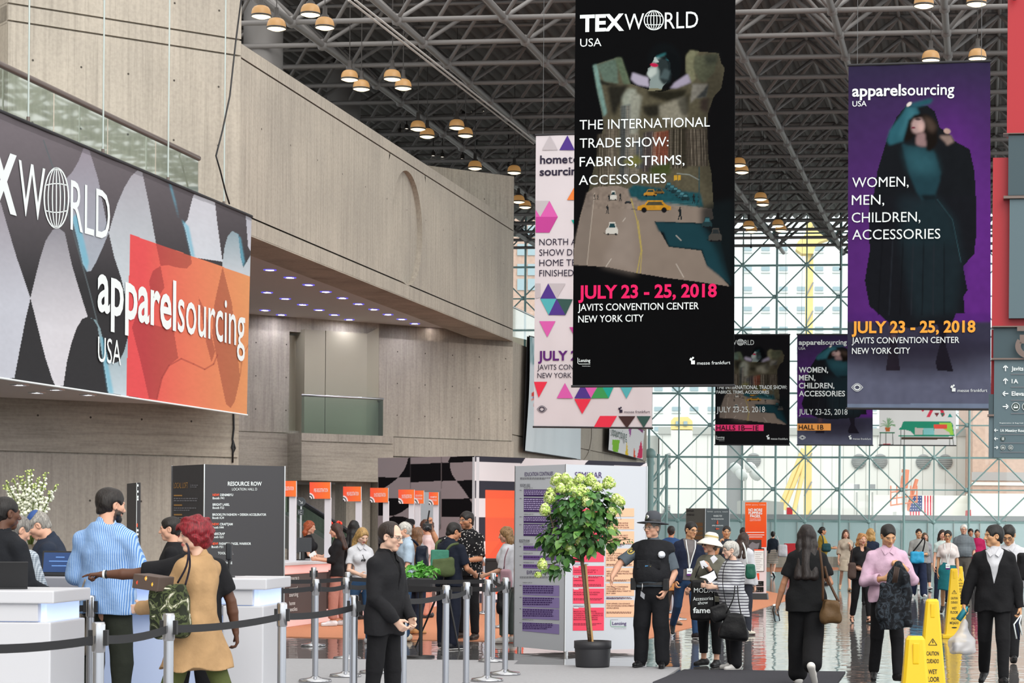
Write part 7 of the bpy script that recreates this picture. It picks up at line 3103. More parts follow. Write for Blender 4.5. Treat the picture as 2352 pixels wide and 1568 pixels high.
def hair_mat(c):
 key = 'hair_' + c[1:]
 if key in MATS:
  return MATS[key]
 m, nt, b, N, L = nodes_of(key, .5,.4)
 tc = N.new('ShaderNodeTexCoord')
 mp = N.new('ShaderNodeMapping')
 mp.inputs['Scale'].default_value = (110,110,16)
 L.new(tc.outputs['Object'], mp.inputs[0])
 n = N.new('ShaderNodeTexNoise')
 n.inputs['Scale'].default_value = 1
 n.inputs['Detail'].default_value = 3
 L.new(mp.outputs[0], n.inputs['Vector'])
 a = lin(c)
 L.new(ramp(nt, n.outputs['Fac'],[(.3,[x * .45 for x in a]),(.55, a),(.75,[min(1, x * 1.7 + .01) for x in a])]), b.inputs['Base Color'])
 bp = N.new('ShaderNodeBump')
 bp.inputs['Strength'].default_value = .5
 bp.inputs['Distance'].default_value = .01
 L.new(n.outputs['Fac'], bp.inputs['Height'])
 L.new(bp.outputs[0], b.inputs['Normal'])
 return m


M_SKIN = mat('skin', '#c9987c', .5,0,.35, vcol=True)
rotx = lambda a: np.array([[1,0,0],[0, math.cos(a),-math.sin(a)],[0, math.sin(a), math.cos(a)]])
roty = lambda a: np.array([[math.cos(a),0, math.sin(a)],[0,1,0],[-math.sin(a),0, math.cos(a)]])
rotz = lambda a: np.array([[math.cos(a),-math.sin(a),0],[math.sin(a), math.cos(a),0],[0,0,1]])
rad = math.radians
STAND = ((3,2,4,0),(-2,2,4,0))
WALK = ((22,6,1,12),(-16,26,1,-38))
HANG = ((.16,.05,-1),(.08,.18,-1),.35)
FOLD = ((.22,.1,-1),(-.55,.85,-.1),.5)
SKINS = {'light': '#cf9f86', 'pale': '#d9b29c', 'tan': '#b98262', 'asian': '#c4956f', 'brown': '#5a3a2a', 'olive': '#a5765a'}


class Person:
 def __init__(s, label, px, top, Y, face, sex='m', w=1., lean=0, side=0, head=(0,0,0), legs=STAND, arms=(HANG, HANG), skin='light', hair=('short', '#2a1f1a'), group=None, z0=0., beard=None, shift=0., Hn=None, age=0):
  s.sx = F / Y
  s.h = min(.0105, max(.0058,1.35 / s.sx))
  x = unroll(px, 1300)[0] / F * Y
  z0 = floor_z(x, Y)
  tz = P(px, top, Y).z - .018 - z0
  s.sex, s.hairdef, s.beard = sex, hair, beard
  # rest pose with unit scale, then scaled so that the head reaches the photo's height
  H_ = Hn or tz
  for _ in range(2):
   s.pose(H_, sex, w, lean, side, head, legs, arms)
   if Hn:
    break
   H_ *= tz / s.topz
  t = bpy.data.objects.new('person', None)
  s.skin = lin(SKINS.get(skin, skin))
  s.loc = Vector((x, Y, z0))
  s.yaw = rad(face)           # 0 towards the camera, 90 towards the picture's right, 180 away
  body = s.body()
  s.o = body
  body.location = s.loc
  body.rotation_euler = (0,0, math.pi + s.yaw)
  tag(body, label, 'person', group)
  bpy.data.objects.remove(t)
  if hair and hair[0] != 'bald':
   s.hair(*hair)
  bpy.context.view_layer.update()

 def W(s, p):
  """local (right, forward, up) to world"""
  a = math.pi + s.yaw
  return Vector((p[0] * math.cos(a) - p[1] * math.sin(a), p[0] * math.sin(a) + p[1] * math.cos(a), p[2])) + s.loc

 def pose(s, H_, sex, w, lean, side, head, legs, arms):
  k = s.k = H_ / 1.75
  s.w = w
  f = sex == 'f'
  hipw, shw = (.088 if f else .085) * k, (.140 if f else .158) * k * (1 + (w - 1) * .5)
  J = s.J = {}
  pel = va(0,0,.93 * k)
  s.feet = []
  for i, sg in enumerate((-1,1)):
   fw, bd, ou, fp = legs[i]
   hip = pel + va(sg * hipw, 0,-.02 * k)
   d = un(va(sg * math.tan(rad(ou)), math.sin(rad(fw)),-math.cos(rad(fw))))
   kn = hip + d * .43 * k
   a = fw - bd
   d2 = un(va(sg * math.tan(rad(ou * .5)), math.sin(rad(a)),-math.cos(rad(a))))
   an = kn + d2 * .40 * k
   fo = un(va(sg * .18, math.cos(rad(fp)), math.sin(rad(fp))))
   upf = un(va(0,-math.sin(rad(fp)), math.cos(rad(fp))))
   J['hip', i], J['kn', i], J['an', i] = hip, kn, an
   heel, toe = an - fo * .045 * k - upf * .075 * k, an + fo * .165 * k - upf * .08 * k
   J['heel', i], J['toe', i], J['upf', i], J['fo', i] = heel, toe, upf, fo
  R = s.R = rotx(-rad(lean)) @ roty(rad(side))
  up = lambda x, y, z: pel + R @ (va(x, y, z) * k - pel * va(0,0,1)) if False else pel + R @ va(x * k, y * k, (z - .93) * k)
  s.up = up
  J['pel'], J['waist'], J['chest'], J['neck'] = pel, up(0,.0,1.08), up(0,.0,1.29), up(0,-.015,1.455)
  for i, sg in enumerate((-1,1)):
   J['sh', i] = up(sg * shw / k, -.01,1.375)
   ua, fa, hd = arms[i][:3]
   q = lambda v: un(va(sg * v[0], v[1], v[2]))
   e = J['sh', i] + q(ua) * .285 * k
   wr = e + q(fa) * .25 * k
   J['el', i], J['wr', i] = e, wr
   hdir = q(arms[i][3]) if len(arms[i]) > 3 and arms[i][3] is not None else q(fa)
   pn = q(arms[i][4]) if len(arms[i]) > 4 else va(-sg, 0,0)
   pn = pn - hdir * pn.dot(hdir)
   if np.linalg.norm(pn) < .15:
    pn = va(0,0,-1) - hdir * hdir[2] * -1
   J['hd', i] = (hdir, un(pn), hd)
   J['hand', i] = wr + hdir * .09 * k
  hy, hp_, hr = [rad(a) for a in head]
  s.M = R @ rotz(hy) @ rotx(-hp_) @ roty(hr)
  s.c = J['neck'] + R @ va(0,.02 * k, .06 * k) + s.M @ va(0,.01,.105) * k
  low = min(min(J['heel', i][2], J['toe', i][2]) for i in (0,1))
  dz = va(0,0,-low + .006)
  for n_, v in list(J.items()):
   if n_[0] not in ('hd', 'upf', 'fo'):
    J[n_] = v + dz
  s.c = s.c + dz
  s.dz = dz
  s.topz = (s.c + s.M @ va(0,-.012,.118) * k)[2]

 def hp(s, x, y, z):
  return s.c + s.M @ va(x, y, z) * s.k

 def u(s, x, y, z):
  return s.up(x, y, z) + s.dz

 def torso(s, S, g=0., low=.9, wide=1.):
  """trunk prims, grown by g"""
  k, J, w = s.k, s.J, s.w
  fwd = s.R @ va(0,1,0)
  f = s.sex == 'f'
  q = 1.5 if w < 1.08 else 1.28
  r_p, r_w, r_c = ((.165,.128,.145) if f else (.155,.145,.165))
  P_ = s.u(0,0, low)
  S.rc(P_, J['waist'],(r_p * w * k + g) * wide, r_w * w * k + g, .03, n=fwd, q=q)
  S.rc(J['waist'], J['chest'], r_w * w * k + g, r_c * (1 + (w - 1) * .6) * k + g, .05, n=fwd, q=q)
  S.rc(J['chest'], s.u(0,-.01,1.37), r_c * .98 * k + g, .115 * k + g, .05, n=fwd, q=q)
  for i in (0,1):
   S.rc(s.u(0,-.02,1.455), J['sh', i],.038 * k + g, .046 * k + g * .8,.04 * k)
   if f:
    S.el(s.u((.075,-.075)[i],.085,1.27), va(.07,.06,.07) * k + g * .6, s.R, .04)
  if w > 1.08:
   S.el(s.u(0,.07,1.08), va(.14 * w, .12 * w, .15) * k + g * .7, s.R, .05)

 def sleeves(s, S, g, n, rel=0.):
  """n: 0..1 upper arm, 1..2 forearm"""
  k, J = s.k, s.J
  fat = (1 + (s.w - 1) * .5) * (.88 if s.sex == 'f' else 1)
  g, rel = g * .62, rel * .6
  for i in (0,1):
   a, e, wr = J['sh', i], J['el', i], J['wr', i]
   m = min(n, 1.)
   b = a + (e - a) * m
   S.rc(a, b, .051 * k * fat + g, (.051 - .009 * m) * k * fat + g + rel, .03)
   if n > 1:
    m = n - 1
    S.rc(e, e + (wr - e) * m, .044 * k * fat + g + rel, (.044 - .014 * m) * k * fat + g + rel, .005)

 def body(s):
  k, J, w = s.k, s.J, s.w
  S = Sdf()
  s.torso(S, -.018 if w < 1.08 else -.034)
  fat = (1 + (w - 1) * .5) * (.88 if s.sex == 'f' else 1)
  for i in (0,1):
   lf = fat * (1.06 if s.sex == 'f' else .92)
   S.rc(J['hip', i] + va(0,0,.03), J['kn', i],.074 * k * lf, .05 * k * lf, .03)
   cm = J['kn', i] * .62 + J['an', i] * .38 + va(0,-.012,0) * k
   S.rc(J['kn', i], cm, .05 * k * lf, .053 * k * lf, .008)
   S.rc(cm, J['an', i],.05 * k * lf, .033 * k, .008)
   S.rc(J['heel', i] + J['upf', i] * .03, J['toe', i] + J['upf', i] * .02,.03 * k, .024 * k, .02)
   S.rc(J['an', i], J['heel', i] + J['upf', i] * .03,.034 * k, .03 * k, .02)
   S.rc(J['sh', i], J['el', i],.046 * k * fat, .036 * k * fat, .03)
   S.rc(J['el', i], J['el', i] * .65 + J['wr', i] * .35,.036 * k * fat, .039 * k * fat, .006)
   S.rc(J['el', i] * .65 + J['wr', i] * .35, J['wr', i],.038 * k * fat, .026 * k, .006)
   s.hand(S, i)
  # neck and head
  H = s.hp
  S.rc(s.u(0,-.02,1.43), H(0,-.02,-.06),.06 * k * (.86 if s.sex == 'f' else 1.03),.052 * k * (.88 if s.sex == 'f' else 1.05),.03)
  M = s.M
  e = lambda x, y, z, a, b, c, kk=.02, op='add': S.el(H(x, y, z), va(a, b, c) * k, M, kk * k, op)
  e(0,-.014,.03,.074,.095,.086)
  S.rc(H(0,.032,-.02), H(0,.060,-.086),.062 * k, (.029 if s.sex == 'm' else .025) * k, .03 * k)
  for q in (1,-1):
   e(q * .044,.018,-.056,.026,.034,.03,.025)
   e(q * .04,.056,-.016,.026,.026,.024,.02)
   e(q * .031,.097,.004,.018,.018,.0125,.010, 'sub')
   e(q * .031,.074,.003,.0135,.013,.0125,.003)
   e(q * .013,.094,-.031,.010,.010,.009,.008)
   e(q * .078,-.006,-.004,.011,.021,.033,.006)
   e(q * .083,.002,-.004,.006,.009,.018,.005, 'sub')
  e(0,.078,.024,.052,.016,.011,.015)
  S.rc(H(0,.086,.014), H(0,.109,-.026),.0085 * k, .0125 * k, .012 * k)
  e(0,.086,-.0525,.024,.010,.0065,.006)
  e(0,.084,-.064,.020,.010,.0075,.006)
  e(0,.097,-.058,.024,.006,.0018,.003, 'sub')

  def col(V):
   L = (V - s.c) @ M / k
   c = np.tile(np.array(s.skin),(len(V),1))
   x, y, z = np.abs(L[:, 0]), L[:, 1], L[:, 2]
   hd = (z > -.16)

   def paint(m, cc, a=1.):
    c[m] = c[m] * (1 - a) + np.array(lin(cc) if isinstance(cc, str) else cc) * a
   fr = hd & (y > .03)
   paint(fr & (x > .022) & (x < .055) & (z > -.045) & (z < -.005) & (y > .05), '#c4685a', .12)
   paint(fr & ((L[:, 0] / .025) ** 2 + ((z + .058) / .0135) ** 2 < 1) & (y > .07), '#9c4a48' if s.sex == 'm' else '#a8333c', .5 if s.sex == 'm' else .75)
   paint(fr & (((x - .031) / .0155) ** 2 + ((z - .003) / .0056) ** 2 < 1) & (y > .06), '#cfc6bd')
   paint(fr & ((x - .031) ** 2 + (z - .003) ** 2 < .0062 ** 2) & (y > .06), '#1d1410')
   paint(fr & (((x - .032) / .021) ** 2 + ((z - .0255 + (x - .032) ** 2 * 8) / .0048) ** 2 < 1) & (y > .05), s.hairdef[1] if s.hairdef and not s.age_grey() else '#8d8780', .75)
   paint(fr & (((x - .031) / .018) ** 2 + ((z - .0115) / .0028) ** 2 < 1) & (y > .055), '#1b1412', .7)
   if s.beard:
    paint(hd & (y > .0) & (z < -.042 + .25 * np.maximum(0,.075 - y)) & (z > -.125) & (np.abs(z + .058) + x * .3 > .014), s.beard[0], s.beard[1])
   return c
  return S.obj('person', s.h, M_SKIN, None, col)

 def age_grey(s):
  return s.hairdef[1] in ('#b9b6b0', '#cfccc6', '#9a9690')

 def hand(s, S, i):
  k, J = s.k, s.J
  d, n, cu = J['hd', i]
  wr = J['wr', i]
  point = cu == 'point'
  c0 = .9 if point else cu
  l = np.cross(n, d) if i == 0 else np.cross(d, n)
  B = lambda a, b, c=0.: wr + (d * a + l * b + n * c) * k
  kf = .92 if s.sex == 'f' else 1.05
  for j, (o, Ln) in enumerate(((.026,.074),(.009,.082),(-.008,.076),(-.024,.060))):
   S.rc(B(.01, o * .55), B(.085, o),.0155 * k * kf, .0115 * k * kf, .012 * k)
   c = 0.05 if (point and j == 0) else c0 * (1 + .07 * j)
   p, a = B(.085, o),0.
   for sg, (fr, tn) in enumerate(((.45,62),(.31,78),(.24,50))):
    a += rad(tn * c + (4 if sg == 0 else 6))
    q = p + (d * math.cos(a) + n * math.sin(a) + l * o * .6) * Ln * fr * k * kf
    S.rc(p, q, (.0098 - .0012 * sg) * k * kf, (.009 - .0013 * sg) * k * kf, .003)
    p = q
  p = B(.025,.026,.006)
  a = un(d * .65 + l * .75 + n * .25)
  q = p + a * .04 * k
  S.rc(p, q, .0145 * k * kf, .0115 * k * kf, .01)
  a = un(d * .9 + l * (.35 - .5 * c0) + n * (.2 + .6 * c0))
  S.rc(q, q + a * .032 * k, .011 * k * kf, .009 * k * kf, .004)

 # ---- hair, hats, glasses
 def hair(s, style, c, amp=None, ln=1.):
  k, H, M = s.k, s.hp, s.M
  S = Sdf()
  t = {'crop': .004, 'short': .010, 'full': .017, 'curly': .036, 'afro': .04}.get(style, .012)
  S.el(H(0,-.015,.032), va(.077 + t, .097 + t, .088 + t) * k, M, .02)
  S.rc(H(0,-.05,-.03), H(0,-.062,-.05),(.055 + t) * k, (.04 + t * .5) * k, .03)
  if style == 'recede':
   S.el(H(0,.085,.05), va(.07,.07,.085) * k, M, .02, 'sub')
  if style in ('long', 'wavy', 'pony', 'bob', 'half'):
   n = {'long': .40, 'wavy': .44, 'pony': .1, 'bob': .15, 'half': .30}[style] * ln
   bk = M @ va(0,1,0)
   dn = va(0,0,-1)
   for sgn in (1,-1,0):
    a = H(.062 * sgn, -.03 - .02 * (sgn == 0),-.0)
    b = H(.07 * sgn, -.055 - .03 * (sgn == 0),-.1)
    c_ = b + dn * max(0, n - .1) * k + (s.R @ va(.015 * sgn, -.075,0)) * k * (n > .2)
    S.rc(a, b, .045 * k, .042 * k, .03)
    S.rc(b, c_, .044 * k, (.05 if style == 'wavy' else .034) * k, .03)
  if style == 'pony':
   a = H(0,-.115,.03)
   S.rc(a, H(0,-.15,-.02),.03 * k, .03 * k, .02)
   S.rc(H(0,-.15,-.02), H(.0,-.13,-.22),.032 * k, .02 * k, .02)
  if style == 'bun':
   S.el(H(0,-.095,.085), va(.042,.042,.038) * k, M, .012)
  if style == 'lowbun':
   S.el(H(0,-.125,-.015), va(.045,.038,.042) * k, M, .012)
  # keep the face and ears clear
  S.el(H(0,.105,-.04), va(.07,.075,.112) * k, M, .012, 'sub')
  S.el(H(0,.06,-.12), va(.09,.07,.085) * k, M, .02, 'sub') if style not in ('long', 'wavy', 'bob', 'half') else S.el(H(0,.07,-.1), va(.055,.085,.12) * k, M, .02, 'sub')
  if style in ('crop', 'short', 'full', 'recede', 'bun', 'lowbun', 'pony'):
   for q in (1,-1):
    S.el(H(q * .088,.012,-.02), va(.03,.042,.052) * k, M, .01, 'sub')
  if style in ('crop', 'short', 'recede'):
   S.cut(M @ va(0,.25,-1), H(0,-.06,-.075),.01)
  a = amp if amp is not None else {'curly': .012, 'wavy': .005, 'afro': .008, 'bob': .006, 'crop': .001}.get(style, .004)
  S.folds(a * k, 60 if style in ('curly', 'bob', 'afro') else 45,34 if style in ('curly', 'bob') else 14, len(c) + int(s.sx))
  o = S.obj('hair', s.h, hair_mat(c), s.o)
  if s.beard and s.beard[1] > .8:
   B = Sdf()
   B.rc(H(.05,.03,-.06), H(0,.066,-.098),.024 * k, .027 * k, .02)
   B.rc(H(-.05,.03,-.06), H(0,.066,-.098),.024 * k, .027 * k, .02)
   B.rc(H(.02,.088,-.046), H(-.02,.088,-.046),.008 * k, .008 * k, .01)
   B.folds(.003,60,20)
   B.obj('beard', s.h, hair_mat(s.beard[0]), s.o)
  return o

 def loc_obj(s, mb, name):
  return mb.build(name, s.o, (0,0,0))

 def glasses(s, c='#1a1a1c', dark=False):
  mb = MB()
  m = mat('spectacles_' + c[1:], c, .3,.3)
  for q in (1,-1):
   mb.path([s.hp(q * .032 + .021 * math.cos(a * .3927),.098,.002 + .017 * math.sin(a * .3927)) for a in range(17)],.0024 * s.k, m, 5)
   mb.path([s.hp(q * .052,.097,.008), s.hp(q * .076,.05,.008), s.hp(q * .08,-.01,.004)],.0024 * s.k, m, 5)
   if dark:
    mb.poly([s.hp(q * .032 + .021 * math.cos(a * .524),.098,.002 + .017 * math.sin(a * .524)) for a in range(12)], m)
  mb.path([s.hp(-.011,.1,.006), s.hp(.011,.1,.006)],.0024 * s.k, m, 5)
  return s.loc_obj(mb, 'spectacles')

 def lathe_hat(s, prof, m, name='hat', tilt=0., c=(0,-.012,.05), n=32, sc=None):
  mb = MB()
  ax = s.M @ va(0,-math.sin(rad(tilt)), math.cos(rad(tilt)))
  for pf, mm in (prof if isinstance(prof[0][0], list) else [(prof, m)]):
   mb.lathe(s.hp(*c),[(r * s.k, z * s.k) for r, z in pf], mm, n, ax)
  return s.loc_obj(mb, name)

 # ---- clothes
 def top(s, name, m, sleeve=2., hem=.86, g=.012, rel=.006, collar=None, flare=1.0, vneck=None, amp=.006, scoop=None, fz=6., seed=1, open_=None, low=None):
  k = s.k
  S = Sdf()
  s.torso(S, g, low=(low or hem) - .03, wide=flare)
  if hem < .99:
   for i in (0,1):
    hip, kn = s.J['hip', i], s.J['kn', i]
    S.rc(hip + va(0,0,.03) * k, hip + (kn - hip) * max(.02,(.93 - hem) / .43 + .1),.083 * k * (1 + (s.w - 1) * .6) + g * 1.5,.08 * k + g * 1.5,.05)
  S.cut(s.R @ va(0,0,-1), s.u(0,0, hem))
  S.cut(s.R @ va(0,0,1), s.u(0,0,1.485),.01)
  s.sleeves(S, g, sleeve, rel)
  for i in (0,1):           # clean cuffs
   a, e, wr = s.J['sh', i], s.J['el', i], s.J['wr', i]
   p, d = (a + (e - a) * sleeve, e - a) if sleeve <= 1 else (e + (wr - e) * (sleeve - 1), wr - e)
   r = (.085 if sleeve <= 1 else .075) * k
   S.rc(p + un(d) * (r + .001), p + un(d) * (r + .03), r, r, .003, 'sub')
  if collar:
   S.rc(s.u(0,-.03,1.455), s.u(0,-.015,1.495),.066 * k, .062 * k, .015)
  nk = s.u(0,-.012,1.5)
  S.rc(nk, s.u(0,.012,1.62),.054 * k if not scoop else .06 * k, .09 * k, .006, 'sub')
  if scoop:
   S.el(s.u(0,.12,1.47), va(.085,.10, scoop) * k, s.R, .01, 'sub')
  if vneck or open_:
   z0, hw_ = (vneck or open_)[:2]
   o, Rt = s.u(0,0, z0), s.R.T

   def wedge(x, y, z):
    x, y, z = x - o[0], y - o[1], z - o[2]
    a, b_, c_ = [Rt[i, 0] * x + Rt[i, 1] * y + Rt[i, 2] * z for i in range(3)]
    return np.maximum(np.maximum(np.abs(a) - hw_ * c_ / (1.47 - z0),-c_),-b_)
   S._p(wedge, s.u(-.2,-.05, z0) - .05, s.u(.2,.3,1.52) + .05,.003, 'sub')
   if open_:
    S.bx(s.u(0,.16,(z0 + hem) / 2), va(open_[2] * k, .16 * k, (z0 - hem) / 2 * k + .03),.003, s.R, .004, 'sub')
  S.folds(amp * 1.15,26, fz * 1.4, seed)
  o = S.obj(name, s.h, m, s.o)
  if collar and hem > .8 and not vneck and s.sx > 85:
   mb = MB()
   for q in (1,-1):
    mb.prism([Vector(s.u(q * x, y + g * .8, z)) for x, y, z in ((.006,.085,1.425),(.05,.045,1.49),(.082,.05,1.455),(.05,.098,1.395))], Vector(s.R @ va(0,.004,0)), m)
   mb.build('collar', o, (0,0,0))
  return o

 def trousers(s, m, length=.97, g=.012, wide=0., amp=.005, name='trousers', hem=1.0, seed=3):
  k, J = s.k, s.J
  fat = (1 + (s.w - 1) * .6) * (1.03 if s.sex == 'f' else 1)
  S = Sdf()
  r_p = (.165 if s.sex == 'f' else .155) * s.w * k
  S.rc(s.u(0,0,.92), s.u(0,0, hem), r_p - .004, r_p * .9,.03, n=va(0,1,0), q=1.55 if s.w < 1.08 else 1.33)
  S.cut(va(0,0,1), s.u(0,0, hem + .01))
  for i in (0,1):
   hip, kn, an = J['hip', i], J['kn', i], J['an', i]
   S.rc(hip + va(0,0,.0), kn, .078 * k * fat + g, .058 * k * fat + g + wide * .5,.035)
   b = kn + (an - kn) * length
   S.rc(kn, b, .058 * k * fat + g + wide * .5,.044 * k + g + wide, .005)
   d = un(an - kn)
   S.rc(b + d * .071, b + d * .1,.07,.07,.003, 'sub') if length < .9 else None
  S.folds(amp, 12,7, seed)
  return S.obj(name, s.h, m, s.o)

 def skirt(s, m, hem, g=.016, flare=.2, z1=1.04, name='skirt', amp=.012, seed=5):
  S = Sdf()
  r = .165 * s.w * s.k + g
  a, b = s.u(0,0, z1), s.u(0,0,.9)
  z = hem * s.k
  mid = (s.J['kn', 0] + s.J['kn', 1]) / 2
  c = va(mid[0] * .5, mid[1] * .5, z - .05)
  S.rc(a, b, r * .82, r, .03, n=va(0,1,0), q=1.3)
  S.rc(b, c, r, r * (1 + flare),.03, n=va(0,1,0), q=1.25)
  for i in (0,1):
   kn = s.J['kn', i]
   S.rc(s.J['hip', i], va(kn[0], kn[1], max(z, kn[2])),.09 * s.k + g, .07 * s.k + g, .03)
  S.cut(va(0,0,-1), va(0,0, z))
  S.cut(va(0,0,1), a + va(0,0,.02))
  S.folds(amp, 26,2, seed)
  return S.obj(name, s.h, m, s.o)

 def shoes(s, c='#18181a', sole='#101012', kind='shoe'):
  k, J = s.k, s.J
  m, m2 = fab('shoe_' + c[1:], c, rough=.5, bump=.05), mat('sole_' + sole[1:], sole, .6)
  for i in (0,1):
   heel, toe, up, an = J['heel', i], J['toe', i], J['upf', i], J['an', i]
   fo = J['fo', i]
   S = Sdf()
   if kind == 'sandal':
    for t in (.25,.5,.75):
     p = heel + (toe - heel) * t + up * .03 * k
     l = np.cross(fo, up)
     S.rc(p - l * .034 * k, p + l * .034 * k, .012 * k, .012 * k, .004)
    S.rc(heel + up * .055 * k, an - up * .005,.034 * k, .04 * k, .01)
   else:
    S.rc(heel + up * .035 * k, toe + up * .024 * k, .039 * k, .031 * k, .02)
    S.rc(heel + up * .045 * k, heel * .45 + toe * .55 + up * .045 * k, .04 * k, .032 * k, .02)
    S.rc(heel + up * .03 * k, an + up * (.035 if kind == 'boot' else .0) * k, .038 * k, .042 * k, .02)
    S.cut(-up, heel + up * .008 * k, .002)
    S.cut(un(an - J['kn', i]) * -1, an + va(0,0,(.05 if kind == 'boot' else .012) * k),.004)
   o = S.obj('shoe', s.h * .9, m, s.o)
   S = Sdf()
   S.rc(heel + up * .006 * k, toe + up * .006 * k, .04 * k, .033 * k, .01, n=up, q=2.6)
   S.obj('sole', s.h, m2, o)

 def patch(s, name, pts, m, off=.0):
  mb = MB()
  mb.poly([Vector(p) for p in pts], m)
  return s.loc_obj(mb, name)

 def lanyard(s, z=1.1, m=None, badge=True, g=.012):
  """ribbon round the neck with a badge, lying on the chest"""
  m = m or M_TW
  fy = (.135 if s.sex == 'f' else .118) + (.03 if s.w > 1.08 else 0)
  mb = MB()
  e = s.u(0, fy + g, z)
  for q in (1,-1):
   pts = [s.u(q * .055,-.05,1.49), s.u(q * .07,.06,1.47), s.u(q * .062, fy - .012 + g, 1.36), s.u(q * .03, fy + g, 1.24), e]
   pts = [Vector(p) for p in pts]
   w = Vector(s.R @ va(.006,0,0)) * s.k
   vs = [p + w * j for p in pts for j in (-1,1)]
   mb.add(vs, [(2 * j, 2 * j + 1,2 * j + 3,2 * j + 2) for j in range(len(pts) - 1)], m)
  o = s.loc_obj(mb, 'lanyard')
  if badge:
   mb = MB()
   mb.bbox(Vector(e) - Vector((0,0,.055)),(.042,0,0),(0,.003,0),(0,0,.055), M_TW, .002)
   mb.box(Vector(e) + Vector((0,.004,-.095)),(.042,0,0),(0,.0012,0),(0,0,.014), M_TPUR)
   mb.box(Vector(e) + Vector((0,.004,-.045)),(.028,0,0),(0,.0012,0),(0,0,.006), M_TGREY)
   b = mb.build('badge', o, (0,0,0))
  return o
# ------------------------------------------------------------------ the people
BLK = fab('black', '#17171a')
NAVY = fab('navy', '#1c2438')
WHT = fab('white', '#c6c7cc')
JEAN = fab('denim', '#2c4766')
DJEAN = fab('dark_denim', '#1b2638')
TR = fab("black_trouser", "#141417")

# left: at the counters
p = Person('person in a blue striped shirt and dark green trousers seen from behind at the counter', 246,1117,17.1,172, w=1.06, head=(-38,8,0), legs=((4,3,4,0),(-2,6,5,0)), arms=(((.30,.05,-1),(-.1,1,-.1),.5),((.34,.12,-1),(-.2,1,.1),.5)),
   skin='light', hair=('short', '#1c1512'), beard=('#1c1512', .9))
p.top('striped_shirt', fab('blue_stripe', '#5f8cc8', 'stripe_v', '#a9c3e3', 21), hem=.84, g=.03, rel=.012, collar=True, amp=.012, flare=1.06)
p.trousers(fab('dark_olive', '#2c3028'), g=.02, amp=.008)
p.shoes('#2a2018')
striped = p
p = Person('person in a dark suit with close-cropped hair at the left edge, seen from behind', 6,1136,16.5,150, w=1.1, head=(-15,5,0), arms=(HANG, ((.3,.1,-1),(.0,.9,-.3),.4)), skin='brown', hair=('crop', '#15100e'))
p.top('jacket', fab('dark_suit', '#1b1d22'), hem=.8, g=.022, collar=True)
p.trousers(fab('dark_suit', '#1b1d22'))
p.shoes()
p = Person('person in a grey checked shirt between the dark suit and the skullcap', 26,1181,17.35,168, w=1.05, head=(-35,25,0), arms=(((.25,.2,-1),(0,.9,.0),.4),((.35,.15,-1),(-.1,.9,-.15),.4)), skin='light', hair=('short', '#77736e'))
p.top('checked_shirt', fab('grey_check', '#77838f', 'plaid', '#c3ccd4', 20), hem=.86, g=.024, collar=True)
p.trousers(fab('dark_suit', '#1b1d22'))
p.shoes()
p = Person('person with grey hair, blue skullcap and navy jacket looking down behind the counter', 128,1176,19.4,-78, w=1.12, lean=8, head=(5,28,0), arms=(((.1,.35,-.9),(-.2,.9,-.2),.4),((.1,.35,-.9),(-.2,.9,-.2),.4)), skin='light', hair=('short', '#8d8982'))
p.top('navy_jacket', fab('navy_jacket', '#232b3a'), hem=.82, g=.024, collar=True)
p.trousers(NAVY)
p.shoes()
p.lathe_hat([(.078,.035),(.074,.052),(.055,.07),(.028,.079),(0,.081)], mat('blue_skullcap', '#274a86', .7), 'skullcap', -18,(0,-.02,.05))
p = Person('person with dark hair in profile half hidden at the left edge of the charcoal column', 396,1184,21.5,-85, head=(0,5,0), skin='light', hair=('short', '#18120f'))
p.top('black_shirt', BLK, hem=.85)
p.trousers(TR)
p.shoes()
p = Person('person in a black t-shirt stretching a bare arm to point left past the striped shirt', 443,1196,16.2,188, w=1.3, lean=6, head=(12,10,0), arms=(((1,.12,-.18),(1,.1,-.02), 'point', None, (0,0,-1)),((.42,.05,-1),(.15,.1,-1),.45)), skin='brown', hair=('crop', '#120e0c'))
p.top('black_tshirt', BLK, sleeve=.62, hem=.84, g=.02, rel=.02)
p.trousers(TR, g=.018)
p.shoes()
mb = MB()
for t_, m_ in ((.93, M_TW),(.86, M_BLACK)):
 a_, b_ = p.J['el', 0], p.J['wr', 0]
 c_ = a_ + (b_ - a_) * t_
 d_ = un(b_ - a_)
 mb.lathe(c_, [(.031,-.008),(.034,0),(.031,.008)], m_, 12, d_)
p.loc_obj(mb, 'wristbands')
rh_ = p = Person('person with curly red hair in a tan coat and green leggings, carrying a box', 452,1187,15.3,-112, sex='f', w=1.08, head=(46,4,0), legs=((20,6,3,8),(-22,20,3,-30)), arms=(((.2,.45,-.9),(-.15,1,-.12),.5),((.1,.5,-.85),(-.2,1,-.05),.5)), skin='pale', hair=('curly', '#7d1420'))
p.top('tan_coat', fab('tan_coat', '#b08e66'), hem=.66, g=.032, rel=.014, collar=True, flare=1.14, amp=.013, fz=4)
p.trousers(fab('olive_legging', '#525a32'), g=.006)
p.shoes('#3a2c22')
# man in black suit
p = Person('person in an all-black suit and glasses with hands clasped, standing by the belts', 884,1195,17.5,66, w=1.04, lean=2, head=(4,10,0), legs=((2,2,3,0),(-3,4,4,0)), arms=(((.14,.16,-1),(-.42,.62,-.75),.5),((.16,.12,-1),(-.42,.58,-.78),.45)), skin='pale', hair=('recede', '#2a1d17'))
p.top('black_shirt', fab('black_shirt', '#0f0f11'), g=.006, hem=.9, collar=True)
p.top('suit_jacket', fab('charcoal_suit', '#1c1c1f'), hem=.79, g=.024, vneck=(1.16,.055), amp=.008, collar=True)
p.trousers(TR)
p.shoes()
p.glasses('#6b6660')
suitman = p

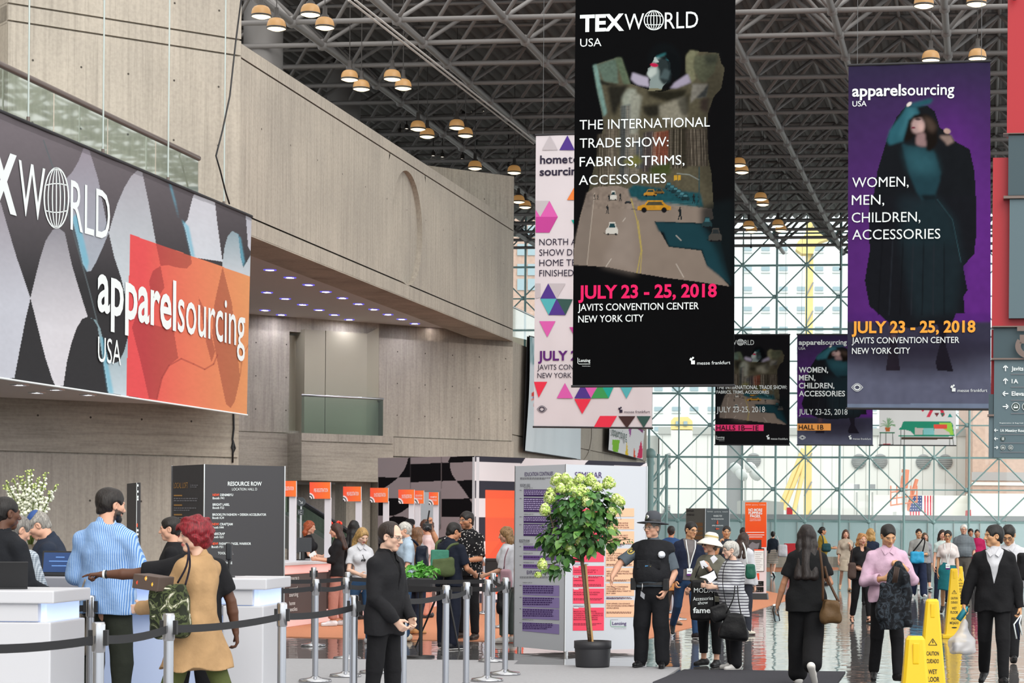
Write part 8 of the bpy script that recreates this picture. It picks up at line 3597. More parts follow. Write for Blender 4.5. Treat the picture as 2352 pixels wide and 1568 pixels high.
# the desks and the queue
p = Person('person with copper hair and black t-shirt working behind the registration desk', 708,1194,39.2,78, sex='f', head=(0,6,0), arms=(((.1,.3,-1),(-.1,1,-.2),.4),((.2,.4,-1),(0,1,-.1),.4)), skin='light', hair=('bob', '#9a4a26'))
p.top('black_tshirt', BLK, sleeve=.6, hem=.9)
p.trousers(TR)
p.shoes()
p = Person('person with long brown hair, black top and pink trousers holding a phone at the desk', 775,1200,35.3,-82, sex='f', head=(0,8,0), legs=((8,6,2,0),(-6,4,3,0)), arms=(((.05,.35,-1),(-.15,1,.1),.5),((.1,.3,-1),(-.15,1,.15),.5)), skin='light', hair=('half', '#3a241b'))
p.top('black_top', BLK, sleeve=1.3, hem=.84, g=.016)
p.trousers(fab('dusty_pink', '#a9766a'), length=.82, g=.02, wide=.012)
p.shoes('#d9d9dc', '#c9c9cc')
phone_lady = p
p = Person('person with long black hair seen from behind by the desks', 812,1193,37.8,172, sex='f', skin='tan', hair=('long', '#0e0c0d'))
p.top('black_top', BLK, sleeve=1.4, hem=.84)
p.trousers(TR)
p.shoes()
p = Person('person with wavy blonde hair in a white blouse and blue jeans looking down', 828,1211,30.2,32, sex='f', head=(4,26,0), arms=(((.15,.2,-1),(-.4,.9,-.15),.5),((.2,.1,-1),(-.35,.9,-.25),.5)), skin='pale', hair=('wavy', '#a5834f'))
p.top('white_blouse', WHT, sleeve=.62, hem=.97, g=.014, rel=.014, collar=True)
p.trousers(JEAN, g=.006)
p.shoes('#d4d4d8', '#b9b9bc')
mb = MB()
mb.path([p.u(.02,.13,1.33), p.u(.0,.14,1.26)],.006, M_BLACK, 6)
for q in (1,-1):
 mb.ball(p.u(.02 + q * .022,.145,1.25),.02, M_BLACK, 10,(1,.4,1))
p.loc_obj(mb, 'sunglasses')
p = Person('person with grey hair in a pale blue shirt just behind the black suit', 932,1197,31.0,-70, w=1.0, head=(0,8,0), arms=(((.2,.1,-1),(-.1,.6,-.7),.4), HANG), skin='light', hair=('short', '#b9b6b0'))
p.top('pale_blue_shirt', fab('pale_blue', '#a9bccd'), sleeve=.75, hem=.88, g=.02, rel=.015, collar=True)
p.trousers(JEAN)
p.shoes('#c9b9a4', '#8a6a4c')
bpwoman = p
p = Person('person with long brown hair and a grey cardigan behind the backpack strap', 958,1208,32.6,150, sex='f', skin='light', hair=('wavy', '#6b4a30'), legs=((4,4,3,0),(-6,8,3,0)))
p.top('grey_cardigan', fab('grey_knit', '#8a8a90'), sleeve=2, hem=.7, g=.02)
p.trousers(DJEAN)
p.shoes('#b98a5a', '#6a4a34')
p = Person('person in a black cap behind the crowd near the printed partition', 941,1191,40.0,165, skin='tan', hair=('crop', '#15110f'))
p.top('black_shirt', BLK, hem=.84)
p.trousers(TR)
p.shoes()
p.lathe_hat([(.088,.01),(.092,.03),(.088,.07),(.06,.1),(0,.108)], BLK, 'black_cap', 0,(0,-.012,.03))
p = Person('person with curly brown hair in a pale pink t-shirt facing left in the queue', 981,1194,38.6,-82, w=1.05, skin='light', hair=('curly', '#4a2f22', .008), head=(0,4,0))
p.top('pale_tshirt', fab('pale_pink', '#d6c0c0'), sleeve=.8, hem=.86, g=.018)
p.trousers(fab('salmon', '#c98a78'), g=.018)
p.shoes('#3c3c40')
p = Person('person in a navy polo with a green backpack, standing with legs apart by the tripod', 1031,1199,29.0,152, w=1.08, lean=4, head=(-30,18,0), legs=((10,4,9,0),(-6,5,7,0)), arms=(((.15,.2,-1),(-.1,1,-.1),.5),((.38,.12,-1),(-.15,.9,-.3),.5)), skin='tan', hair=('short', '#15110f'))
p.top('navy_polo', fab('navy_polo', '#161c2a'), sleeve=.7, hem=.86, g=.02, rel=.018, collar=True)
p.trousers(fab('dark_navy', '#171c2b'), g=.02)
p.shoes('#1b1d24', '#d2d2d0')
bpman = p
p = Person('person in a black flowered shirt and glasses holding a camera up beside the orange wall', 1074,1172,31.4,-22, w=1.04, head=(-22,6,0), legs=((4,3,5,0),(-4,6,6,0)), arms=(((.2,.2,-1),(-.3,.9,-.1),.5),((.75,.35,-.2),(.35,.25,1),.75)), skin='tan', hair=('short', '#181210'), beard=('#2a1d18', .55))
p.top('flowered_shirt', fab('flowered', '#151518', 'floral', '#c9c4c0', 26), sleeve=.85, hem=.86, g=.024, rel=.02, collar=True)
p.trousers(TR, length=.92)
p.shoes('#2e241e', '#1a1512', 'boot')
p.glasses('#8f8a84')
photog = p
p = Person('person with blond bobbed hair and white blouse at the left edge of the seminar column', 1166,1207,30.6,-98, sex='f', w=1.08, head=(8,8,0), arms=(((.15,.2,-1),(-.1,.9,-.3),.5), HANG), skin='light', hair=('bob', '#8a6a44'))
p.top('white_blouse', WHT, sleeve=.9, hem=.84, g=.024, rel=.02)
p.trousers(fab('grey_green', '#4b5350'), length=.85)
p.shoes('#cfcac6', '#b0a8a0')
pinkbag = p

# officer and the two women
p = Person('person in a campaign hat, grey uniform shirt and black vest pointing beside the potted tree', 1499,1186,25.3,-12, w=1.2, head=(-26,0,0), legs=((3,2,4,0),(-3,3,6,0)), arms=(((.3,-.08,-1),(-.3,.45,-.8),.55),((.72,.42,-.62),(.12,.75,-.55),.35,(.05,.35,-.9))), skin='light', hair=('short', '#77726c'), age=1)
p.top('uniform_shirt', fab('uniform_grey', '#566069'), sleeve=.8, hem=.94, g=.02, rel=.02, collar=True)
p.top('vest', fab('black_vest', '#1b1c20', bump=.5), sleeve=.02, hem=1.0, g=.042, amp=.006, low=1.0)
p.trousers(fab('uniform_black', '#15161a'), g=.026, wide=.012, amp=.009)
p.shoes('#121214', '#0c0c0e', 'boot')
p.glasses('#9a9690')
MHAT = mat('felt_slate', '#3e4148', .8)
p.lathe_hat([([(.085,.02),(.10,.012),(.15,.004),(.185,-.002),(.188,.004),(.15,.012),(.095,.022)], MHAT),([(.092,.02),(.095,.05),(.088,.1),(.07,.135),(.04,.15),(0,.142)], MHAT),([(.096,.022),(.098,.045),(.095,.046)], M_BLACK)], None, 'campaign_hat', 4,(0,-.01,.055))
mb = MB()
c_ = p.hp(0,.094,.13)
mb.lathe(c_, [(0,.008),(.012,.008),(.022,.004),(.026,0)], M_CHROME, 12, p.M @ va(0,1,.25))
p.loc_obj(mb, 'hat_badge')
mb = MB()
d_ = p.R @ va(0,1,0)
# belt, pouch, keys, id card, badge and shoulder patch
for a in range(28):
 t0, t1 = a * 2 * math.pi / 28,(a + 1) * 2 * math.pi / 28
 q = [p.u(.224 * math.cos(t),.196 * math.sin(t), z) for t, z in ((t0,.965),(t1,.965),(t1,1.025),(t0,1.025))]
 mb.add(q, [(0,1,2,3)], M_BLACK)
for x, y in ((.2,.1),(.225,0),(-.19,.12)):
 mb.bbox(p.u(x, y, .97),(.035,0,0),(0,.03,0),(0,0,.07), M_BLACK, .01)
belt_o = p.loc_obj(mb, 'duty_belt')
mb = MB()
mb.path([p.u(.07,.2,.99), p.u(.07,.205,.93), p.u(.075,.2,.9)],.006, M_CHROME, 6)
for k_ in range(4):
 mb.box(p.u(.085 - k_ * .012,.2,.86 - k_ * .01),(.006,0,.004),(0,.002,0),(.004,0,-.03), M_CHROME)
mb.build('keys', belt_o, (0,0,0))
mb = MB()
mb.bbox(p.u(.0,.205,1.17),(.045,0,0),(0,.003,0),(0,0,.03), M_BLACK, .003)
mb.box(p.u(.02,.209,1.17),(.018,0,0),(0,.001,0),(0,0,.02), mat('card_blue', '#3f7fb0', .5))
mb.ball(p.u(-.022,.207,1.17),.013, mat('seal_gold', '#b9a558', .4),8,(1,.3,1))
p.loc_obj(mb, 'id_card')
mb = MB()
c_ = p.u(-.145,.155,1.315)
mb.lathe(c_, [(0,.012),(.02,.012),(.04,.004),(.045,0)], mat('badge_silver', '#c3c6cc', .3,.8),10, p.R @ va(-.45,1,.2))
p.loc_obj(mb, 'chest_badge')
mb = MB()
a_, e_ = p.J['sh', 1], p.J['el', 1]
ax = un(e_ - a_)
fr_ = un(va(.2,1,.25) - ax * va(.2,1,.25).dot(ax))
sd = np.cross(ax, fr_)
c_ = a_ + ax * .1
for r_, m_, o_ in ((1, mat('patch_gold', '#b8a14a', .7),.083),(.72, M_BLACK, .086),(.4, mat('patch_gold', '#b8a14a', .7),.089)):
 mb.add([c_ + fr_ * o_ + (sd * math.cos(t * .5236) * .04 + ax * math.sin(t * .5236) * .05) * r_ - fr_ * .012 * abs(math.cos(t * .5236)) for t in range(12)],[tuple(range(12))], m_)
p.loc_obj(mb, 'shoulder_patch')
mb = MB()
for q in (-1,1):
 mb.bbox(p.u(q * .085,.19,1.2),(.06,0,0),(0,.012,-.002),(0,0,.05), fab('black_vest', '#1b1c20'),.01)
p.loc_obj(mb, 'vest_pockets')

p = Person('person smiling in round glasses, open navy jacket and jeans, walking past the officer', 1577,1196,32.3,14, head=(22,4,0), lean=3, side=-4, legs=((16,10,2,5),(-18,26,2,-30)), arms=(((.25,-.1,-1),(.05,.3,-1),.5),((.3,-.1,-1),(-.1,.3,-1),.5)), skin='asian', hair=('short', '#120f0e'))
p.top('grey_tshirt', fab('grey_tee', '#6f6a6a'), sleeve=.5, hem=.88, g=.014)
p.top('navy_jacket', fab('navy_track', '#192136'), hem=.84, g=.03, open_=(1.02,.11,.085), rel=.012)
p.trousers(fab('blue_jean', '#243d5e'), g=.008)
p.shoes('#1d1d20', '#d0d0d0')
p.glasses('#2a211c')
p.lanyard(1.06, g=.03)
mb = MB()
for k_ in range(3):
 a_, e_ = p.J['sh', 0], p.J['el', 0]
 o_ = va(-.05,.04 - .025 * k_, .02)
 mb.path([a_ + o_, e_ + o_ * .9],.006, M_TW, 5)
p.loc_obj(mb, 'sleeve_stripes')
p = Person('person in a white brimmed sun hat and olive top holding cards near her chin', 1632,1227,25.8,-30, sex='f', w=1.06, head=(-30,-2,0), legs=((3,2,3,0),(-3,3,4,0)), arms=(((.12,.3,-1),(-.35,.5,.85),.6),((.25,.25,-1),(-.15,.9,-.35),.5)), skin='light', hair=('short', '#6a5a4c'))
p.top('black_undershirt', BLK, sleeve=1.85, hem=.9, g=.006)
p.top('olive_top', fab('olive_marl', '#5e5d52', 'stripe_h', '#6f6e62', 22), sleeve=.92, hem=.86, g=.036, rel=.03, flare=1.08, amp=.01)
p.trousers(TR, length=.74, g=.012)
p.shoes('#19191b', '#0f0f10')
p.glasses('#4a3a2e', True)
MSUN = mat('white_straw', '#d9d5cc', .8)
p.lathe_hat([([(.09,.03),(.125,.012),(.165,-.025),(.19,-.05),(.192,-.046),(.165,-.015),(.12,.025),(.095,.04)], MSUN),([(.094,.03),(.096,.06)], MSUN),([(.096,.06),(.094,.085)], mat('tan_band', '#b9a774', .8)),([(.094,.085),(.08,.115),(.05,.132),(0,.135)], MSUN)], None, 'sun_hat', 8,(0,-.01,.035))
hatlady = p
p = Person('person with short white hair and a grey striped top reading papers beside the sun hat', 1686,1240,25.2,-62, sex='f', w=1.12, head=(-12,4,0), lean=3, legs=((4,4,3,0),(-3,4,4,0)), arms=(((.15,.4,-1),(-.3,1,.05),.5),((.1,.4,-1),(-.25,1,.1),.5)), skin='pale', hair=('full', '#b9b6b0', .008))
p.top('striped_top', fab('grey_stripe', '#64646d', 'stripe_h', '#c3c6ca', 9), sleeve=1.7, hem=.72, g=.03, rel=.014, flare=1.12, amp=.012)
p.trousers(fab('black_slacks', '#141418'), g=.02, wide=.012)
p.shoes('#cfcdca', '#a9a6a2')
p.glasses('#8a7f76')
striplady = p
p = Person('person in a dark shirt raising a hand to his face behind the two women', 1668,1206,41.0,4, arms=(HANG, ((.2,.6,-.7),(-.3,.35,1),.6)), skin='asian', hair=('short', '#15110f'))
p.top('dark_shirt', fab('slate_shirt', '#333a44'), hem=.86, sleeve=.9)
p.trousers(DJEAN)
p.shoes()
p = Person('person with long dark hair and white top carrying a green bag behind the striped top', 1706,1221,33.5,152, sex='f', skin='light', hair=('half', '#33211a'), head=(0,10,0))
p.top('white_top', WHT, sleeve=1.9, hem=.86, g=.03, rel=.02)
p.trousers(fab('dark_slate', '#2c2f38'))
p.shoes('#cfc8b8')
greenbag = p
p = Person('person in a blue waistcoat seen from behind between the officer and the man in glasses', 1541,1206,46,170, w=1.05, skin='tan', hair=('short', '#18120f'))
p.top('white_shirt', WHT, hem=.88)
p.top('blue_waistcoat', fab('blue_waistcoat', '#2e4c78'), sleeve=.02, hem=.86, g=.026)
p.trousers(DJEAN)
p.shoes()
p = Person('person in a dark jacket behind the orange totem sign', 1706,1210,54,175, skin='tan', hair=('short', '#1a1412'))
p.top('dark_jacket', fab('slate_shirt', '#333a44'), hem=.82)
p.trousers(DJEAN)
p.shoes()
p = Person('small blond child in a tan top behind the officer', 1545,1262,36.5,20, sex='f', skin='light', hair=('bob', '#b99a5f'), w=.95)
p.top('tan_top', fab('tan_top', '#b9824f'), sleeve=.4, hem=.8)
p.trousers(fab('dark_shorts', '#3a3431'), length=.5)
p.shoes('#8a7a6a')

# right: walking up and down the hall
p = Person('person with long dark wavy hair dressed all in black, walking away with a brown bag', 1853,1202,22.7,176, sex='f', w=1.1, legs=((10,8,0,4),(-14,34,-1,-50)), arms=(((.38,.02,-1),(.28,.22,-1),.35),((.42,-.05,-1),(-.1,1,.1),.5)), skin='olive', hair=('wavy', '#1d1412'), head=(0,3,0))
p.top('black_tshirt', fab('black_tee', '#0f1012'), sleeve=.62, hem=.8, g=.03, rel=.022, flare=1.08)
p.trousers(fab('black_wide', '#0d0d10'), g=.03, wide=.03, length=.9)
p.shoes('#d6d4d0', '#c2bfba')
awaylady = p
p = Person('distant person in a dark top and striped skirt with a white bag walking away', 1775,1219,74,168, sex='f', legs=WALK, skin='light', hair=('bun', '#17120f'))
p.top('dark_top', fab('dark_teal', '#1c2430'), sleeve=1.2, hem=.92)
p.skirt(fab('banded', '#8a8a86', 'stripe_h', '#c9b9a8', 5),.5)
p.shoes('#d8d8d8')
p = Person('distant person in a mustard shirt with hair in a bun', 1888,1209,64,95, sex='f', w=1.1, skin='tan', hair=('lowbun', '#17120f'), arms=(((.1,.3,-1),(-.1,1,0),.4),((.1,.4,-1),(-.1,1,0),.4)))
p.top('mustard_shirt', fab('mustard', '#a58a34'), sleeve=1.6, hem=.9)
p.trousers(TR)
p.shoes()
p = Person('distant person in a beige tunic dress walking towards the camera with bare legs', 1942,1215,58,4, sex='f', legs=((16,8,1,8),(-14,26,1,-30)), arms=(((.15,.2,-1),(-.3,.6,.8),.5), HANG), skin='light', hair=('half', '#4a3022'))
p.top('beige_tunic', fab('beige_tunic', '#a89c8c'), sleeve=1.1, hem=.74, g=.03, rel=.03)
p.skirt(fab('beige_pleat', '#b5a996'),.56, g=.012, z1=.86)
p.shoes('#c9a98c', '#a98a6c')
p = Person('person with curly blonde hair in black with sandals, hands together in front', 1979,1222,38,12, sex='f', w=1.1, head=(6,4,0), legs=((12,6,3,4),(-10,12,3,-10)), arms=(((.2,.15,-1),(-.5,.75,-.1),.5),((.2,.15,-1),(-.5,.75,-.2),.5)), skin='light', hair=('bob', '#b07f4c', .012))
p.top('black_top', BLK, sleeve=1.2, hem=.84, g=.022, scoop=.10)
p.trousers(TR, length=.84, g=.01)
p.shoes('#18140f', '#2a2018', 'sandal')
blondie = p
p = Person('person with fair hair and dark clothes walking away behind the curly blonde woman', 1999,1212,47,175, sex='f', skin='light', hair=('bob', '#a9854f'))
p.top('dark_jacket', NAVY, hem=.8)
p.trousers(TR)
p.shoes()
p = Person('person in a pink shirt looking down while folding a dark patterned jacket', 2038,1203,23.4,6, head=(8,24,4), legs=((10,6,2,4),(-8,12,2,-14)), arms=(((.5,.12,-1),(-.62,.55,.68),.65,(-.75,.4,.4),(0,-.6,-.8)),((.34,.12,-1),(-.75,.75,.12),.55)), skin='asian', hair=('short', '#14100e'))
p.top('pink_shirt', fab('pink_shirt', '#c9a9bd'), hem=.88, sleeve=1.62, g=.026, rel=.014, collar=True, amp=.011)
p.trousers(TR, g=.016)
p.shoes()
pinkman = p
p = Person('distant person in a grey shirt with a bright blue bag across his chest', 2110,1213,52.6,4, w=1.08, legs=((10,5,3,4),(-8,12,3,-12)), arms=(((.2,.2,-1),(-.45,.8,.0),.5),((.2,.2,-1),(-.4,.8,.1),.5)), skin='asian', hair=('short', '#15110f'))
p.top('grey_shirt', fab('grey_shirt', '#8f8f8c'), sleeve=1.3, hem=.88, g=.024)
p.trousers(fab('navy_trouser', '#1e2740'), g=.028, wide=.02)
p.shoes('#d8d8d8', '#c0c0c0')
bluebag = p
p = Person('distant person almost hidden behind the man with the blue bag', 2124,1222,59,6, sex='f', legs=WALK, skin='light', hair=('bob', '#5a4634'))
p.top('grey_top', fab('grey_knit', '#8a8a90'), hem=.84)
p.trousers(fab('dark_slate', '#2c2f38'), length=.6)
p.shoes('#cfcfcf')
p = Person('person in a white t-shirt and teal skirt with a lanyard, walking by the yellow cones', 2177,1216,42.4,-6, sex='f', legs=((14,6,1,6),(-14,24,1,-26)), arms=(((.2,.05,-1),(.05,.3,-1),.4),((.2,-.05,-1),(.02,.15,-1),.4)), head=(-4,4,0), skin='asian', hair=('bun', '#15110f'))
p.top('white_tshirt', fab('offwhite', '#d3cbc8'), sleeve=.62, hem=1.02, g=.018, rel=.02)
p.skirt(fab('teal_skirt', '#1d6b73'),.50, z1=1.06)
p.shoes('#2a2420')
p.glasses()
p.lanyard(1.05)
p = Person('distant person in pale clothes hidden behind the woman in the teal skirt', 2164,1215,49,8, sex='f', skin='light', hair=('half', '#2a1d18'))
p.top('pale_top', fab('pale_teal_top', '#b9c9c6'), sleeve=.6, hem=.86)
p.trousers(DJEAN)
p.shoes()
p = Person('older person with white hair, grey checked polo and grey trousers in the distance', 2213,1203,53.5,-4, w=1.2, legs=((8,4,3,0),(-6,8,3,-8)), arms=(((.25,.0,-1),(.05,.2,-1),.4),((.25,.0,-1),(.05,.2,-1),.4)), skin='light', hair=('short', '#cfccc6'))
p.top('checked_polo', fab('slate_check', '#50585e', 'plaid', '#7b8388', 8), sleeve=.85, hem=.96, g=.022, rel=.02, collar=True)
p.trousers(fab('grey_slack', '#56524d'), g=.024, wide=.012)
p.shoes('#2a2420')
p.glasses()
p = Person('distant person in a crimson polo behind the older man', 2244,1214,61,-2, w=1.1, skin='tan', hair=('crop', '#1a1412'))
p.top('crimson_polo', fab('crimson', '#a3194e'), sleeve=.8, hem=.86, g=.022)
p.trousers(TR)
p.shoes()
p = Person('distant person with dark hair seen just right of the white-haired man', 2229,1213,66,0, skin='tan', hair=('full', '#1a1412'))
p.top('grey_tshirt', fab('grey_tee', '#6f6a6a'), hem=.86)
p.trousers(TR)
p.shoes()
p = Person('person in a black suit and open white collar looking left, carrying a teal bottle', 2284,1202,23.2,-8, head=(-62,2,0), w=1.04, legs=((14,7,2,6),(-12,18,2,-20)), arms=(((.32,.0,-1),(.12,.12,-1),.6),((.40,-.02,-1),(.22,.16,-1),.75)), skin='asian', hair=('short', '#100d0c', .007))
p.top('white_shirt', WHT, g=.008, hem=.92, collar=True, sleeve=1.9)
p.top('suit_jacket', fab('black_suit', '#121215'), hem=.80, g=.026, vneck=(1.10,.098), amp=.008)
p.trousers(fab('black_suit', '#121215'), g=.016)
p.shoes()
suit2 = p
mb = MB()
for q in (1,-1):
 mb.add([p.u(q * .012,.112,1.42), p.u(q * .056,.04,1.5), p.u(q * .085,.06,1.455), p.u(q * .045,.128,1.395)],[(0,1,2,3)], WHT)
p.loc_obj(mb, 'shirt_collar')
p = Person('person in glasses and a white shirt looking down behind the suited man at the right', 2318,1205,27,-14, head=(-4,30,0), legs=WALK, arms=(((.2,.3,-1),(-.2,1,.1),.5),((.15,.4,-1),(-.45,.5,.75),.6)), skin='asian', hair=('short', '#14100e'))
p.top('white_shirt', WHT, hem=.96, g=.024, rel=.014, collar=True)
p.trousers(TR, g=.016)
p.shoes()
p.glasses()
whiteman = p
# ------------------------------------------------------------------ what people carry
LEA = fab('black_leather', '#141416', rough=.5)


def at(px, py, Y):
 return np.array(P(px, py, Y))


def soft(name, label, cat, x0, y0, x1, y1, Y, dep, m, taper=0., fold=.008, rad_=.35, yaw=0., straps=(), sm=None, sw=.012, flap=None, lean_=0.):
 """a slack bag that fills a rectangle of the photo at depth Y; straps are pixel paths (x, y, nearer by)"""
 s = F / Y
 c = at((x0 + x1) / 2,(y0 + y1) / 2, Y)
 hw_, hh = (x1 - x0) / s / 2,(y1 - y0) / s / 2
 M = rotz(yaw) @ roty(lean_)
 t = thing(name, c, label, cat)
 S = Sdf()
 r = min(hw_, dep, hh) * rad_ + .01
 S.bx(va(0,0,-hh * .1), va(hw_, dep, hh * .9), r, M, .01)
 if taper:
  for q in (1,-1):
   S.rc(M @ va(q * (hw_ + .3 + hw_ * .0) - q * taper, 0, hh * 1.4), M @ va(q * (hw_ + .3),0,-hh * .3),.3,.3,.03, 'sub')
 S.el(va(0,0,-hh * .45), va(hw_ * .98, dep * 1.15, hh * .55), M, .05)
 S.folds(fold, 30,9, int(x0))
 S.obj('bag_body', max(.006,1.4 / s), m, t)
 for st in straps:
  pts = [Vector(at(px, py, Y - d)) for px, py, d in st]
  mb = MB()
  w = Vector((1,0,0)) * sw
  sm_ = []
  for i in range(len(pts) - 1):
   for k_ in range(4):
    u = k_ / 4
    a, b_, c_, d_ = pts[max(i - 1,0)], pts[i], pts[i + 1], pts[min(i + 2, len(pts) - 1)]
    sm_.append(.5 * ((2 * b_) + (c_ - a) * u + (2 * a - 5 * b_ + 4 * c_ - d_) * u * u + (3 * b_ - a - 3 * c_ + d_) * u ** 3))
  sm_.append(pts[-1])
  mb.path(sm_, sw * .6, sm or m, 6)
  mb.build('strap', t)
 if flap:
  fx0, fy0, fx1, fy1, fm = flap
  S = Sdf()
  cc = at((fx0 + fx1) / 2,(fy0 + fy1) / 2, Y) - c
  S.bx(cc + M @ va(0,-dep * .75,0), va((fx1 - fx0) / s / 2,.02,(fy1 - fy0) / s / 2),.018, M, .01)
  S.folds(.005,20,5,3)
  S.obj('flap', max(.006,1.4 / s), fm, t)
 return t


soft('tote_bag', 'slack beige cloth bag hanging at the left hip of the striped shirt', 'bag', 163,1398,198,1503,17.0,.07, fab('beige_cloth', '#8f8578'), taper=.04, straps=(((178,1400,0),(186,1360,0),(196,1330,.02)),))
soft('shoulder_bag', 'green camouflage bag slung from the tan coat shoulder', 'bag', 347,1332,434,1462,15.0,.11, fab('camouflage', '#4d5637', 'camo', sc=11), taper=.03, fold=.014, straps=(((408,1338,.05),(428,1300,.1),(433,1262,.1),(428,1248,-.0)),((425,1345,0),(436,1300,.0),(433,1258,.05))), sm=fab('dark_strap', '#2a2530'))
# patterned box held by the red-haired person
c = at(352,1337,14.95)
t = thing('box', c, 'dark brown box with orange and yellow dots held by the red-haired person', 'box')
mb = MB()
ax = Vector((.098,-.03,-.012))
mb.bbox(c, ax, Vector((.03,.09,0)), Vector((.006,0,.05)), mat('box_brown', '#4f4038', .6),.006)
mb.build('carton', t)
mb = MB()
n_ = Vector((.03,.09,0)).normalized() * -.093
for dx, dz, col in ((-.55,-.15, '#d9482a'),(.1,.6, '#e8a23a'),(.62,-.1, '#e8b01f')):
 q = Vector(c) + ax * dx + Vector((0,0, dz * .05)) + n_
 for r_, cc, o_ in ((.017, col, 0),(.008, '#f3d489' if dx > 0 else '#a3281c', .001)):
  mb.add([q + n_ * (o_ / .09) + Vector((math.cos(a * .524) * r_, 0, math.sin(a * .524) * r_)) for a in range(12)],[tuple(range(12))], mat('dot_' + cc[1:], cc, .6))
mb.build('dots', t)
soft('backpack', 'green canvas backpack with teal flap on the back of the navy polo', 'bag', 990,1275,1042,1322,28.72,.09, fab('olive_canvas', '#4f5a3a'), fold=.008, flap=(988,1262,1030,1301, fab('teal_canvas', '#3f7a66')), yaw=.25,
  straps=(((1001,1264,0),(1003,1248,.0),(1012,1241,-.12)),((1024,1266,0),(1036,1252,0),(1052,1248,-.12))), sm=fab('olive_canvas', '#4f5a3a'), sw=.03)
soft('backpack', 'dark navy backpack on the shoulder of the pale blue shirt', 'bag', 957,1247,982,1308,31.1,.12, fab('navy_nylon', '#141a2b', rough=.5), straps=(((960,1252,.02),(948,1240,.1),(938,1246,.16),(936,1270,.16),(948,1296,.1)),), sw=.03)
soft('backpack', 'pale pink backpack hung low on the white blouse by the seminar column', 'bag', 1150,1302,1174,1350,30.3,.09, fab('pink_nylon', '#b08a94', rough=.5), straps=(((1158,1305,0),(1160,1280,.1),(1168,1258,.12)),), sw=.015)
soft('handbag', 'black handbag hanging below the pink backpack', 'bag', 1142,1352,1166,1408,30.35,.08, LEA, straps=(((1148,1354,0),(1152,1330,.05),(1158,1300,.1)),), sw=.01)
# camera and tripod
c = np.array(photog.W(photog.J['hand', 1])) + va(-.0,-.04,-.10)
t = thing('camera', c, 'black video camera with a lens held up by the flowered shirt', 'camera')
mb = MB()
mb.bbox(c, (.055,.02,0),(-.02,.05,0),(0,0,.05), M_BLACK, .012)
mb.bbox(c + va(0,0,.06),(.025,0,0),(0,.03,0),(0,0,.018), M_BLACK, .008)
mb.build('camera_body', t)
mb = MB()
mb.lathe(c + va(.0,-.04,-.01),[(.035,0),(.04,.03),(.04,.09),(.034,.1),(0,.095)], M_SCRN, 16,(.25,-1,-.15))
mb.build('lens', t)
mb = MB()
mb.tube(c + va(0,0,.05), c + va(.03,0,.24),.012, M_BLACK, 8)
mb.build('grip', t)
q = ground(1012,1492)
t = thing('tripod', q, 'black tripod standing in front of the backpack person', 'tripod')
hub = Vector((q.x + .05, q.y, .98))
mb = MB()
mb.tube(hub - Zv * .25, hub + Zv * .12,.02, M_BLACK, 10)
mb.bbox(hub + Zv * .14,(.05,0,0),(0,.04,0),(0,0,.02), M_BLACK, .006)
mb.build('column', t)
for px, py in ((954,1486),(1055,1494),(1014,1504)):
 mb = MB()
 mb.tube(hub, ground(px, py),.016, M_BLACK, 8,.01)
 mb.build('leg', t)
# black show tote
tt = soft('tote_bag', 'black tote printed Moda accessories show on the arm of the sun hat person', 'bag', 1587,1322,1641,1423,25.28,.05, fab('black_poly', '#0e0e10', rough=.6), fold=.006, rad_=.3, straps=(((1597,1326,0),(1602,1312,.02),(1607,1300,0)),((1632,1326,0),(1624,1310,.02),(1616,1300,0))))
PB_ = Plane(P(1614,1370,25.21), Vector((1,0,0)))
mb = MB()
for s_, x0, y0, x1, y1, cp, b_ in (('MODA', 1594,1360,1637,1361,11,-.004),('Accessories', 1592,1379,1638,1377,9,.0),('show', 1603,1388,1626,1386.5,8,.0),('fame.', 1592,1407,1636,1407,13,.02)):
 text_on(mb, PB_, s_, x0, y0, x1, y1, cp, M_TW, b_, .012)
mb.build('lettering', tt)


def sheet(name, label, pts, Y, m=M_TW, cat='paper'):
 """stiff sheets of paper; pts (x, y, nearer by)"""
 q = [Vector(at(x, y, Y - d)) for x, y, d in pts]
 mb = MB()
 n = (q[1] - q[0]).cross(q[2] - q[0]).normalized() * .002
 mb.prism(q, n, m)
 return tag(mb.build(name, None, q[0]), label, cat)


M_PAP = mat('paper_white', '#cfd0d6', .7)
sheet('paper_card', 'white card held up at the chest of the sun hat person, the left one', [(1607,1289,.32),(1617,1286,.3),(1628,1300,.3),(1613,1306,.32)],25.8, M_PAP)
sheet('paper_card', 'white card by the collar of the sun hat person, the right one', [(1631,1281,.3),(1640,1274,.28),(1649,1283,.28),(1638,1294,.3)],25.8, M_PAP)
sheet('leaflet', 'folded white leaflet held by the person in the striped top', [(1607,1325,.5),(1626,1318,.45),(1640,1310,.42),(1646,1326,.42),(1631,1339,.48),(1622,1328,.5)],25.2, M_PAP)
soft('handbag', 'large slack black handbag hanging from the arm of the striped top', 'bag', 1652,1402,1720,1468,24.85,.09, fab('black_nylon', '#101012', rough=.6), taper=.1, fold=.012, straps=(((1668,1408,0),(1684,1375,.02),(1688,1345,-.05)),((1702,1410,0),(1696,1375,.02),(1694,1345,-.05))), lean_=.1)
soft('handbag', 'small black crossbody bag with a zip under the leaflet', 'bag', 1634,1384,1674,1424,24.9,.04, LEA, straps=(((1668,1390,0),(1660,1340,.05),(1664,1300,.1),(1680,1272,.02)),), lean_=-.35, sw=.008)
soft('shoulder_bag', 'green bag with white piping on the white top behind the striped top', 'bag', 1713,1292,1734,1328,33.1,.06, fab('bottle_green', '#1d5a48', rough=.5), straps=(((1716,1296,0),(1712,1262,.05),(1706,1246,.02)),), sm=M_TW, sw=.02)
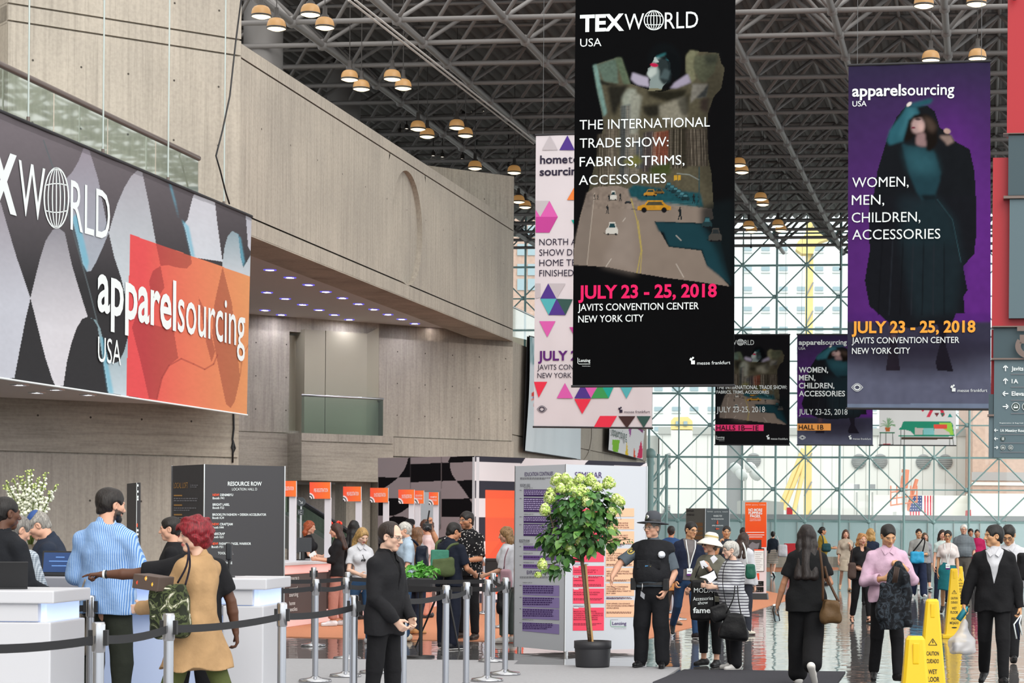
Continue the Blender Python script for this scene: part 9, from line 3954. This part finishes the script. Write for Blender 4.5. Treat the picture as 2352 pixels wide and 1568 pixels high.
soft('tote_bag', 'white bag at the side of the distant person in the striped skirt', 'bag', 1787,1247,1808,1278,73.6,.15, WHT, straps=(((1790,1249,0),(1787,1238,.1),(1784,1231,0)),), sw=.03)
soft('shoulder_bag', 'brown slouchy bag at the hip of the person walking away in black', 'bag', 1886,1372,1932,1430,22.45,.09, fab('brown_leather', '#5a4328', rough=.55), taper=.05, fold=.012, straps=(((1890,1380,.02),(1890,1330,.05),(1886,1285,.05),(1882,1258,.0)),((1926,1382,0),(1904,1335,-.05),(1894,1300,-.05))), sm=fab('brown_strap', '#4a3320', rough=.5), sw=.024)


def bottle(label, p, ax, L, r, m, cap, name='bottle'):
 t = thing(name, p, label, 'bottle')
 mb = MB()
 mb.lathe(p, [(0,0),(r * .9,.0),(r, .01),(r, L * .68),(r * .5, L * .86),(r * .45, L * .9)], m, 14, ax)
 mb.build('bottle_body', t)
 mb = MB()
 mb.lathe(Vector(p) + Vector(ax).normalized() * L * .89,[(r * .55,0),(r * .55, L * .1),(0, L * .105)], cap, 12, ax)
 mb.build('cap', t)


h_ = awaylady.W(awaylady.J['hand', 0])
bottle('clear plastic water bottle in the hand of the person walking away in black', h_ + Vector((.02,-.03,-.10)),(-.2,.1,1),.19,.032, glass('clear_bottle', (.78,.84,.88),.5,.1,.02), M_TW)
h_ = suit2.W(suit2.J['hand', 1])
bottle('teal metal bottle in the hand of the black suit', h_ + Vector((-.05,-.03,-.08)),(.55,.0,.8),.2,.034, mat('teal_metal', '#1f6f7c', .3,.5), M_BLACK)
t = thing('carrier_bag', h_ - Zv * .28, 'thin white plastic carrier bag with a takeaway box under the teal bottle', 'bag')
S = Sdf()
S.bx(va(.0,0,-.08), va(.13,.1,.085),.04, rotz(.3),.02)
S.rc(va(0,0,0), va(.02,.0,.2),.09,.02,.06)
S.folds(.012,45,16,9)
mp_ = mat('thin_plastic', '#d6d6da', .3)
mp_.node_tree.nodes['Principled BSDF'].inputs['Alpha'].default_value = .55
S.obj('film', .0075, mp_, t)
mb = MB()
mb.bbox(h_ + Vector((0,0,-.37)),(.095,.03,0),(-.02,.07,0),(0,0,.045), mat('takeaway_box', '#bdb6ae', .6),.012)
mb.build('takeaway_box', t)
h2 = suit2.W(suit2.J['hand', 0])
t = thing('ribbon_badges', h2 - Zv * .1, 'white lanyard ribbons hanging from the other hand of the black suit', 'lanyard')
for k_, (dx, dz, cc) in enumerate(((-.05,-.26, M_TW),(.01,-.22, M_TW),(-.02,-.27, NAVY))):
 mb = MB()
 mb.path([h2 + Vector((0,-.04,0)), h2 + Vector((dx - .03,-.05, dz * .4)), h2 + Vector((dx, -.05, dz))],.009, cc, 6)
 mb.build('ribbon', t)
soft('handbag', 'brown bag at the side of the curly blonde person in black', 'bag', 1948,1288,1966,1328,37.8,.06, fab('taupe_leather', '#4a3a34', rough=.55), straps=(((1954,1290,0),(1958,1262,.1),(1962,1245,.05)),))
h_ = blondie.W((blondie.J['hand', 0] + blondie.J['hand', 1]) / 2)
mb = MB()
mb.bbox(h_ + Vector((0,-.05,.03)),(.035,0,.01),(0,.006,0),(-.015,0,.06), M_BLACK, .004)
tag(mb.build('phone', None, h_), 'black phone in the hands of the curly blonde person', 'phone')
h_ = phone_lady.W((phone_lady.J['hand', 0] + phone_lady.J['hand', 1]) / 2)
mb = MB()
mb.bbox(h_ + Vector((0,-.03,.06)),(.05,0,.035),(0,.006,0),(-.02,0,.03), M_TW, .004)
tag(mb.build('phone', None, h_), 'white phone in the hands of the brown-haired person at the desk', 'phone')
soft('shoulder_bag', 'bright blue bag across the chest of the distant grey shirt', 'bag', 2091,1263,2122,1293,52.25,.1, fab('bright_blue', '#2f9cc9', 'camo' if 0 else None, rough=.5), straps=(((2119,1268,0),(2124,1245,.02),(2122,1234,-.02)),((2096,1268,0),(2112,1248,.06),(2121,1235,.02))), sm=BLK, sw=.03)
soft('shoulder_bag', 'black and teal bag beside the distant mustard shirt', 'bag', 1888,1246,1908,1266,63.6,.15, fab('teal_black', '#20464c'), straps=(((1891,1248,0),(1890,1236,.1),(1886,1226,.05)),), sw=.03)
# folded patterned jacket
t = thing('jacket', P(2050,1360,23.0), 'dark patterned jacket hanging from the hand of the pink shirt', 'jacket')
o = np.array(P(2050,1360,23.0))
J_ = lambda x, y, d=0.: at(x, y, 23.0 - d) - o
S = Sdf()
S.rc(J_(2062,1296), J_(2060,1330),.05,.10,.04, n=va(0,1,0), q=1.6)
S.rc(J_(2060,1330), J_(2054,1400),.12,.175,.05, n=va(0,1,0), q=2.2)
S.rc(J_(2054,1395), J_(2058,1436),.175,.165,.05, n=va(0,1,0), q=2.4)
S.rc(J_(2080,1325,.04), J_(2085,1432,.03),.05,.06,.03)
S.rc(J_(2030,1345,.04), J_(2026,1415,.05),.045,.055,.03)
S.cut(va(.05,0,-1), J_(2055,1443))
S.folds(.014,22,7,4)
S.obj('cloth', .0065, fab('ink_floral', '#0e1116', 'marble', '#39424b', 9), t)
mb = MB()
for k_ in range(4):
 mb.path([Vector(at(2056 + k_ * 3,1300 + k_, 22.7)), Vector(at(2050 + k_ * 3,1338,22.7))],.008, mat('brown_tassel', '#3a2a22', .6),5)
mb.build('tassel', t)
t = soft('folded_jacket', 'black jacket folded over the arm of the white shirt at the right edge', 'jacket', 2338,1264,2372,1330,26.5,.08, fab('black_suit', '#121215'), fold=.014)
